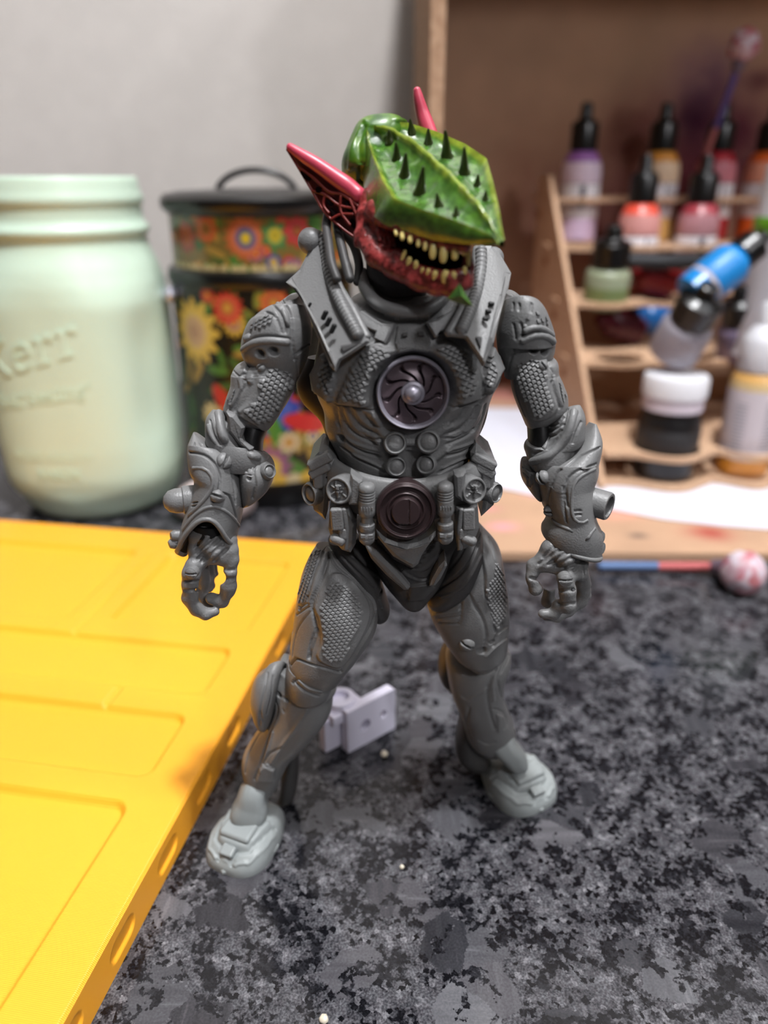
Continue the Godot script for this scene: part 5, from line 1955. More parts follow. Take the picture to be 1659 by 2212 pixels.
	carve(g, [line(g, c, [600, 1100, 562, 1180, 575, 1290, 555, 1365], 0.32, -0.5), line(g, c, [485, 1122, 543, 1140, 545, 1215], 0.26, -0.4, false), line(g, c, [487, 1208, 540, 1215], 0.26, -0.4), dot(g, c, 530, 1240, 0.4, -0.6), line(g, c, [515, 1150, 518, 1195], 0.24, -0.35)])
	pins(fig, "elbow_cap", g, c, 645, 1195, 52, button_top(0.0013), mats.grey, 0, -0.1)
	fpart("elbow_guard", g, mats.grey)
	# gauntlet
	var w := loft(c, [[172, 938, 192, 948, 4, 1.2, 2.5], [145, 1015, 330, 1045, 4.5, 5.5, 5], [142, 1060, 470, 1110, 5, 7.6, 6], [155, 1160, 488, 1190, 5.5, 8.4, 6.5], [185, 1240, 497, 1290, 6, 8.4, 6.5], [165, 1350, 495, 1390, 7, 8, 6.5], [120, 1480, 482, 1490, 8, 7.6, 6.6], [85, 1600, 464, 1560, 8.5, 7.6, 6.8], [75, 1665, 455, 1605, 8.5, 7.4, 6.8], [120, 1722, 428, 1617, 8.5, 6.8, 6.4]], 200, 160)
	arch(w, 0.50, 0.36)
	carve(w, [line(w, c, [144, 1068, 240, 1085, 310, 1140, 345, 1230, 335, 1310, 300, 1390], 0.34, -0.5), line(w, c, [300, 1040, 400, 1075, 468, 1112], 0.3, -0.4), line(w, c, [415, 1180, 438, 1290, 445, 1400], 0.28, -0.4), line(w, c, [365, 1330, 402, 1345, 425, 1400, 450, 1490], 0.3, -0.5), line(w, c, [478, 1125, 488, 1220, 490, 1380], 0.34, -0.5), line(w, c, [165, 1395, 195, 1390], 0.3, -0.5), line(w, c, [162, 1415, 192, 1412], 0.3, -0.5), line(w, c, [180, 1005, 178, 1030], 0.25, -0.35), line(w, c, [215, 1012, 232, 1018, 228, 1042], 0.25, -0.35)])
	var bm := MB.new()
	bead(bm, w, c, [165, 1170, 235, 1165, 290, 1215, 292, 1300, 225, 1395, 140, 1475], 0.42)
	bead(bm, w, c, [105, 1570, 190, 1465, 290, 1415, 395, 1455, 468, 1545], 0.40)
	flange(bm, w, 0.55)
	var gp := part(fig, "gauntlet", skin(w, MB.new(), true), mats.grey)
	part(gp, "mouldings", bm, mats.grey)
	part(gp, "cuff_bore", bore(w, 0.006), mats.joint)
	pins(gp, "screw_head", w, c, 372, 1122, 54, screw_top(0.0014, 0.15), mats.grey, 0.85, 0.1)
	pins(gp, "screw_head", w, c, 325, 1350, 44, screw_top(0.0015, 0.13), mats.grey, -0.15, 0.1)
	var cm := MB.new()
	var cyl := cz(c, 215, 1365, 8)
	lathe(cm, [[0.0031, -0.0005], [0.0031, 0.0032], [0.0030, 0.0036], [0.0027, 0.0038], [0.0027, 0.0052], [0.0023, 0.0066], [0.0012, 0.0076], [0, 0.0078]], Transform3D(aim(Vector3(-0.93, 0.02, 0.3)), cyl), 36)
	part(gp, "side_barrel", cm, mats.grey)
	cm = MB.new()
	lathe(cm, [[0.0013, 0], [0.0013, 0.0012], [0.0008, 0.002], [0, 0.0021]], Transform3D(aim(Vector3(-0.8, 0.1, 0.5)), cz(c, 85, 1600, 10.5)), 20)
	lathe(cm, [[0.0013, 0], [0.0013, 0.0012], [0.0008, 0.002], [0, 0.0021]], Transform3D(aim(Vector3(-0.8, -0.1, 0.5)), cz(c, 72, 1645, 10.5)), 20)
	part(gp, "cuff_bolt", cm, mats.grey)
	var wr := loft(c, [[170, 1500, 400, 1500, 8.5, 5, 4.5], [165, 1580, 405, 1580, 8.5, 5.4, 5], [175, 1650, 410, 1640, 9, 5, 5]], 24, 40)
	fpart("wrist_joint", wr, mats.joint)
	hand_near(c)

func bones(c: String, list: Array) -> Array:
	# [x, y, z, r] joints in crop units (z mm); consecutive pairs joined
	var out := []
	for chain in list:
		for k in chain.size() - 1:
			var a: Array = chain[k]
			var b: Array = chain[k + 1]
			out.append([cz(c, a[0], a[1], a[2]), cz(c, b[0], b[1], b[2]), a[3] * unit(c, a[2]), b[3] * unit(c, b[2]), 0.0008, 1.0])
	return out

func hand_near(c: String) -> void:
	var pr := bones(c, [
		[[250, 1590, 9, 85], [225, 1690, 11, 80], [205, 1780, 13, 58]],
		[[320, 1580, 9, 85], [330, 1680, 11, 85], [370, 1745, 12, 62]],
		[[260, 1600, 11, 90], [300, 1690, 13, 75]],
		[[215, 1620, 11, 75], [385, 1640, 11, 75]], [[200, 1700, 12, 66], [400, 1700, 12, 60]], [[210, 1750, 12.6, 46], [395, 1745, 12.4, 46]],
		# index finger, nearest the viewer
		[[170, 1800, 14, 55], [160, 1850, 14.5, 60], [150, 1920, 14.5, 52], [155, 1990, 14.2, 55]],
		[[140, 2010, 14.2, 48], [195, 2080, 14, 45], [250, 2110, 13.6, 40], [312, 2095, 13, 32]],
		# middle and ring fingers behind it
		[[230, 1800, 9, 46], [240, 1900, 8, 44], [225, 1980, 8, 40], [270, 2050, 9, 38], [300, 2060, 9.6, 32]],
		[[265, 1780, 5.5, 42], [280, 1880, 4.5, 38], [270, 1940, 4.5, 36]],
		[[290, 1760, 2.5, 36], [300, 1860, 2, 32], [285, 1930, 2, 30]],
		# thumb
		[[425, 1700, 12, 40], [432, 1760, 12.5, 34], [412, 1830, 13, 42]],
		[[410, 1850, 13, 44], [400, 1930, 12.6, 52], [395, 1960, 12.4, 46], [360, 2030, 12, 40], [290, 2010, 11.4, 42]]])
	for x in [[340, 1865, 11, 44]]: pr.append([cz(c, x[0], x[1], 20), cz(c, x[0] + 6, x[1] + 40, -4), x[3] * unit(c, 11), 38 * unit(c, 8), 0.0003, -1.0])
	# tendons and grooves across the back of the hand
	for q in [[180, 1690, 235, 1615], [190, 1720, 300, 1610], [200, 1755, 340, 1630], [250, 1760, 365, 1660], [310, 1770, 390, 1690], [225, 1775, 265, 1720], [120, 1900, 200, 1900], [115, 1960, 205, 1955], [370, 1880, 440, 1885], [385, 1830, 440, 1825]]: scratch(pr, c, q[0], q[1], q[2], q[3], 12.0)
	var m := MB.new()
	nets(m, pr, 0.00029)
	var hd := part(fig, "hand", m, mats.grey)
	m = MB.new()
	medallion(m, cz(c, 160, 1845, 18.0), Vector3(-0.15, 0.1, 1).normalized(), 44 * unit(c, 18), screw_top(0.0009, 0.10, 0.0005), 0.0012, 32, 10)
	part(hd, "knuckle_bolt", m, mats.grey)

func arm_far() -> void:
	# the arm at the right of the picture
	var c := "R"
	var s := loft(c, [[160, 40, 220, 40, -1, 3, 4], [135, 90, 320, 110, -1, 6, 6.5], [120, 180, 425, 190, 0, 7.6, 7.4], [100, 280, 466, 290, 0, 8, 7.5], [105, 390, 470, 380, 0, 7.6, 7], [140, 480, 460, 450, 1, 6, 6], [150, 580, 380, 500, 1, 5, 5]], 150, 130)
	carve(s, [line(s, c, [250, 60, 240, 180, 265, 290, 240, 390], 0.34, -0.5), line(s, c, [325, 108, 318, 160, 285, 240], 0.32, -0.45), line(s, c, [215, 55, 200, 180, 220, 330, 215, 430], 0.3, -0.4), line(s, c, [265, 318, 340, 285, 420, 292, 464, 335], 0.34, -0.6), dot(s, c, 340, 400, 0.8, -1.3), dot(s, c, 410, 415, 0.8, -1.3), line(s, c, [200, 430, 170, 550], 0.3, -0.4)])
	var sb := MB.new()
	bead(sb, s, c, [280, 285, 335, 262, 400, 268, 460, 318], 0.75)
	bead(sb, s, c, [265, 350, 340, 312, 420, 318, 464, 360], 0.85, 0.4)
	bead(sb, s, c, [285, 80, 275, 190, 285, 265], 0.5)
	var sp := fpart("shoulder", s, mats.grey)
	part(sp, "bands", sb, mats.grey)
	stuff_part(sp, "scale_patch", scales(s, c, [350, 160, 385, 165, 445, 240, 440, 270, 390, 235, 350, 220], 34, 20, 0.32, 0.6), mats.grey)
	var u := loft(c, [[240, 440, 410, 440, 1, 5, 5, 2.4], [205, 490, 480, 470, 1, 6.8, 6, 2.5], [190, 560, 492, 560, 1, 7.3, 6.4, 2.5], [200, 660, 525, 640, 1.5, 7.3, 6.4, 2.5], [235, 770, 550, 710, 2, 7, 6.3, 2.5], [268, 850, 535, 770, 2, 6.5, 6, 2.4], [285, 890, 440, 850, 2, 5, 5, 2.3]], 150, 130)
	carve(u, [area(u, c, [235, 460, 330, 440, 410, 455, 425, 540, 450, 660, 490, 780, 420, 850, 330, 850, 290, 740, 240, 640, 222, 520], 0.6, 0.7, true), line(u, c, [430, 490, 460, 560, 455, 620, 500, 780], 0.7, -0.6), line(u, c, [470, 580, 490, 660, 520, 760], 0.8, 0.5), area(u, c, [440, 530, 462, 560, 460, 600, 442, 610, 436, 570], 0.4, 0.5), line(u, c, [210, 560, 230, 700, 280, 830], 0.8, -0.5)], 0.7)
	var up := fpart("upper_arm", u, mats.grey)
	stuff_part(up, "scale_patch", scales(u, c, [238, 480, 350, 460, 405, 480, 412, 560, 440, 670, 468, 760, 405, 840, 335, 835, 300, 740, 255, 640, 235, 540], 32, 25, 0.42, 0.25), mats.grey)
	stuff_part(up, "scale_patch", scales(u, c, [485, 600, 510, 620, 545, 700, 530, 740, 505, 690], 24, 18, 0.3, 0.4), mats.grey)
	pins(up, "screw_head", u, c, 395, 510, 33, screw_top(0.0012, 0.16), mats.grey, -0.9)
	var j := loft(c, [[290, 830, 440, 830, 2, 4.5, 4.5], [300, 900, 430, 900, 3, 4.6, 4.6], [305, 1000, 440, 990, 4, 4.6, 4.6], [320, 1060, 440, 1040, 4, 4.4, 4.4]], 30, 40)
	fpart("elbow_joint", j, mats.joint)
	var e := loft(c, [[570, 772, 630, 770, 3, 3, 4], [480, 800, 655, 830, 3.5, 5, 5.5], [430, 860, 660, 900, 4, 6.2, 6], [380, 960, 655, 960, 4, 6.6, 6.2], [285, 1010, 610, 1030, 4, 6.8, 6.2], [290, 1080, 550, 1100, 4.5, 6.8, 6], [310, 1150, 480, 1160, 4.5, 6, 5]], 110, 100)
	carve(e, [line(e, c, [555, 785, 530, 890, 500, 960, 440, 1030, 330, 1080], 0.34, -0.5), line(e, c, [645, 870, 610, 950, 590, 1010], 0.3, -0.45), line(e, c, [440, 900, 500, 880, 530, 840], 0.3, -0.45), line(e, c, [430, 935, 490, 910, 525, 885], 0.3, -0.45), line(e, c, [425, 970, 480, 955, 510, 925], 0.3, -0.45)])
	var er := MB.new()
	bead(er, e, c, [600, 800, 575, 900, 540, 980, 450, 1080, 325, 1130], 0.95, 0.35)
	bead(er, e, c, [400, 1045, 430, 995, 422, 950], 0.5)
	part(fig, "elbow_roll", er, mats.grey)
	fpart("elbow_cup", e, mats.grey)
	var g := loft(c, [[262, 1125, 330, 1128, 3, 3, 3], [256, 1160, 375, 1165, 3, 5, 5], [262, 1230, 380, 1230, 3.5, 5.5, 5], [300, 1300, 380, 1300, 4, 5, 5], [345, 1340, 380, 1340, 4, 4, 4]], 70, 70)
	carve(g, [line(g, c, [270, 1200, 300, 1230, 300, 1290], 0.3, -0.45), line(g, c, [320, 1215, 330, 1270, 312, 1290], 0.26, -0.4), line(g, c, [264, 1165, 310, 1190, 368, 1192], 0.3, -0.45)])
	fpart("elbow_guard", g, mats.grey)
	var w := loft(c, [[712, 880, 738, 885, 4, 1.5, 3], [655, 955, 765, 975, 4.5, 4.2, 5], [560, 1060, 768, 1035, 5, 6.4, 5.6], [420, 1135, 742, 1140, 5.5, 8.2, 6.4], [350, 1180, 740, 1200, 6, 8.6, 6.6], [355, 1290, 712, 1290, 6.5, 8.6, 6.6], [395, 1400, 718, 1400, 7.5, 8.2, 6.6], [425, 1480, 735, 1500, 8, 7.8, 6.6], [392, 1550, 775, 1590, 8.5, 7.6, 6.6], [400, 1600, 770, 1690, 8.5, 7.2, 6.4], [480, 1600, 755, 1715, 8.5, 6.8, 6.2]], 200, 160)
	arch(w, 0.7, 0.07)
	carve(w, [line(w, c, [766, 1036, 640, 1090, 560, 1150, 490, 1200, 450, 1290], 0.34, -0.5), line(w, c, [740, 1145, 640, 1180, 570, 1230, 545, 1300, 555, 1420], 0.34, -0.5), line(w, c, [530, 1290, 535, 1420, 548, 1520], 0.28, -0.4), line(w, c, [600, 1450, 640, 1445], 0.3, -0.5), line(w, c, [605, 1475, 640, 1470], 0.3, -0.5), line(w, c, [445, 1300, 428, 1400, 452, 1480], 0.3, -0.4), dot(w, c, 540, 1110, 0.5, 0.5), dot(w, c, 580, 1082, 0.5, 0.5)])
	var bm := MB.new()
	bead(bm, w, c, [738, 1172, 650, 1215, 600, 1265, 585, 1340, 585, 1470, 620, 1520, 660, 1530, 690, 1500], 0.38)
	bead(bm, w, c, [452, 1490, 480, 1530, 560, 1560, 650, 1620, 682, 1640, 702, 1585, 740, 1550], 0.42)
	flange(bm, w, 0.55)
	var gp := part(fig, "gauntlet", skin(w, MB.new(), true), mats.grey)
	part(gp, "mouldings", bm, mats.grey)
	part(gp, "cuff_bore", bore(w, 0.006), mats.joint)
	pins(gp, "screw_head", w, c, 398, 1230, 50, screw_top(0.0017, 0.14), mats.grey, -0.9, 0.1)
	pins(gp, "screw_head", w, c, 440, 1445, 40, screw_top(0.0015, 0.14), mats.grey, 0.1, 0.1)
	var m := MB.new()
	var ax := aim(Vector3(0.80, -0.05, 0.60))
	lathe(m, [[0.0034, -0.002], [0.0034, 0.0008], [0.0031, 0.0012], [0.0031, 0.0052], [0.0029, 0.0056], [0.0023, 0.0056], [0.0022, 0.0052], [0.0022, 0.0018], [0, 0.0018]], Transform3D(ax, cz(c, 668, 1372, 9)), 40)
	part(gp, "side_barrel", m, mats.grey)
	m = MB.new()
	lathe(m, [[0.00222, 0.0019], [0.0021, 0.0021], [0, 0.0021]], Transform3D(ax, cz(c, 668, 1372, 9)), 32)
	part(gp, "barrel_bore", m, mats.joint)
	m = MB.new()
	for q in [[752, 1612], [755, 1680]]: lathe(m, [[0.0016, -0.001], [0.0016, 0.0008], [0.0013, 0.0014], [0, 0.0015]], Transform3D(aim(Vector3(0.7, 0.1, 0.7)), cz(c, q[0] - 10, q[1], 11.5)), 22)
	part(gp, "cuff_bolt", m, mats.grey)
	var wr := loft(c, [[440, 1540, 680, 1560, 8.5, 5, 4.5], [430, 1610, 690, 1650, 8.5, 5.2, 5], [440, 1680, 690, 1730, 9, 5, 5]], 24, 40)
	fpart("wrist_joint", wr, mats.joint)
	var pr := bones(c, [
		[[480, 1680, 9, 62], [590, 1730, 10, 78], [640, 1790, 10, 45]],
		[[470, 1700, 10, 75], [420, 1760, 12, 70], [345, 1810, 12, 50]],
		[[560, 1700, 10, 75], [560, 1800, 13, 62], [600, 1860, 14, 42]],
		[[450, 1690, 12, 70], [540, 1740, 14, 70]],
		[[450, 1710, 11.5, 72], [630, 1780, 11.5, 66]], [[400, 1780, 12.5, 56], [640, 1850, 12.5, 56]],
		# thumb side, left in the picture
		[[340, 1800, 12, 52], [322, 1870, 13, 34], [330, 1900, 13, 36]],
		[[330, 1895, 13, 36], [350, 1950, 13, 42], [370, 1950, 12, 30]],
		# index knuckle and finger
		[[540, 1880, 15, 58], [555, 1960, 15, 56], [560, 2050, 15, 56]],
		[[555, 2070, 15, 45], [500, 2060, 14, 42], [470, 2110, 14, 38], [395, 2110, 14, 32]],
		# the fingers behind
		[[640, 1880, 10, 52], [660, 1960, 9, 45], [640, 2030, 9, 46]],
		[[640, 2030, 9, 40], [560, 2090, 10, 40], [490, 2130, 11, 36], [420, 2130, 12, 30]],
		[[440, 1950, 6, 40], [430, 2030, 6, 44], [480, 2060, 7, 40], [520, 2080, 8, 36]],
		[[660, 1900, 5, 40], [670, 1990, 4, 36], [620, 2060, 4, 34]],
		[[650, 1860, 11, 48], [680, 1920, 10, 30]]])
	pr.append([cz(c, 440, 1900, 20), cz(c, 445, 1930, -4), 46 * unit(c, 12), 44 * unit(c, 8), 0.0003, -1.0])
	for q in [[400, 1745, 500, 1650], [370, 1790, 550, 1665], [430, 1790, 590, 1690], [480, 1800, 630, 1725], [530, 1815, 650, 1770], [600, 1830, 670, 1740], [640, 1700, 660, 1860], [500, 1960, 610, 1955], [500, 2050, 610, 2045], [315, 1880, 375, 1890]]: scratch(pr, c, q[0], q[1], q[2], q[3], 12.0)
	m = MB.new()
	nets(m, pr, 0.00029)
	var hd := part(fig, "hand", m, mats.grey)
	m = MB.new()
	medallion(m, cz(c, 542, 1888, 19.2), Vector3(0.0, 0.15, 1).normalized(), 48 * unit(c, 18), screw_top(0.0009, 0.10, 0.0005), 0.0012, 32, 10)
	part(hd, "knuckle_bolt", m, mats.grey)

func belt() -> void:
	# a loose ring round the waist, lower in front; profile swept round an oval
	var cx := at(872, 1000, 0).x
	var m := MB.new()
	var p := PackedVector3Array()
	var nu := 96
	var prof := [[0.0, 0.0028], [0.0010, 0.0032], [0.0020, 0.0024], [0.0028, 0.0], [0.0024, -0.0058], [0.0012, -0.0066], [0.0, -0.0062], [-0.0004, 0.0]]
	var base_y := at(872, 1062, 0.013).y
	for q in prof:
		for i in nu:
			var a := TAU * i / nu
			var d := Vector3(sin(a), 0, cos(a))
			var e := Vector3(d.x * 0.0168, 0, d.z * 0.0130)
			var lift := 0.0040 * (1.0 - cos(a)) * 0.5 + 0.0016 * pow(absf(sin(a)), 2)
			p.append(Vector3(cx, base_y + lift + q[1], 0) + e + d * q[0])
	p.append_array(p.slice(0, nu))
	m.add(p, grid_index(nu, prof.size() + 1, true))
	var ring := part(fig, "belt", m, mats.grey)
	# buckle
	var N := Vector3(0.0, 0.12, 1).normalized()
	var bk := func(x: float, y: float) -> float:
		var r := Vector2(x, y).length()
		var z := 0.0006 * smooth(1.0, 0.95, r) + 0.0005 * smooth(0.90, 0.87, r) - 0.0007 * smooth(0.86, 0.82, r) + 0.0004 * smooth(0.66, 0.62, r) - 0.0003 * smooth(0.58, 0.55, r)
		z += 0.0009 * smooth(0.50, 0.46, maxf(r, -y * 1.12))
		if absf(x - 0.10) < 0.018 and r < 0.44: z -= 0.00025
		return z
	m = MB.new()
	var bo := cz("T", 820, 1335, 17.0)
	medallion(m, bo, N, 184 * unit("T", 17), bk, 0.004, 96, 40)
	part(ring, "buckle", m, mats.bronze, "dark bronze round buckle")
	var emblem := func(x: float, y: float) -> float:
		var r := Vector2(x, y).length()
		var z := 0.0008 * smooth(1.0, 0.92, r) - 0.0006 * smooth(0.82, 0.76, r)
		if absf(x) < 0.09 and y > -0.55 and y < 0.45: z += 0.0006
		if absf(x) < 0.20 and y > 0.12 and y < 0.42: z += 0.0006
		if absf(y + 0.08) < 0.06 and absf(x) < 0.28: z += 0.0004
		for a in [0.5, 1.1, 2.1, 2.7, 3.7, 5.7]:
			var d := Vector2(cos(a), sin(a))
			if absf(d.cross(Vector2(x, y))) < 0.035 and d.dot(Vector2(x, y)) > 0.35 and r < 0.72: z += 0.00035
		return z
	for d in [[425, 1213, 86, 14.5, -0.45], [1222, 1213, 84, 14.5, 0.45]]:
		m = MB.new()
		medallion(m, cz("T", d[0], d[1], d[3]), Vector3(d[4], 0.12, 1).normalized(), d[2] * unit("T", 14), emblem, 0.0035, 64, 36)
		part(ring, "belt_disc", m, mats.grey)
	# brackets from the discs towards the buckle
	for xy in [[490, 1110, 560, 1160, 545, 1300, 480, 1300], [1110, 1120, 1180, 1105, 1160, 1280, 1115, 1250]]:
		var f := PackedVector3Array()
		for k in range(0, xy.size(), 2): f.append(cz("T", xy[k], xy[k + 1], 15.6))
		m = MB.new()
		slab(m, f, Vector3(0, 0, -0.003), 0.0006)
		part(ring, "bracket", m, mats.grey)
	# ribbed canisters
	for s in [[588, 1172, 588, 1530], [1056, 1168, 1056, 1525]]:
		var a := cz("T", s[0], s[1], 17.0)
		var b := cz("T", s[2], s[3], 16.0)
		var L := a.distance_to(b)
		var q := 50.0 * unit("T", 17)
		var pf := [[0, 0.0], [q * 0.6, 0.0], [q * 0.9, 0.03], [q, 0.08]]
		for k in 4: pf.append_array([[q, 0.10 + k * 0.045], [q * 0.86, 0.11 + k * 0.045], [q * 0.86, 0.125 + k * 0.045], [q, 0.135 + k * 0.045]])
		pf.append_array([[q, 0.40], [q * 1.04, 0.44], [q * 1.0, 0.50], [q * 0.72, 0.54], [q * 0.72, 0.63], [q * 0.98, 0.66], [q, 0.70], [q, 0.76], [q * 0.9, 0.775], [q, 0.79], [q, 0.87], [q * 0.92, 0.88], [q, 0.90], [q * 0.95, 0.95], [q * 0.6, 1.0], [0, 1.0]])
		for k in pf.size(): pf[k] = [pf[k][0], pf[k][1] * L]
		m = MB.new()
		lathe(m, pf, Transform3D(aim(b - a), a), 32)
		var can := part(ring, "canister", m, mats.grey)
		m = MB.new()
		for k in 5: rbox(m, Vector3(0.00022, L * 0.06, 0.0006), 0.0001, Transform3D(Basis(), a.lerp(b, 0.37) + Vector3((k - 2) * q * 0.32, 0, q * 0.95)), 1)
		for k in [-0.45, 0.45]: rbox(m, Vector3(q * 0.7, L * 0.07, 0.0008), 0.0002, Transform3D(Basis(), a.lerp(b, 0.83) + Vector3(k * q, 0, q * 0.82)), 1)
		part(can, "clip_bars", m, mats.grey)
	# pouches below the discs
	for xy in [[[365, 1320, 480, 1305, 525, 1400, 522, 1530, 490, 1585, 440, 1570, 375, 1500, 358, 1440], -1.0], [[1120, 1310, 1250, 1300, 1258, 1440, 1230, 1510, 1180, 1560, 1130, 1575, 1122, 1480], 1.0]]:
		var f := PackedVector3Array()
		for k in range(0, xy[0].size(), 2): f.append(cz("T", xy[0][k], xy[0][k + 1], 15.0 - absf(xy[0][k] - 820) * 0.006))
		m = MB.new()
		slab(m, f, Vector3(0, 0, -0.005), 0.0008)
		var pouch := part(ring, "pouch", m, mats.grey)
		m = MB.new()
		var dx: float = xy[1]
		var x0 := 410.0 if dx < 0 else 1195.0
		rbox(m, Vector3(0.0026, 0.0050, 0.0016), 0.0005, Transform3D(Basis(Vector3(0, 0, 1), 0.06), cz("T", x0, 1385, 15.6)))
		rbox(m, Vector3(0.0018, 0.0026, 0.0018), 0.0005, Transform3D(Basis(), cz("T", x0 + 70 * -dx * 0.5, 1470, 15.2)))
		tube(m, [cz("T", x0 - 20, 1500, 15.4), cz("T", x0 + 25, 1520, 15.6)], [0.0011], 12)
		tube(m, [cz("T", x0 + 40 * -dx, 1330, 15.6), cz("T", x0 + 55 * -dx, 1440, 15.4), cz("T", x0 + 50 * -dx, 1560, 14.8)], [0.0006], 8)
		part(pouch, "buckles", m, mats.grey)
	# boxes on the hips with round dials
	for b in [[[240, 1050, 300, 985, 350, 985, 400, 1040, 425, 1100, 370, 1140, 355, 1330, 340, 1390, 270, 1330, 250, 1210], 2.0, [268, 1232, 70], -0.8], [[1205, 985, 1240, 930, 1300, 990, 1355, 1035, 1352, 1170, 1365, 1190, 1345, 1300, 1270, 1370, 1290, 1200, 1215, 1090], 2.0, [1335, 1225, 62], 0.8]]:
		var f := PackedVector3Array()
		for k in range(0, b[0].size(), 2): f.append(cz("T", b[0][k], b[0][k + 1], 11.0 - absf(b[0][k] - 820) * 0.008))
		m = MB.new()
		slab(m, f, Vector3(0, 0, -0.013), 0.0010)
		var box := part(ring, "hip_box", m, mats.grey)
		m = MB.new()
		var sg: float = b[3]
		var bx := 310.0 if sg < 0 else 1285.0
		var rot := Basis(Vector3(0, 0, 1), -0.5 * signf(sg))
		rbox(m, Vector3(0.0058, 0.0022, 0.0030), 0.0006, Transform3D(rot, cz("T", bx, 1035, 7.6)))
		rbox(m, Vector3(0.0050, 0.0020, 0.0030), 0.0006, Transform3D(rot, cz("T", bx + 5 * sg, 1090, 7.4)))
		rbox(m, Vector3(0.0022, 0.0044, 0.0030), 0.0006, Transform3D(Basis(), cz("T", bx + 15 * sg, 1140, 7.2)))
		part(box, "ridges", m, mats.grey)
		m = MB.new()
		medallion(m, cz("T", b[2][0], b[2][1], 6.6), Vector3(sg, 0.05, 0.75).normalized(), b[2][2] * 1.05 * unit("T", 5), button_top(0.0014), 0.003, 40, 14)
		part(box, "dial", m, mats.grey)

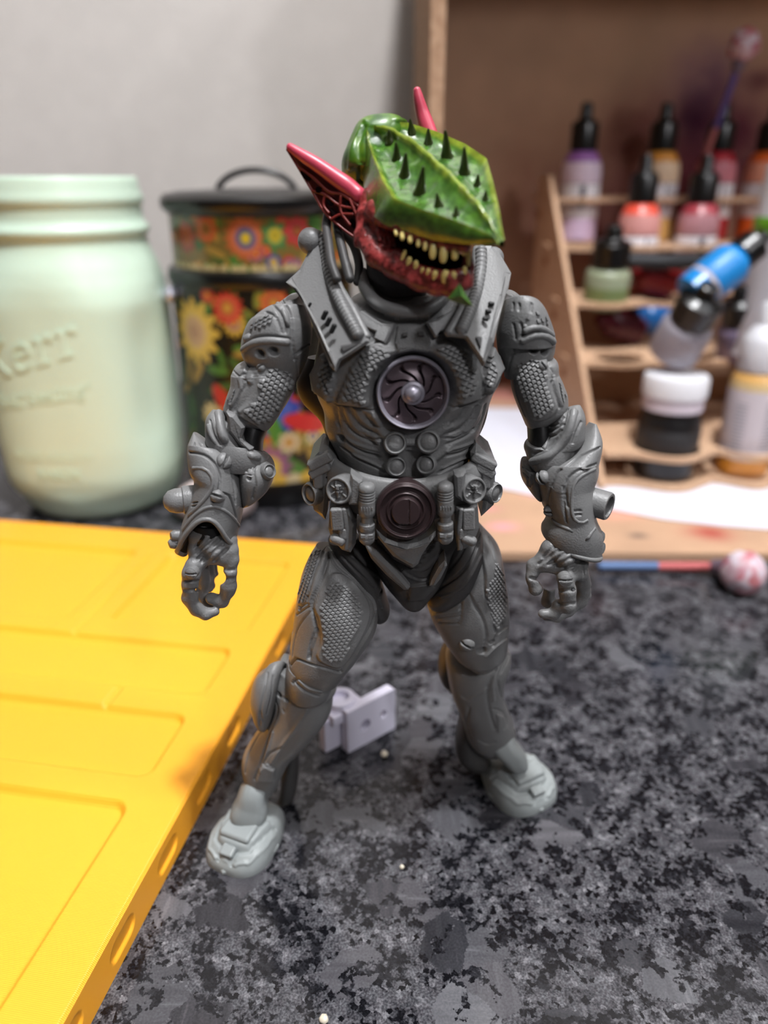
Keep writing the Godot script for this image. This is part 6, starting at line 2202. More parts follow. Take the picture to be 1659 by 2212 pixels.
func legs() -> void:
	# pelvis
	var c := "K"
	var f := loft(c, [[-40, 20, 720, 20, 0, 10.5, 9.5, 2.3], [0, 130, 700, 120, 0, 10.5, 9.5, 2.3], [60, 250, 640, 240, 0.5, 10, 9], [120, 380, 595, 370, 1, 9, 8], [190, 480, 545, 470, 1.5, 8, 7], [260, 560, 480, 550, 2, 6, 5], [310, 588, 430, 585, 2, 4, 4]], 130, 110)
	carve(f, [area(f, c, [105, 70, 250, 150, 320, 165, 420, 150, 520, 90, 520, 130, 430, 260, 370, 345, 310, 310, 220, 260, 105, 130], 0.6, 1.5), line(f, c, [100, 120, 215, 262, 310, 325, 370, 350, 430, 270, 520, 140], 0.6, -0.7, false), line(f, c, [220, 280, 330, 390, 440, 430, 500, 380, 580, 200], 0.7, -0.6), line(f, c, [250, 330, 330, 400, 400, 430], 0.9, 0.5), area(f, c, [340, 470, 480, 450, 520, 480, 440, 560, 330, 570], 0.6, 0.6), line(f, c, [400, 370, 470, 340, 540, 270], 0.9, 0.5), line(f, c, [0, 200, 100, 330, 200, 470], 0.7, -0.5)])
	fpart("pelvis", f, mats.dark_grey)
	var v := PackedVector3Array()
	for q in [[105, 75], [180, 135], [260, 172], [320, 180], [400, 165], [470, 130], [525, 85], [525, 120], [470, 190], [425, 260], [400, 320], [365, 345], [320, 320], [225, 265], [115, 130]]: v.append(cz(c, q[0], q[1], 17.6 - (q[1] - 75) * 0.008 - absf(q[0] - 320) * 0.006))
	var m := MB.new()
	slab(m, v, Vector3(0, 0, -0.005), 0.0009)
	part(fig, "crotch_plate", m, mats.grey)
	for xy in [[[30, 195], [110, 230], [250, 370], [345, 480], [330, 500], [300, 500], [180, 400], [70, 280]], [[590, 290], [605, 330], [560, 420], [520, 470], [480, 475], [500, 420], [545, 340]]]:
		v = PackedVector3Array()
		for q in xy: v.append(cz(c, q[0], q[1], 13.6 - (q[1] - 200) * 0.008))
		m = MB.new()
		slab(m, v, Vector3(0, 0.0005, -0.004), 0.0007)
		part(fig, "crotch_flap", m, mats.grey)
	# hip joints
	var h := loft("G", [[820, 120, 1000, 110, 0, 7, 7], [850, 200, 1060, 180, 0.5, 8, 7.5], [920, 290, 1130, 290, 1, 8, 7.5], [1000, 400, 1145, 390, 1, 7, 7], [1060, 500, 1180, 500, 1, 6, 6], [1090, 570, 1196, 560, 1, 4.5, 5], [1110, 620, 1190, 590, 1, 3, 4]], 90, 80)
	carve(h, [line(h, "G", [900, 230, 1010, 340, 1110, 420], 0.7, -0.6), line(h, "G", [960, 230, 1060, 310, 1130, 360], 0.7, 0.5), line(h, "G", [1150, 440, 1130, 500, 1150, 550], 0.8, -0.9)])
	fpart("hip_joint", h, mats.dark_grey)
	h = loft(c, [[640, 60, 830, 60, -1, 7, 7], [600, 180, 850, 110, -1, 9, 8], [570, 300, 855, 230, -1, 9.4, 8], [520, 400, 810, 380, -1, 9, 8], [480, 480, 760, 470, -1, 8, 7.5], [450, 545, 690, 540, -1, 6.5, 6.5], [470, 590, 640, 580, -1, 5, 5]], 110, 90)
	carve(h, [line(h, c, [840, 100, 790, 260, 690, 400, 510, 500], 0.6, -0.7), line(h, c, [830, 180, 740, 340, 620, 440, 500, 530], 0.6, -0.6), line(h, c, [760, 120, 690, 270, 600, 380], 0.6, -0.6), line(h, c, [850, 240, 780, 390, 690, 500, 560, 555], 0.7, 0.5)])
	fpart("hip_joint", h, mats.dark_grey)
	# thigh at the left of the picture
	c = "G"
	var t := loft(c, [[745, 165, 875, 180, 2, 4, 5], [705, 230, 940, 240, 2.5, 7, 7], [662, 330, 1050, 330, 3, 8.8, 8], [638, 430, 1115, 440, 3.5, 9.4, 8.4], [622, 530, 1130, 540, 4, 9.6, 8.4], [605, 660, 1108, 680, 4.5, 9.2, 8.2], [588, 780, 1030, 800, 5, 8.6, 7.8], [580, 870, 950, 900, 5, 8, 7.4], [600, 930, 890, 985, 5, 6.5, 6.5]], 210, 160)
	carve(t, [area(t, c, [845, 340, 930, 360, 1040, 480, 1065, 600, 1000, 760, 900, 900, 800, 885, 755, 840, 780, 740, 765, 600, 740, 540, 790, 420], 0.6, 0.7, true), line(t, c, [830, 215, 870, 290, 1000, 400, 1100, 520, 1090, 640, 1000, 800, 900, 940], 0.8, -0.7), line(t, c, [850, 200, 920, 280, 1040, 380], 0.8, 0.6), line(t, c, [830, 220, 780, 370, 720, 520, 740, 640, 750, 720, 700, 860], 0.7, -0.7), line(t, c, [790, 200, 730, 330, 690, 480, 640, 560], 0.7, -0.6), line(t, c, [810, 210, 755, 350, 705, 510], 0.9, 0.5), line(t, c, [720, 560, 640, 660, 610, 760, 600, 840], 0.5, -0.5),
		line(t, c, [640, 540, 690, 520, 690, 480], 0.6, -0.5), line(t, c, [625, 590, 670, 560, 700, 540], 0.5, -0.5), line(t, c, [750, 680, 710, 780, 705, 860], 0.6, -0.6), line(t, c, [590, 900, 620, 860, 700, 890, 800, 920, 900, 945], 0.6, -0.7), line(t, c, [1110, 560, 1080, 680, 990, 830], 0.8, 0.5), dot(t, c, 600, 680, 1.0, -1.2), dot(t, c, 585, 820, 0.6, -0.8), dot(t, c, 580, 880, 0.5, -0.7)])
	var tp := fpart("thigh", t, mats.grey)
	stuff_part(tp, "scale_patch", scales(t, c, [850, 395, 920, 410, 1010, 500, 1030, 600, 970, 740, 890, 880, 820, 870, 785, 835, 800, 740, 780, 620, 775, 560, 815, 440], 31, 19, 0.30, -0.12), mats.grey)
	stuff_part(tp, "scale_patch", scales(t, c, [740, 185, 770, 195, 720, 330, 680, 480, 640, 540, 632, 480, 660, 370, 690, 270], 22, 17, 0.26, -0.25), mats.grey)
	# knee
	var k := loft(c, [[575, 865, 800, 900, 5, 6.5, 6], [560, 930, 850, 950, 5, 7.2, 6.5], [560, 1000, 850, 1010, 4.5, 7, 6.5], [590, 1050, 820, 1060, 4, 6, 6], [640, 1090, 770, 1110, 4, 4, 5]], 90, 90)
	carve(k, [line(k, c, [590, 930, 640, 875, 720, 910, 800, 940], 0.8, -0.7), line(k, c, [600, 1010, 650, 970, 740, 1000, 805, 1020], 0.6, -0.8), line(k, c, [620, 900, 640, 960], 0.5, -0.5), line(k, c, [700, 900, 720, 960], 0.5, -0.5), line(k, c, [640, 990, 700, 1040, 780, 1060], 0.8, 0.6), line(k, c, [610, 1000, 680, 1060, 760, 1090], 0.6, -0.6)])
	fpart("knee_joint", k, mats.grey)
	var s := loft(c, [[520, 900, 560, 890, 1, 4, 5], [480, 960, 850, 1005, 1, 6.5, 8], [480, 1050, 850, 1080, 1, 7.2, 8.5], [480, 1150, 835, 1170, 1, 7.2, 8.5], [440, 1250, 770, 1270, 0.5, 7, 8], [350, 1370, 670, 1380, 0, 6.6, 7.5], [298, 1460, 590, 1470, 0, 6, 7], [300, 1560, 530, 1580, 0, 5.4, 6], [340, 1630, 495, 1650, -0.5, 4.6, 5]], 170, 130)
	carve(s, [line(s, c, [500, 960, 490, 1080, 510, 1180, 470, 1290, 430, 1420, 400, 1530, 370, 1600], 0.7, -0.7), line(s, c, [560, 1050, 540, 1130, 545, 1190, 590, 1090], 0.5, -0.4), dot(s, c, 515, 1080, 0.7, -0.9), dot(s, c, 560, 1110, 0.5, -0.7), line(s, c, [640, 1060, 620, 1110, 620, 1150], 0.5, -0.4), line(s, c, [690, 1170, 620, 1280, 530, 1400, 470, 1500], 0.8, 0.6), line(s, c, [480, 1310, 440, 1440, 400, 1540], 0.7, 0.6), line(s, c, [540, 1400, 460, 1440, 420, 1500, 490, 1530, 490, 1600], 0.6, -0.6, false), area(s, c, [400, 1530, 440, 1500, 495, 1530, 485, 1610, 375, 1600], 0.5, 0.7), line(s, c, [310, 1560, 330, 1450, 390, 1330, 430, 1290], 0.7, -0.5)])
	fpart("shin", s, mats.grey)
	var kc := loft(c, [[470, 925, 560, 885, 3, 2, 4], [400, 950, 540, 930, 3.5, 4, 5], [360, 1010, 520, 1010, 4, 5.4, 5], [345, 1100, 500, 1110, 4, 5.6, 5], [365, 1190, 475, 1210, 3.5, 4.6, 4], [395, 1260, 450, 1270, 3, 2.6, 3], [415, 1290, 440, 1290, 3, 1.2, 2]], 100, 90)
	carve(kc, [line(kc, c, [450, 930, 430, 1060, 405, 1180, 400, 1270], 0.5, -0.5), line(kc, c, [480, 920, 475, 1060, 445, 1200], 0.5, -0.4), line(kc, c, [405, 1190, 420, 1240, 465, 1220], 0.5, -0.4)])
	fpart("knee_cap", kc, mats.grey)
	var cf := loft(c, [[560, 1420, 640, 1400, -8, 4, 4], [540, 1520, 640, 1500, -9, 5, 4.5], [530, 1620, 635, 1600, -9, 5, 4.5], [520, 1700, 610, 1700, -9, 4.5, 4], [500, 1760, 560, 1755, -8, 3.5, 3]], 60, 50)
	fpart("calf_fin", cf, mats.dark_grey)
	# leg at the right of the picture
	c = "K"
	t = loft(c, [[760, 80, 850, 70, -3, 5, 6], [680, 210, 965, 200, -3, 8, 8], [590, 380, 1000, 340, -3.5, 9, 8.4], [470, 540, 1015, 440, -4, 9.2, 8.6], [480, 650, 1035, 580, -4.5, 9.4, 8.6], [550, 790, 1038, 700, -5, 9, 8.4], [620, 890, 1030, 820, -5.5, 8.6, 8], [690, 960, 1015, 900, -6, 8, 7.6], [750, 1010, 960, 970, -6, 6.5, 6.5], [810, 1038, 870, 1030, -6, 4, 5]], 210, 160)
	carve(t, [line(t, c, [700, 540, 700, 700, 680, 740, 550, 740], 0.6, -0.7), line(t, c, [500, 640, 600, 620, 690, 600], 0.6, -0.5), line(t, c, [510, 680, 600, 665, 690, 650], 0.7, 0.5), line(t, c, [530, 710, 610, 700, 690, 690], 0.6, -0.5), line(t, c, [740, 500, 790, 600, 850, 700, 880, 830, 860, 950], 0.8, -0.6), line(t, c, [830, 230, 860, 400, 870, 520, 930, 700, 950, 800], 0.8, -0.6), line(t, c, [860, 260, 890, 400, 890, 560, 940, 740], 0.9, 0.5), line(t, c, [900, 130, 930, 250, 950, 320], 0.8, -0.5), line(t, c, [760, 130, 830, 250, 810, 430, 720, 520], 0.8, 0.5), line(t, c, [1030, 760, 950, 820, 930, 900], 0.6, -0.6), line(t, c, [1020, 850, 960, 890, 880, 970], 0.7, 0.5), dot(t, c, 850, 930, 0.9, -0.7), dot(t, c, 920, 870, 0.6, -0.6)])
	tp = fpart("thigh", t, mats.grey)
	stuff_part(tp, "scale_patch", scales(t, c, [945, 280, 985, 340, 1010, 440, 1028, 600, 1020, 690, 950, 780, 920, 680, 885, 560, 890, 500, 930, 400], 27, 17, 0.28, 0.1), mats.grey)
	pins(tp, "screw_head", t, c, 745, 885, 55, screw_top(0.0013, 0.12), mats.grey, -0.5, 0.2)
	s = loft(c, [[640, 880, 1000, 900, -10, 3, 7], [598, 950, 1046, 950, -10.5, 5, 8.5], [600, 1040, 1045, 1020, -10.5, 7.4, 9], [625, 1180, 1005, 1130, -11, 7.6, 9], [670, 1300, 1002, 1260, -12.5, 7, 8.5], [715, 1400, 1040, 1370, -14, 6.6, 8], [735, 1490, 1072, 1450, -15, 6.4, 7.5], [765, 1560, 1085, 1520, -16, 6, 7], [830, 1610, 1080, 1560, -17, 5, 6]], 170, 130)
	carve(s, [line(s, c, [940, 990, 940, 1080, 890, 1180, 900, 1330, 940, 1480], 0.8, -0.7), line(s, c, [1040, 960, 990, 1060, 960, 1140, 990, 1260], 0.8, -0.6), line(s, c, [1000, 960, 960, 1040, 925, 1150, 930, 1280], 0.9, 0.6), line(s, c, [690, 980, 760, 1030, 860, 1060, 930, 1020], 0.7, -0.5), line(s, c, [880, 1200, 830, 1230, 740, 1280, 700, 1250], 0.8, 0.5), line(s, c, [930, 1340, 1000, 1360, 1020, 1440, 980, 1490], 0.6, -0.6), line(s, c, [830, 1560, 890, 1590, 940, 1570], 0.7, -0.7), area(s, c, [950, 1370, 1000, 1390, 1030, 1480, 960, 1500], 0.5, 0.5), line(s, c, [760, 1330, 740, 1450, 770, 1540], 0.8, -0.5)])
	fpart("shin", s, mats.grey)
	cf = loft(c, [[600, 890, 660, 890, -16, 4, 4], [555, 980, 640, 980, -17, 5, 5], [540, 1060, 640, 1060, -18, 5, 5], [570, 1150, 650, 1150, -18, 4, 4], [620, 1220, 680, 1220, -17, 3, 3]], 50, 50)
	fpart("calf_fin", cf, mats.dark_grey)
	cf = loft(c, [[700, 1380, 780, 1380, -20, 5, 5], [675, 1480, 800, 1480, -20, 6, 6], [660, 1580, 860, 1580, -20, 6, 6], [680, 1670, 900, 1660, -20, 6, 5], [740, 1725, 920, 1720, -20, 4.5, 4]], 50, 50)
	fpart("heel_guard", cf, mats.dark_grey)

func boot(c: String, toe: Vector2, heel: Vector2, width: float, ankle: Array, up_z: float) -> void:
	# a foot on the worktop: toe and heel are ground points read in the crop
	var q := cp(c, toe.x, toe.y)
	var a := on(q.x, q.y, 0.0)
	q = cp(c, heel.x, heel.y)
	var b := on(q.x, q.y, 0.0)
	var fwd_f := (a - b)
	var len := fwd_f.length()
	var z := fwd_f / len
	var x := Vector3.UP.cross(z).normalized()
	var bs := Basis(x, Vector3.UP, z)
	# rounded shell: rings along the foot, each a flat-bottomed arch
	var f := Form.new()
	f.nu = 96
	f.nv = 110
	f.p = PackedVector3Array()
	var st := [[0.0, 0.22, 0.16], [0.03, 0.32, 0.30], [0.12, 0.40, 0.42], [0.28, 0.50, 0.56], [0.42, 0.56, 0.62], [0.58, 0.585, 0.58], [0.75, 0.58, 0.48], [0.88, 0.50, 0.36], [0.955, 0.38, 0.25], [0.99, 0.24, 0.16], [1.0, 0.12, 0.10]]
	for j in f.nv:
		var t := float(j) / (f.nv - 1) * (st.size() - 1)
		var k := mini(int(t), st.size() - 2)
		var s: Vector3 = cat(v3(st[maxi(k - 1, 0)]), v3(st[k]), v3(st[k + 1]), v3(st[mini(k + 2, st.size() - 1)]), t - k)
		for i in f.nu:
			var ph := TAU * i / f.nu
			var co := cos(ph)
			var si := sin(ph)
			var e := 2.0 / 3.0
			var px := signf(co) * pow(absf(co), e) * s.y * width
			var py := pow(maxf(si, 0.0), 0.72) * s.z * width * 0.92 if si > 0 else -0.0
			if si <= 0: px = cos(ph) * s.y * width
			f.p.append(b + bs * Vector3(px, py + 0.0001, s.x * len))
	normals(f)
	var cuts := []
	# carve by local lines: helper turns foot coordinates into points on the surface
	var P := func(u: float, w: float) -> Vector3:
		return b + bs * Vector3(u * width, 0, w * len)
	var put := func(pts: Array) -> PackedVector3Array:
		var o := PackedVector3Array()
		for k in range(0, pts.size() - 2, 2):
			for s in 6:
				var t := s / 6.0
				var g: Vector3 = P.call(lerpf(pts[k], pts[k + 2], t), lerpf(pts[k + 1], pts[k + 3], t))
				o.append(top_of(f, g))
		o.append(top_of(f, P.call(pts[pts.size() - 2], pts[pts.size() - 1])))
		return o
	cuts.append(["line", put.call([-0.50, 0.40, -0.44, 0.62, -0.34, 0.80, -0.14, 0.86, 0.14, 0.86, 0.34, 0.80, 0.44, 0.62, 0.50, 0.40]), 0.0008, -0.0009])
	cuts.append(["line", put.call([-0.38, 0.46, -0.32, 0.68, -0.20, 0.79, 0.20, 0.79, 0.32, 0.68, 0.38, 0.46]), 0.0016, 0.0009])
	cuts.append(["line", put.call([-0.30, 0.50, -0.1, 0.47, 0.1, 0.47, 0.30, 0.50]), 0.0007, -0.0006])
	cuts.append(["line", put.call([-0.13, 0.84, -0.13, 0.97]), 0.0006, -0.0007])
	cuts.append(["line", put.call([0.13, 0.84, 0.13, 0.97]), 0.0006, -0.0007])
	cuts.append(["line", put.call([0.0, 0.86, 0.0, 0.95]), 0.0011, 0.0006])
	cuts.append(["line", put.call([-0.54, 0.46, -0.52, 0.70, -0.42, 0.88, -0.2, 0.95]), 0.0009, 0.0006])
	cuts.append(["line", put.call([0.54, 0.46, 0.52, 0.70, 0.42, 0.88, 0.2, 0.95]), 0.0009, 0.0006])
	carve(f, cuts)
	var m := skin(f)
	var foot := part(fig, "foot", m, mats.foot, "paler grey boot")
	# toe lug
	m = MB.new()
	rbox(m, Vector3(width * 0.26, 0.0020, len * 0.13), 0.0006, Transform3D(bs * Basis(Vector3(1, 0, 0), 0.40), top_of(f, P.call(0.0, 0.875)) + Vector3(0, 0.0001, 0)))
	part(foot, "toe_lug", m, mats.foot)
	m = MB.new()
	rbox(m, Vector3(width * 0.60, 0.0026, len * 0.26), 0.0010, Transform3D(bs * Basis(Vector3(1, 0, 0), 0.16), top_of(f, P.call(0.0, 0.65)) + Vector3(0, -0.0001, 0)))
	part(foot, "instep_plate", m, mats.foot)
	# sole with a scalloped lip
	m = MB.new()
	var so := PackedVector2Array()
	for i in 60:
		var w := TAU * i / 60.0
		var lx := cos(w)
		var lz := sin(w)
		var wd := 0.60 if lz > -0.2 else 0.5
		so.append(Vector2(lx * width * wd * (1.0 - 0.22 * smooth(0.5, 1.0, lz)) * 0.98, -(0.5 * len + lz * len * 0.51 + 0.0004 * cos(w * 16.0))))
	prism(m, so, 0.0, 0.0017, 0.0005, Transform3D(Basis(bs.x, bs.z * -1.0, Vector3.UP), b))
	part(foot, "sole", m, mats.foot)
	# tongue: the block that rises from the instep to the ankle
	var ak := []
	for s in ankle: ak.append([s[0], s[1], s[2], s[3], up_z + s[4], s[5], s[6], 3.2])
	var t := loft(c, ak, 60, 60)
	fpart("tongue", t, mats.foot, foot)

func v3(a: Array) -> Vector3: return Vector3(a[0], a[1], a[2])

func top_of(f: Form, g: Vector3) -> Vector3:
	var best := g
	var bd := 1e9
	for k in f.p.size():
		if f.n[k].y <= 0.0: continue
		var d := Vector2(f.p[k].x - g.x, f.p[k].z - g.z).length_squared()
		if d < bd:
			bd = d
			best = f.p[k]
	return best

func feet() -> void:
	boot("G", Vector2(180, 2180), Vector2(470, 1795), 0.0152, [[350, 1590, 470, 1620, 0, 4, 4], [290, 1640, 440, 1680, 2, 5, 5], [255, 1720, 450, 1760, 3, 5, 5], [222, 1800, 440, 1830, 4, 4.6, 4.6], [270, 1845, 390, 1850, 4, 3, 3]], 0.0)
	boot("K", Vector2(1265, 2062), Vector2(935, 1735), 0.0165, [[900, 1570, 1080, 1530, 0, 4.5, 4.5], [915, 1620, 1095, 1570, 1.5, 5, 5], [980, 1690, 1150, 1650, 3, 4.6, 5], [1040, 1745, 1170, 1710, 4, 3.6, 4], [1090, 1760, 1160, 1735, 4, 2, 3]], -15.0)

# ---------------------------------------------------------------- the head
func rail(c: String, list: Array, n: int) -> PackedVector3Array:
	var pts := []
	for q in list: pts.append(cz(c, q[0], q[1], q[2]))
	var L := PackedFloat32Array([0.0])
	for k in pts.size() - 1: L.append(L[k] + pts[k].distance_to(pts[k + 1]))
	var out := PackedVector3Array()
	for i in n:
		var d := L[L.size() - 1] * i / (n - 1)
		var k := 0
		while k < pts.size() - 2 and L[k + 1] < d: k += 1
		out.append(pts[k].lerp(pts[k + 1], clampf((d - L[k]) / maxf(1e-9, L[k + 1] - L[k]), 0, 1)))
	return out

func head() -> void:
	var hd := Node3D.new()
	hd.name = "head"
	fig.add_child(hd, true)
	hd.set_meta("label", "painted creature head with green shell, pink ears and bared teeth")
	var nv := 70
	var left := rail("H", [[660, 350, -5], [658, 400, -3], [692, 520, 3], [762, 690, 11], [830, 808, 18], [1000, 880, 24], [1200, 945, 29], [1400, 1020, 33], [1537, 1078, 36]], nv)
	var right := rail("H", [[720, 300, -9], [920, 312, -9], [1110, 370, -6], [1300, 452, -1], [1442, 548, 5], [1482, 700, 13], [1522, 900, 24], [1546, 1080, 36]], nv)
	var spine := rail("H", [[700, 330, -5], [830, 350, -3], [950, 425, 2], [1090, 535, 9], [1250, 690, 17], [1360, 805, 24], [1470, 960, 31], [1542, 1079, 36.5]], nv)
	var skirt := rail("H", [[640, 420, -9], [625, 610, -6], [632, 720, -1], [645, 850, 5], [708, 922, 13], [770, 970, 16], [900, 1012, 20], [1100, 1075, 26], [1300, 1098, 31], [1535, 1112, 35]], nv)
	var f := Form.new()      # the visor's top
	f.nu = 45
	f.nv = nv
	var ns := 22
	for j in nv:
		for i in f.nu:
			var s := float(i) / (f.nu - 1)
			var q: Vector3
			var e: float
			if s < 0.5:
				e = s * 2.0
				q = left[j].lerp(spine[j], e)
			else:
				e = (1.0 - s) * 2.0
				q = right[j].lerp(spine[j], e)
			f.p.append(q)
	var nn := PackedVector3Array()
	for j in nv:
		for i in f.nu:
			var u := f.p[j * f.nu + mini(i + 1, f.nu - 1)] - f.p[j * f.nu + maxi(i - 1, 0)]
			var v := f.p[mini(j + 1, nv - 1) * f.nu + i] - f.p[maxi(j - 1, 0) * f.nu + i]
			var q := u.cross(v).normalized()
			nn.append(q if q.dot(EYE - f.p[j * f.nu + i]) > 0 else -q)
	var wob := FastNoiseLite.new()
	wob.seed = 12
	wob.frequency = 220.0
	for j in nv:
		for i in f.nu:
			var s := float(i) / (f.nu - 1)
			var e := 1.0 - absf(s - 0.5) * 2.0
			var fade := smooth(1.0, 0.8, float(j) / nv)
			var sag := -0.0017 * pow(sin(PI * clampf(e, 0, 1)), 0.8) * fade + 0.0007 * exp(-pow((e - 1.0) / 0.06, 2)) * fade + 0.0006 * exp(-pow(e / 0.08, 2))
			sag += wob.get_noise_3dv(f.p[j * f.nu + i]) * 0.0005 * smooth(0.0, 0.2, e)
			f.p[j * f.nu + i] += nn[j * f.nu + i] * sag
	f.n = nn
	f.pix = PackedVector2Array()
	f.pix.resize(f.p.size())
	for k in f.p.size():
		var q := project(f.p[k])
		f.pix[k] = q
		var key := Vector2i(int(q.x / 8.0), int(q.y / 8.0))
		if f.cells.has(key): f.cells[key].append(k)
		else: f.cells[key] = [k]
	var m := MB.new()
	m.add(f.p, grid_index(f.nu, nv), PackedVector2Array(), Vector3(0, 0.6, 1))
	# the paint: dark green hollows, yellow-green worn edges
	var deep := Color(0.035, 0.115, 0.018)
	var mid_c := Color(0.085, 0.20, 0.022)
	var edge_c := Color(0.28, 0.36, 0.035)
	var tone := func(e: float, q: Vector3) -> Color:
		var k: float = clampf(e + 0.35 * wob.get_noise_3dv(q * 1.6), 0, 1)
		return deep.lerp(mid_c, smooth(0.0, 0.5, k)).lerp(edge_c, smooth(0.55, 1.0, k))
	for j in nv:
		for i in f.nu:
			var s := float(i) / (f.nu - 1)
			var e := 1.0 - absf(s - 0.5) * 2.0
			var edge: float = maxf(0.85 * smooth(0.14, 0.0, e), 0.85 * smooth(0.90, 1.0, e))
			edge = maxf(edge, 0.65 * smooth(0.08, 0.0, float(j) / nv))
			m.c.append(tone.call(0.22 + 0.15 * (1.0 - sin(PI * e)) + edge, f.p[j * f.nu + i]))
	# the band below the left edge, the underside and the hidden right flank
	var strip := func(a: PackedVector3Array, b: PackedVector3Array, face: Vector3, bulge := 0.0) -> void:
		var p := PackedVector3Array()
		for j in nv:
			for i in 9: p.append(a[j].lerp(b[j], i / 8.0) + face.normalized() * bulge * sin(PI * i / 8.0))
		m.add(p, grid_index(9, nv), PackedVector2Array(), face)
		for j in nv:
			for i in 9: m.c.append(tone.call(0.42 + 0.5 * smooth(1.6, 0.0, float(i)) + 0.3 * smooth(6.0, 8.0, float(i)), a[j].lerp(b[j], i / 8.0)))
	var l2 := PackedVector3Array()
	var r2 := PackedVector3Array()
	for j in nv:
		l2.append(f.p[j * f.nu])
		r2.append(f.p[j * f.nu + f.nu - 1])
	strip.call(l2, skirt, Vector3(-0.6, -0.2, 0.7), 0.0003)
	var rs := PackedVector3Array()
	var under := PackedVector3Array()
	for j in nv:
		var fade := smooth(1.0, 0.75, float(j) / nv)
		rs.append(r2[j] + Vector3(-0.001, -0.005, -0.006) * fade + Vector3(0, -0.0012, 0))
		under.append(skirt[j].lerp(rs[j], 0.5) + Vector3(0, -0.0005, -0.001) * fade)
	strip.call(r2, rs, Vector3(1, 0, -0.3))
	strip.call(skirt, under, Vector3(0, -1, 0.2))
	strip.call(under, rs, Vector3(0, -1, -0.2))
	part(hd, "shell", m, mats.shell, "glossy green angular shell")
	# lobe behind the visor
	var lobe := loft("H", [[655, 280, 780, 275, -17, 2, 3, 2.6], [600, 335, 900, 318, -17, 5, 7, 2.6], [552, 430, 920, 400, -15, 7, 8, 2.6], [512, 520, 900, 500, -13, 7, 8, 2.6], [486, 605, 860, 600, -11, 7, 8, 2.6], [525, 665, 820, 680, -10, 6, 7], [600, 700, 760, 720, -9, 4, 5]], 90, 80)
	carve(lobe, [line(lobe, "H", [660, 270, 600, 420, 610, 560, 600, 680], 1.0, -0.7), line(lobe, "H", [640, 280, 560, 440, 540, 600], 1.0, 0.5), line(lobe, "H", [760, 265, 700, 300, 660, 380], 0.9, -0.5), line(lobe, "H", [780, 280, 880, 275, 960, 310], 0.9, 0.6)])
	part(hd, "skull_lobe", skin(lobe), mats.green)
	# spikes: base, tip in the crop
	for s in [[807, 405, 800, 338, 26], [852, 530, 846, 422, 30], [903, 640, 912, 492, 34], [1006, 752, 1028, 580, 38], [1130, 845, 1116, 758, 30], [1246, 908, 1245, 843, 24], [950, 345, 940, 266, 24], [1062, 428, 1060, 330, 28], [1182, 510, 1174, 340, 36], [1298, 618, 1300, 452, 34], [1386, 708, 1392, 632, 24], [1440, 798, 1442, 736, 20]]:
		var b: Array = snap(f, cp("H", s[0], s[1]))
		var per: float = (b[0] - EYE).dot(fwd) / FOCAL / CROP["H"][2]
		var tip2 := cp("H", s[2], s[3])
		var tip := at(tip2.x, tip2.y, b[0].z + absf(s[1] - s[3]) * per * 0.45)
		m = MB.new()
		var d: Vector3 = tip - b[0]
		var r: float = s[4] * per
		var L := d.length()
		lathe(m, [[r * 1.5, -0.0006], [r * 1.05, 0.0003], [r * 0.86, L * 0.22], [r * 0.55, L * 0.6], [r * 0.28, L * 0.92], [r * 0.12, L], [0, L * 1.01]], Transform3D(aim(d), b[0]), 16)
		part(hd, "spike", m, mats.spike)
	# ears
	var m2 := MB.new()
	var ear := []
	for q in [[140, 452, -4], [230, 512, -3], [330, 575, -2], [450, 660, -1], [540, 725, 0], [600, 775, 1]]: ear.append(cz("H", q[0], q[1], q[2]))
	var u := unit("H", 0)
	var fat := 1.22
	var eu := u
	u *= fat
	tube(m2, smooth_path(ear, 5), [20 * u, 22 * u, 24 * u, 26 * u, 28 * u, 30 * u, 32 * u, 33 * u, 34 * u, 35 * u, 36 * u, 37 * u, 38 * u, 40 * u, 41 * u, 42 * u, 43 * u, 44 * u, 45 * u, 45 * u, 44 * u, 43 * u, 42 * u], 16)
	u = eu
	part(hd, "ear_horn", m2, mats.pink, "pink tapering upper edge of the near ear")
	var mem := PackedVector3Array()
	for q in [[125, 470, -5], [300, 590, -3], [480, 700, -1], [620, 790, 1], [640, 1010, 3], [575, 1060, 2], [480, 985, 0], [375, 890, -2], [295, 745, -4], [210, 600, -5]]: mem.append(cz("H", q[0], q[1], q[2]))
	m2 = MB.new()
	slab(m2, mem, Vector3(0.0003, 0, -0.0016), 0.0003)
	var memb := part(hd, "ear_membrane", m2, mats.membrane, "dark red webbed membrane of the near ear")
	m2 = MB.new()
	for rb in [[[125, 470, -4.6], [205, 600, -4.4], [290, 745, -3.4], [375, 890, -1.4], [480, 985, 0.6], [580, 1060, 3]], [[205, 590, -4.2], [300, 660, -2.8], [400, 750, -1], [490, 770, 0.4], [600, 850, 2]], [[290, 745, -3.2], [375, 770, -1.6], [470, 840, 0.2], [570, 860, 2]], [[375, 775, -1.6], [365, 840, -1.6], [400, 890, -0.6]], [[480, 780, 0.4], [480, 880, 0.6], [540, 970, 2]], [[540, 800, 1.4], [590, 930, 2.6], [600, 1030, 3.2]], [[420, 930, 0], [480, 900, 0.6], [560, 900, 2]]]:
		var path := []
		for q in rb: path.append(cz("H", q[0], q[1], q[2] + 0.5))
		tube(m2, smooth_path(path, 4), [9 * u], 8)
	part(memb, "ribs", m2, mats.rib)
	m2 = MB.new()
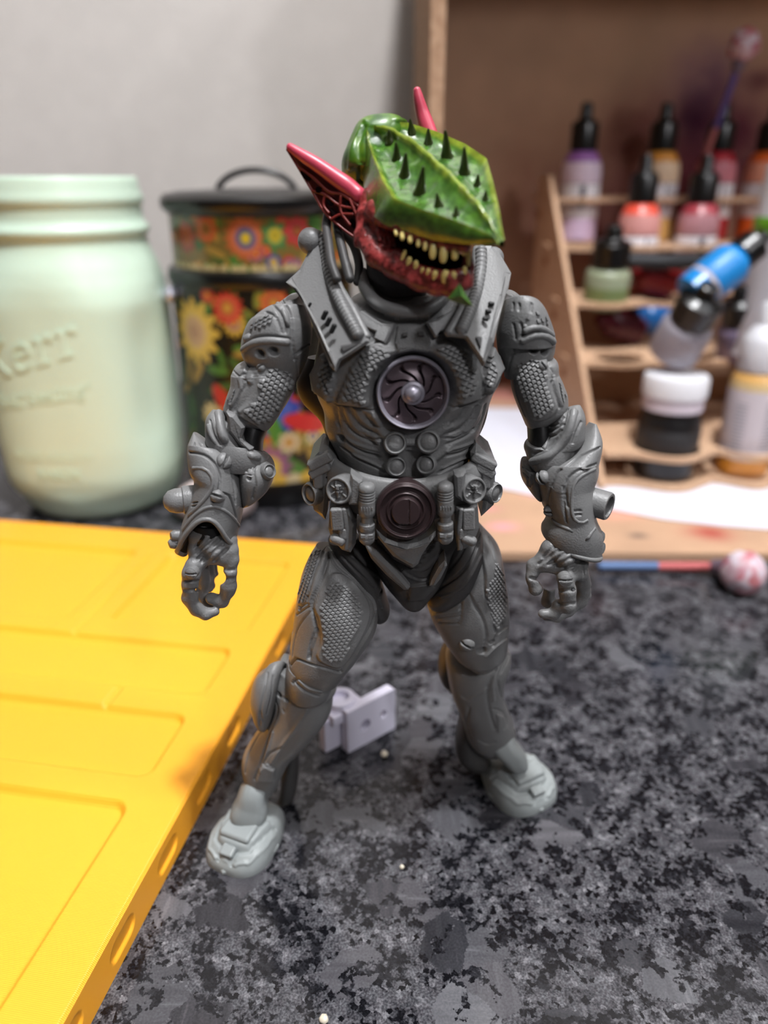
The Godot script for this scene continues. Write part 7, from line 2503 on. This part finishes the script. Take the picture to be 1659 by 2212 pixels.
	for h in [[250, 640, 70, 26, 0.75], [335, 740, 40, 24, 0.9], [410, 815, 52, 26, 1.0], [440, 900, 70, 22, 0.8], [535, 850, 58, 30, 1.2], [500, 790, 26, 18, 0.8], [560, 960, 50, 18, 1.2]]:
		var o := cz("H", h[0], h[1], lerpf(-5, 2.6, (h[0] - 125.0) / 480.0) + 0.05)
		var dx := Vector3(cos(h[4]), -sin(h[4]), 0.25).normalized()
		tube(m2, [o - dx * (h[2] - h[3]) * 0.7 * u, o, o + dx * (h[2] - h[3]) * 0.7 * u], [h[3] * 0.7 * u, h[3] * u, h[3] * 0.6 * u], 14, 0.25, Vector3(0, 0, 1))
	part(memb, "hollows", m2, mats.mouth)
	m2 = MB.new()
	var ear2 := []
	for q in [[985, 75, -15], [1000, 150, -15], [1025, 240, -15], [1060, 340, -14], [1090, 420, -13]]: ear2.append(cz("H", q[0], q[1], q[2]))
	tube(m2, smooth_path(ear2, 5), [24 * u, 26 * u, 29 * u, 32 * u, 34 * u, 36 * u, 38 * u, 40 * u, 42 * u, 44 * u, 46 * u, 48 * u, 50 * u, 51 * u, 52 * u, 52 * u, 52 * u, 52 * u, 52 * u, 52 * u, 52 * u], 18)
	part(hd, "ear_horn", m2, mats.pink, "pink tip of the far ear")
	# raw flesh of the face: cheek, jaws, gums, with the mouth cut open
	var pr := bones("H", [
		[[680, 800, 1, 75], [660, 920, 4, 72], [650, 1040, 6, 66]],
		[[640, 1040, 6, 70], [720, 1170, 11, 78], [840, 1250, 15, 74], [1000, 1330, 20, 72]],
		[[1000, 1330, 20, 72], [1120, 1370, 23, 66], [1220, 1385, 25, 60], [1300, 1350, 25, 55]],
		[[1310, 1350, 24, 48], [1325, 1250, 23, 36], [1320, 1170, 24, 30]],
		[[720, 880, 8, 80], [880, 980, 17, 52], [1050, 1060, 22, 46], [1200, 1100, 26, 40], [1310, 1115, 28, 36]],
		[[740, 900, 6, 90], [770, 1080, 9, 70]],
		[[860, 1170, 15, 46], [960, 1250, 19, 42], [1080, 1300, 23, 42], [1200, 1320, 26, 40], [1290, 1290, 26, 34]],
		[[600, 1060, 6, 34], [590, 1090, 7, 26]],
		[[800, 900, 0, 150], [1000, 1100, 6, 150], [1150, 1200, 10, 110]]])
	pr.append([cz("H", 930, 1110, 26), cz("H", 1250, 1210, 32), 62 * u, 50 * u, 0.0006, -1.0])
	pr.append([cz("H", 800, 1030, 17), cz("H", 850, 1100, 19), 42 * u, 50 * u, 0.0006, -1.0])
	pr.append([cz("H", 1000, 1150, 18), cz("H", 1200, 1215, 22), 76 * u, 60 * u, 0.0006, -1.0])
	for k in 9:
		var x := 690.0 + k * 18
		pr.append([cz("H", x, 900 + k * 14, 13.5), cz("H", x + 30, 1080 + k * 10, 15.5), 7 * u, 7 * u, 0.0003, -1.0] if k % 2 == 0 else [cz("H", x, 930 + k * 14, 11), cz("H", x + 30, 1060 + k * 10, 13), 14 * u, 12 * u, 0.0005, 1.0])
	var wn := FastNoiseLite.new()
	wn.seed = 7
	wn.frequency = 1300.0
	wn.fractal_octaves = 2
	m2 = MB.new()
	nets(m2, pr, 0.00038, wn, 0.00024)
	part(hd, "face_flesh", m2, mats.flesh, "raw red jaw and cheek")
	m2 = MB.new()
	var mp := bones("H", [[[870, 1080, 10, 62], [1040, 1170, 15, 78], [1200, 1215, 19, 66], [1290, 1210, 20, 40]]])
	nets(m2, mp, 0.0006)
	part(hd, "mouth_lining", m2, mats.mouth)
	# teeth: root, tip, radius
	for t in [[845, 1018, 852, 1045, 17, 19.5], [888, 1035, 888, 1075, 20, 21], [940, 1058, 942, 1094, 20, 22.4], [995, 1085, 993, 1118, 18, 23.6], [1040, 1100, 1038, 1142, 19, 24.6], [1092, 1118, 1088, 1200, 28, 25.6], [1162, 1135, 1158, 1225, 32, 27], [1238, 1140, 1234, 1205, 28, 28], [1300, 1140, 1298, 1175, 18, 28], [1328, 1150, 1328, 1245, 18, 27],
		[890, 1190, 908, 1135, 18, 19], [930, 1230, 938, 1180, 24, 20.5], [978, 1255, 980, 1205, 22, 22], [1022, 1290, 1022, 1252, 18, 23.4], [1060, 1305, 1062, 1258, 20, 24.6], [1104, 1322, 1108, 1272, 26, 25.6], [1172, 1335, 1178, 1270, 34, 27], [1230, 1325, 1228, 1278, 24, 27.6], [1300, 1290, 1304, 1245, 20, 27.4]]:
		var a := cz("H", t[0], t[1], t[5] - 0.8)
		var b := cz("H", t[2], t[3], t[5] - 0.2)
		var d := b - a
		var L := d.length()
		var r: float = t[4] * u * 0.76
		m2 = MB.new()
		lathe(m2, [[0, -0.0005], [r * 0.8, -0.0004], [r, L * 0.2], [r * 0.98, L * 0.55], [r * 0.75, L * 0.85], [r * 0.4, L * 0.98], [0, L]], Transform3D(aim(d), a), 14)
		part(hd, "tooth", m2, mats.tooth)
	# green chin spur
	m2 = MB.new()
	var a0 := cz("H", 1230, 1430, 23)
	var tip0 := cz("H", 1354, 1508, 33)
	var sp := PackedVector3Array([cz("H", 1185, 1462, 30), cz("H", 1266, 1360, 32), tip0, cz("H", 1300, 1505, 32)])
	var keel := cz("H", 1282, 1440, 34)
	m2.flat(PackedVector3Array([keel, sp[1], sp[2], keel, sp[2], sp[3], keel, sp[3], sp[0], keel, sp[0], sp[1], a0, sp[1], sp[0], a0, sp[2], sp[1], a0, sp[3], sp[2], a0, sp[0], sp[3]]))
	part(hd, "chin_spur", m2, mats.green, "green chin spur")
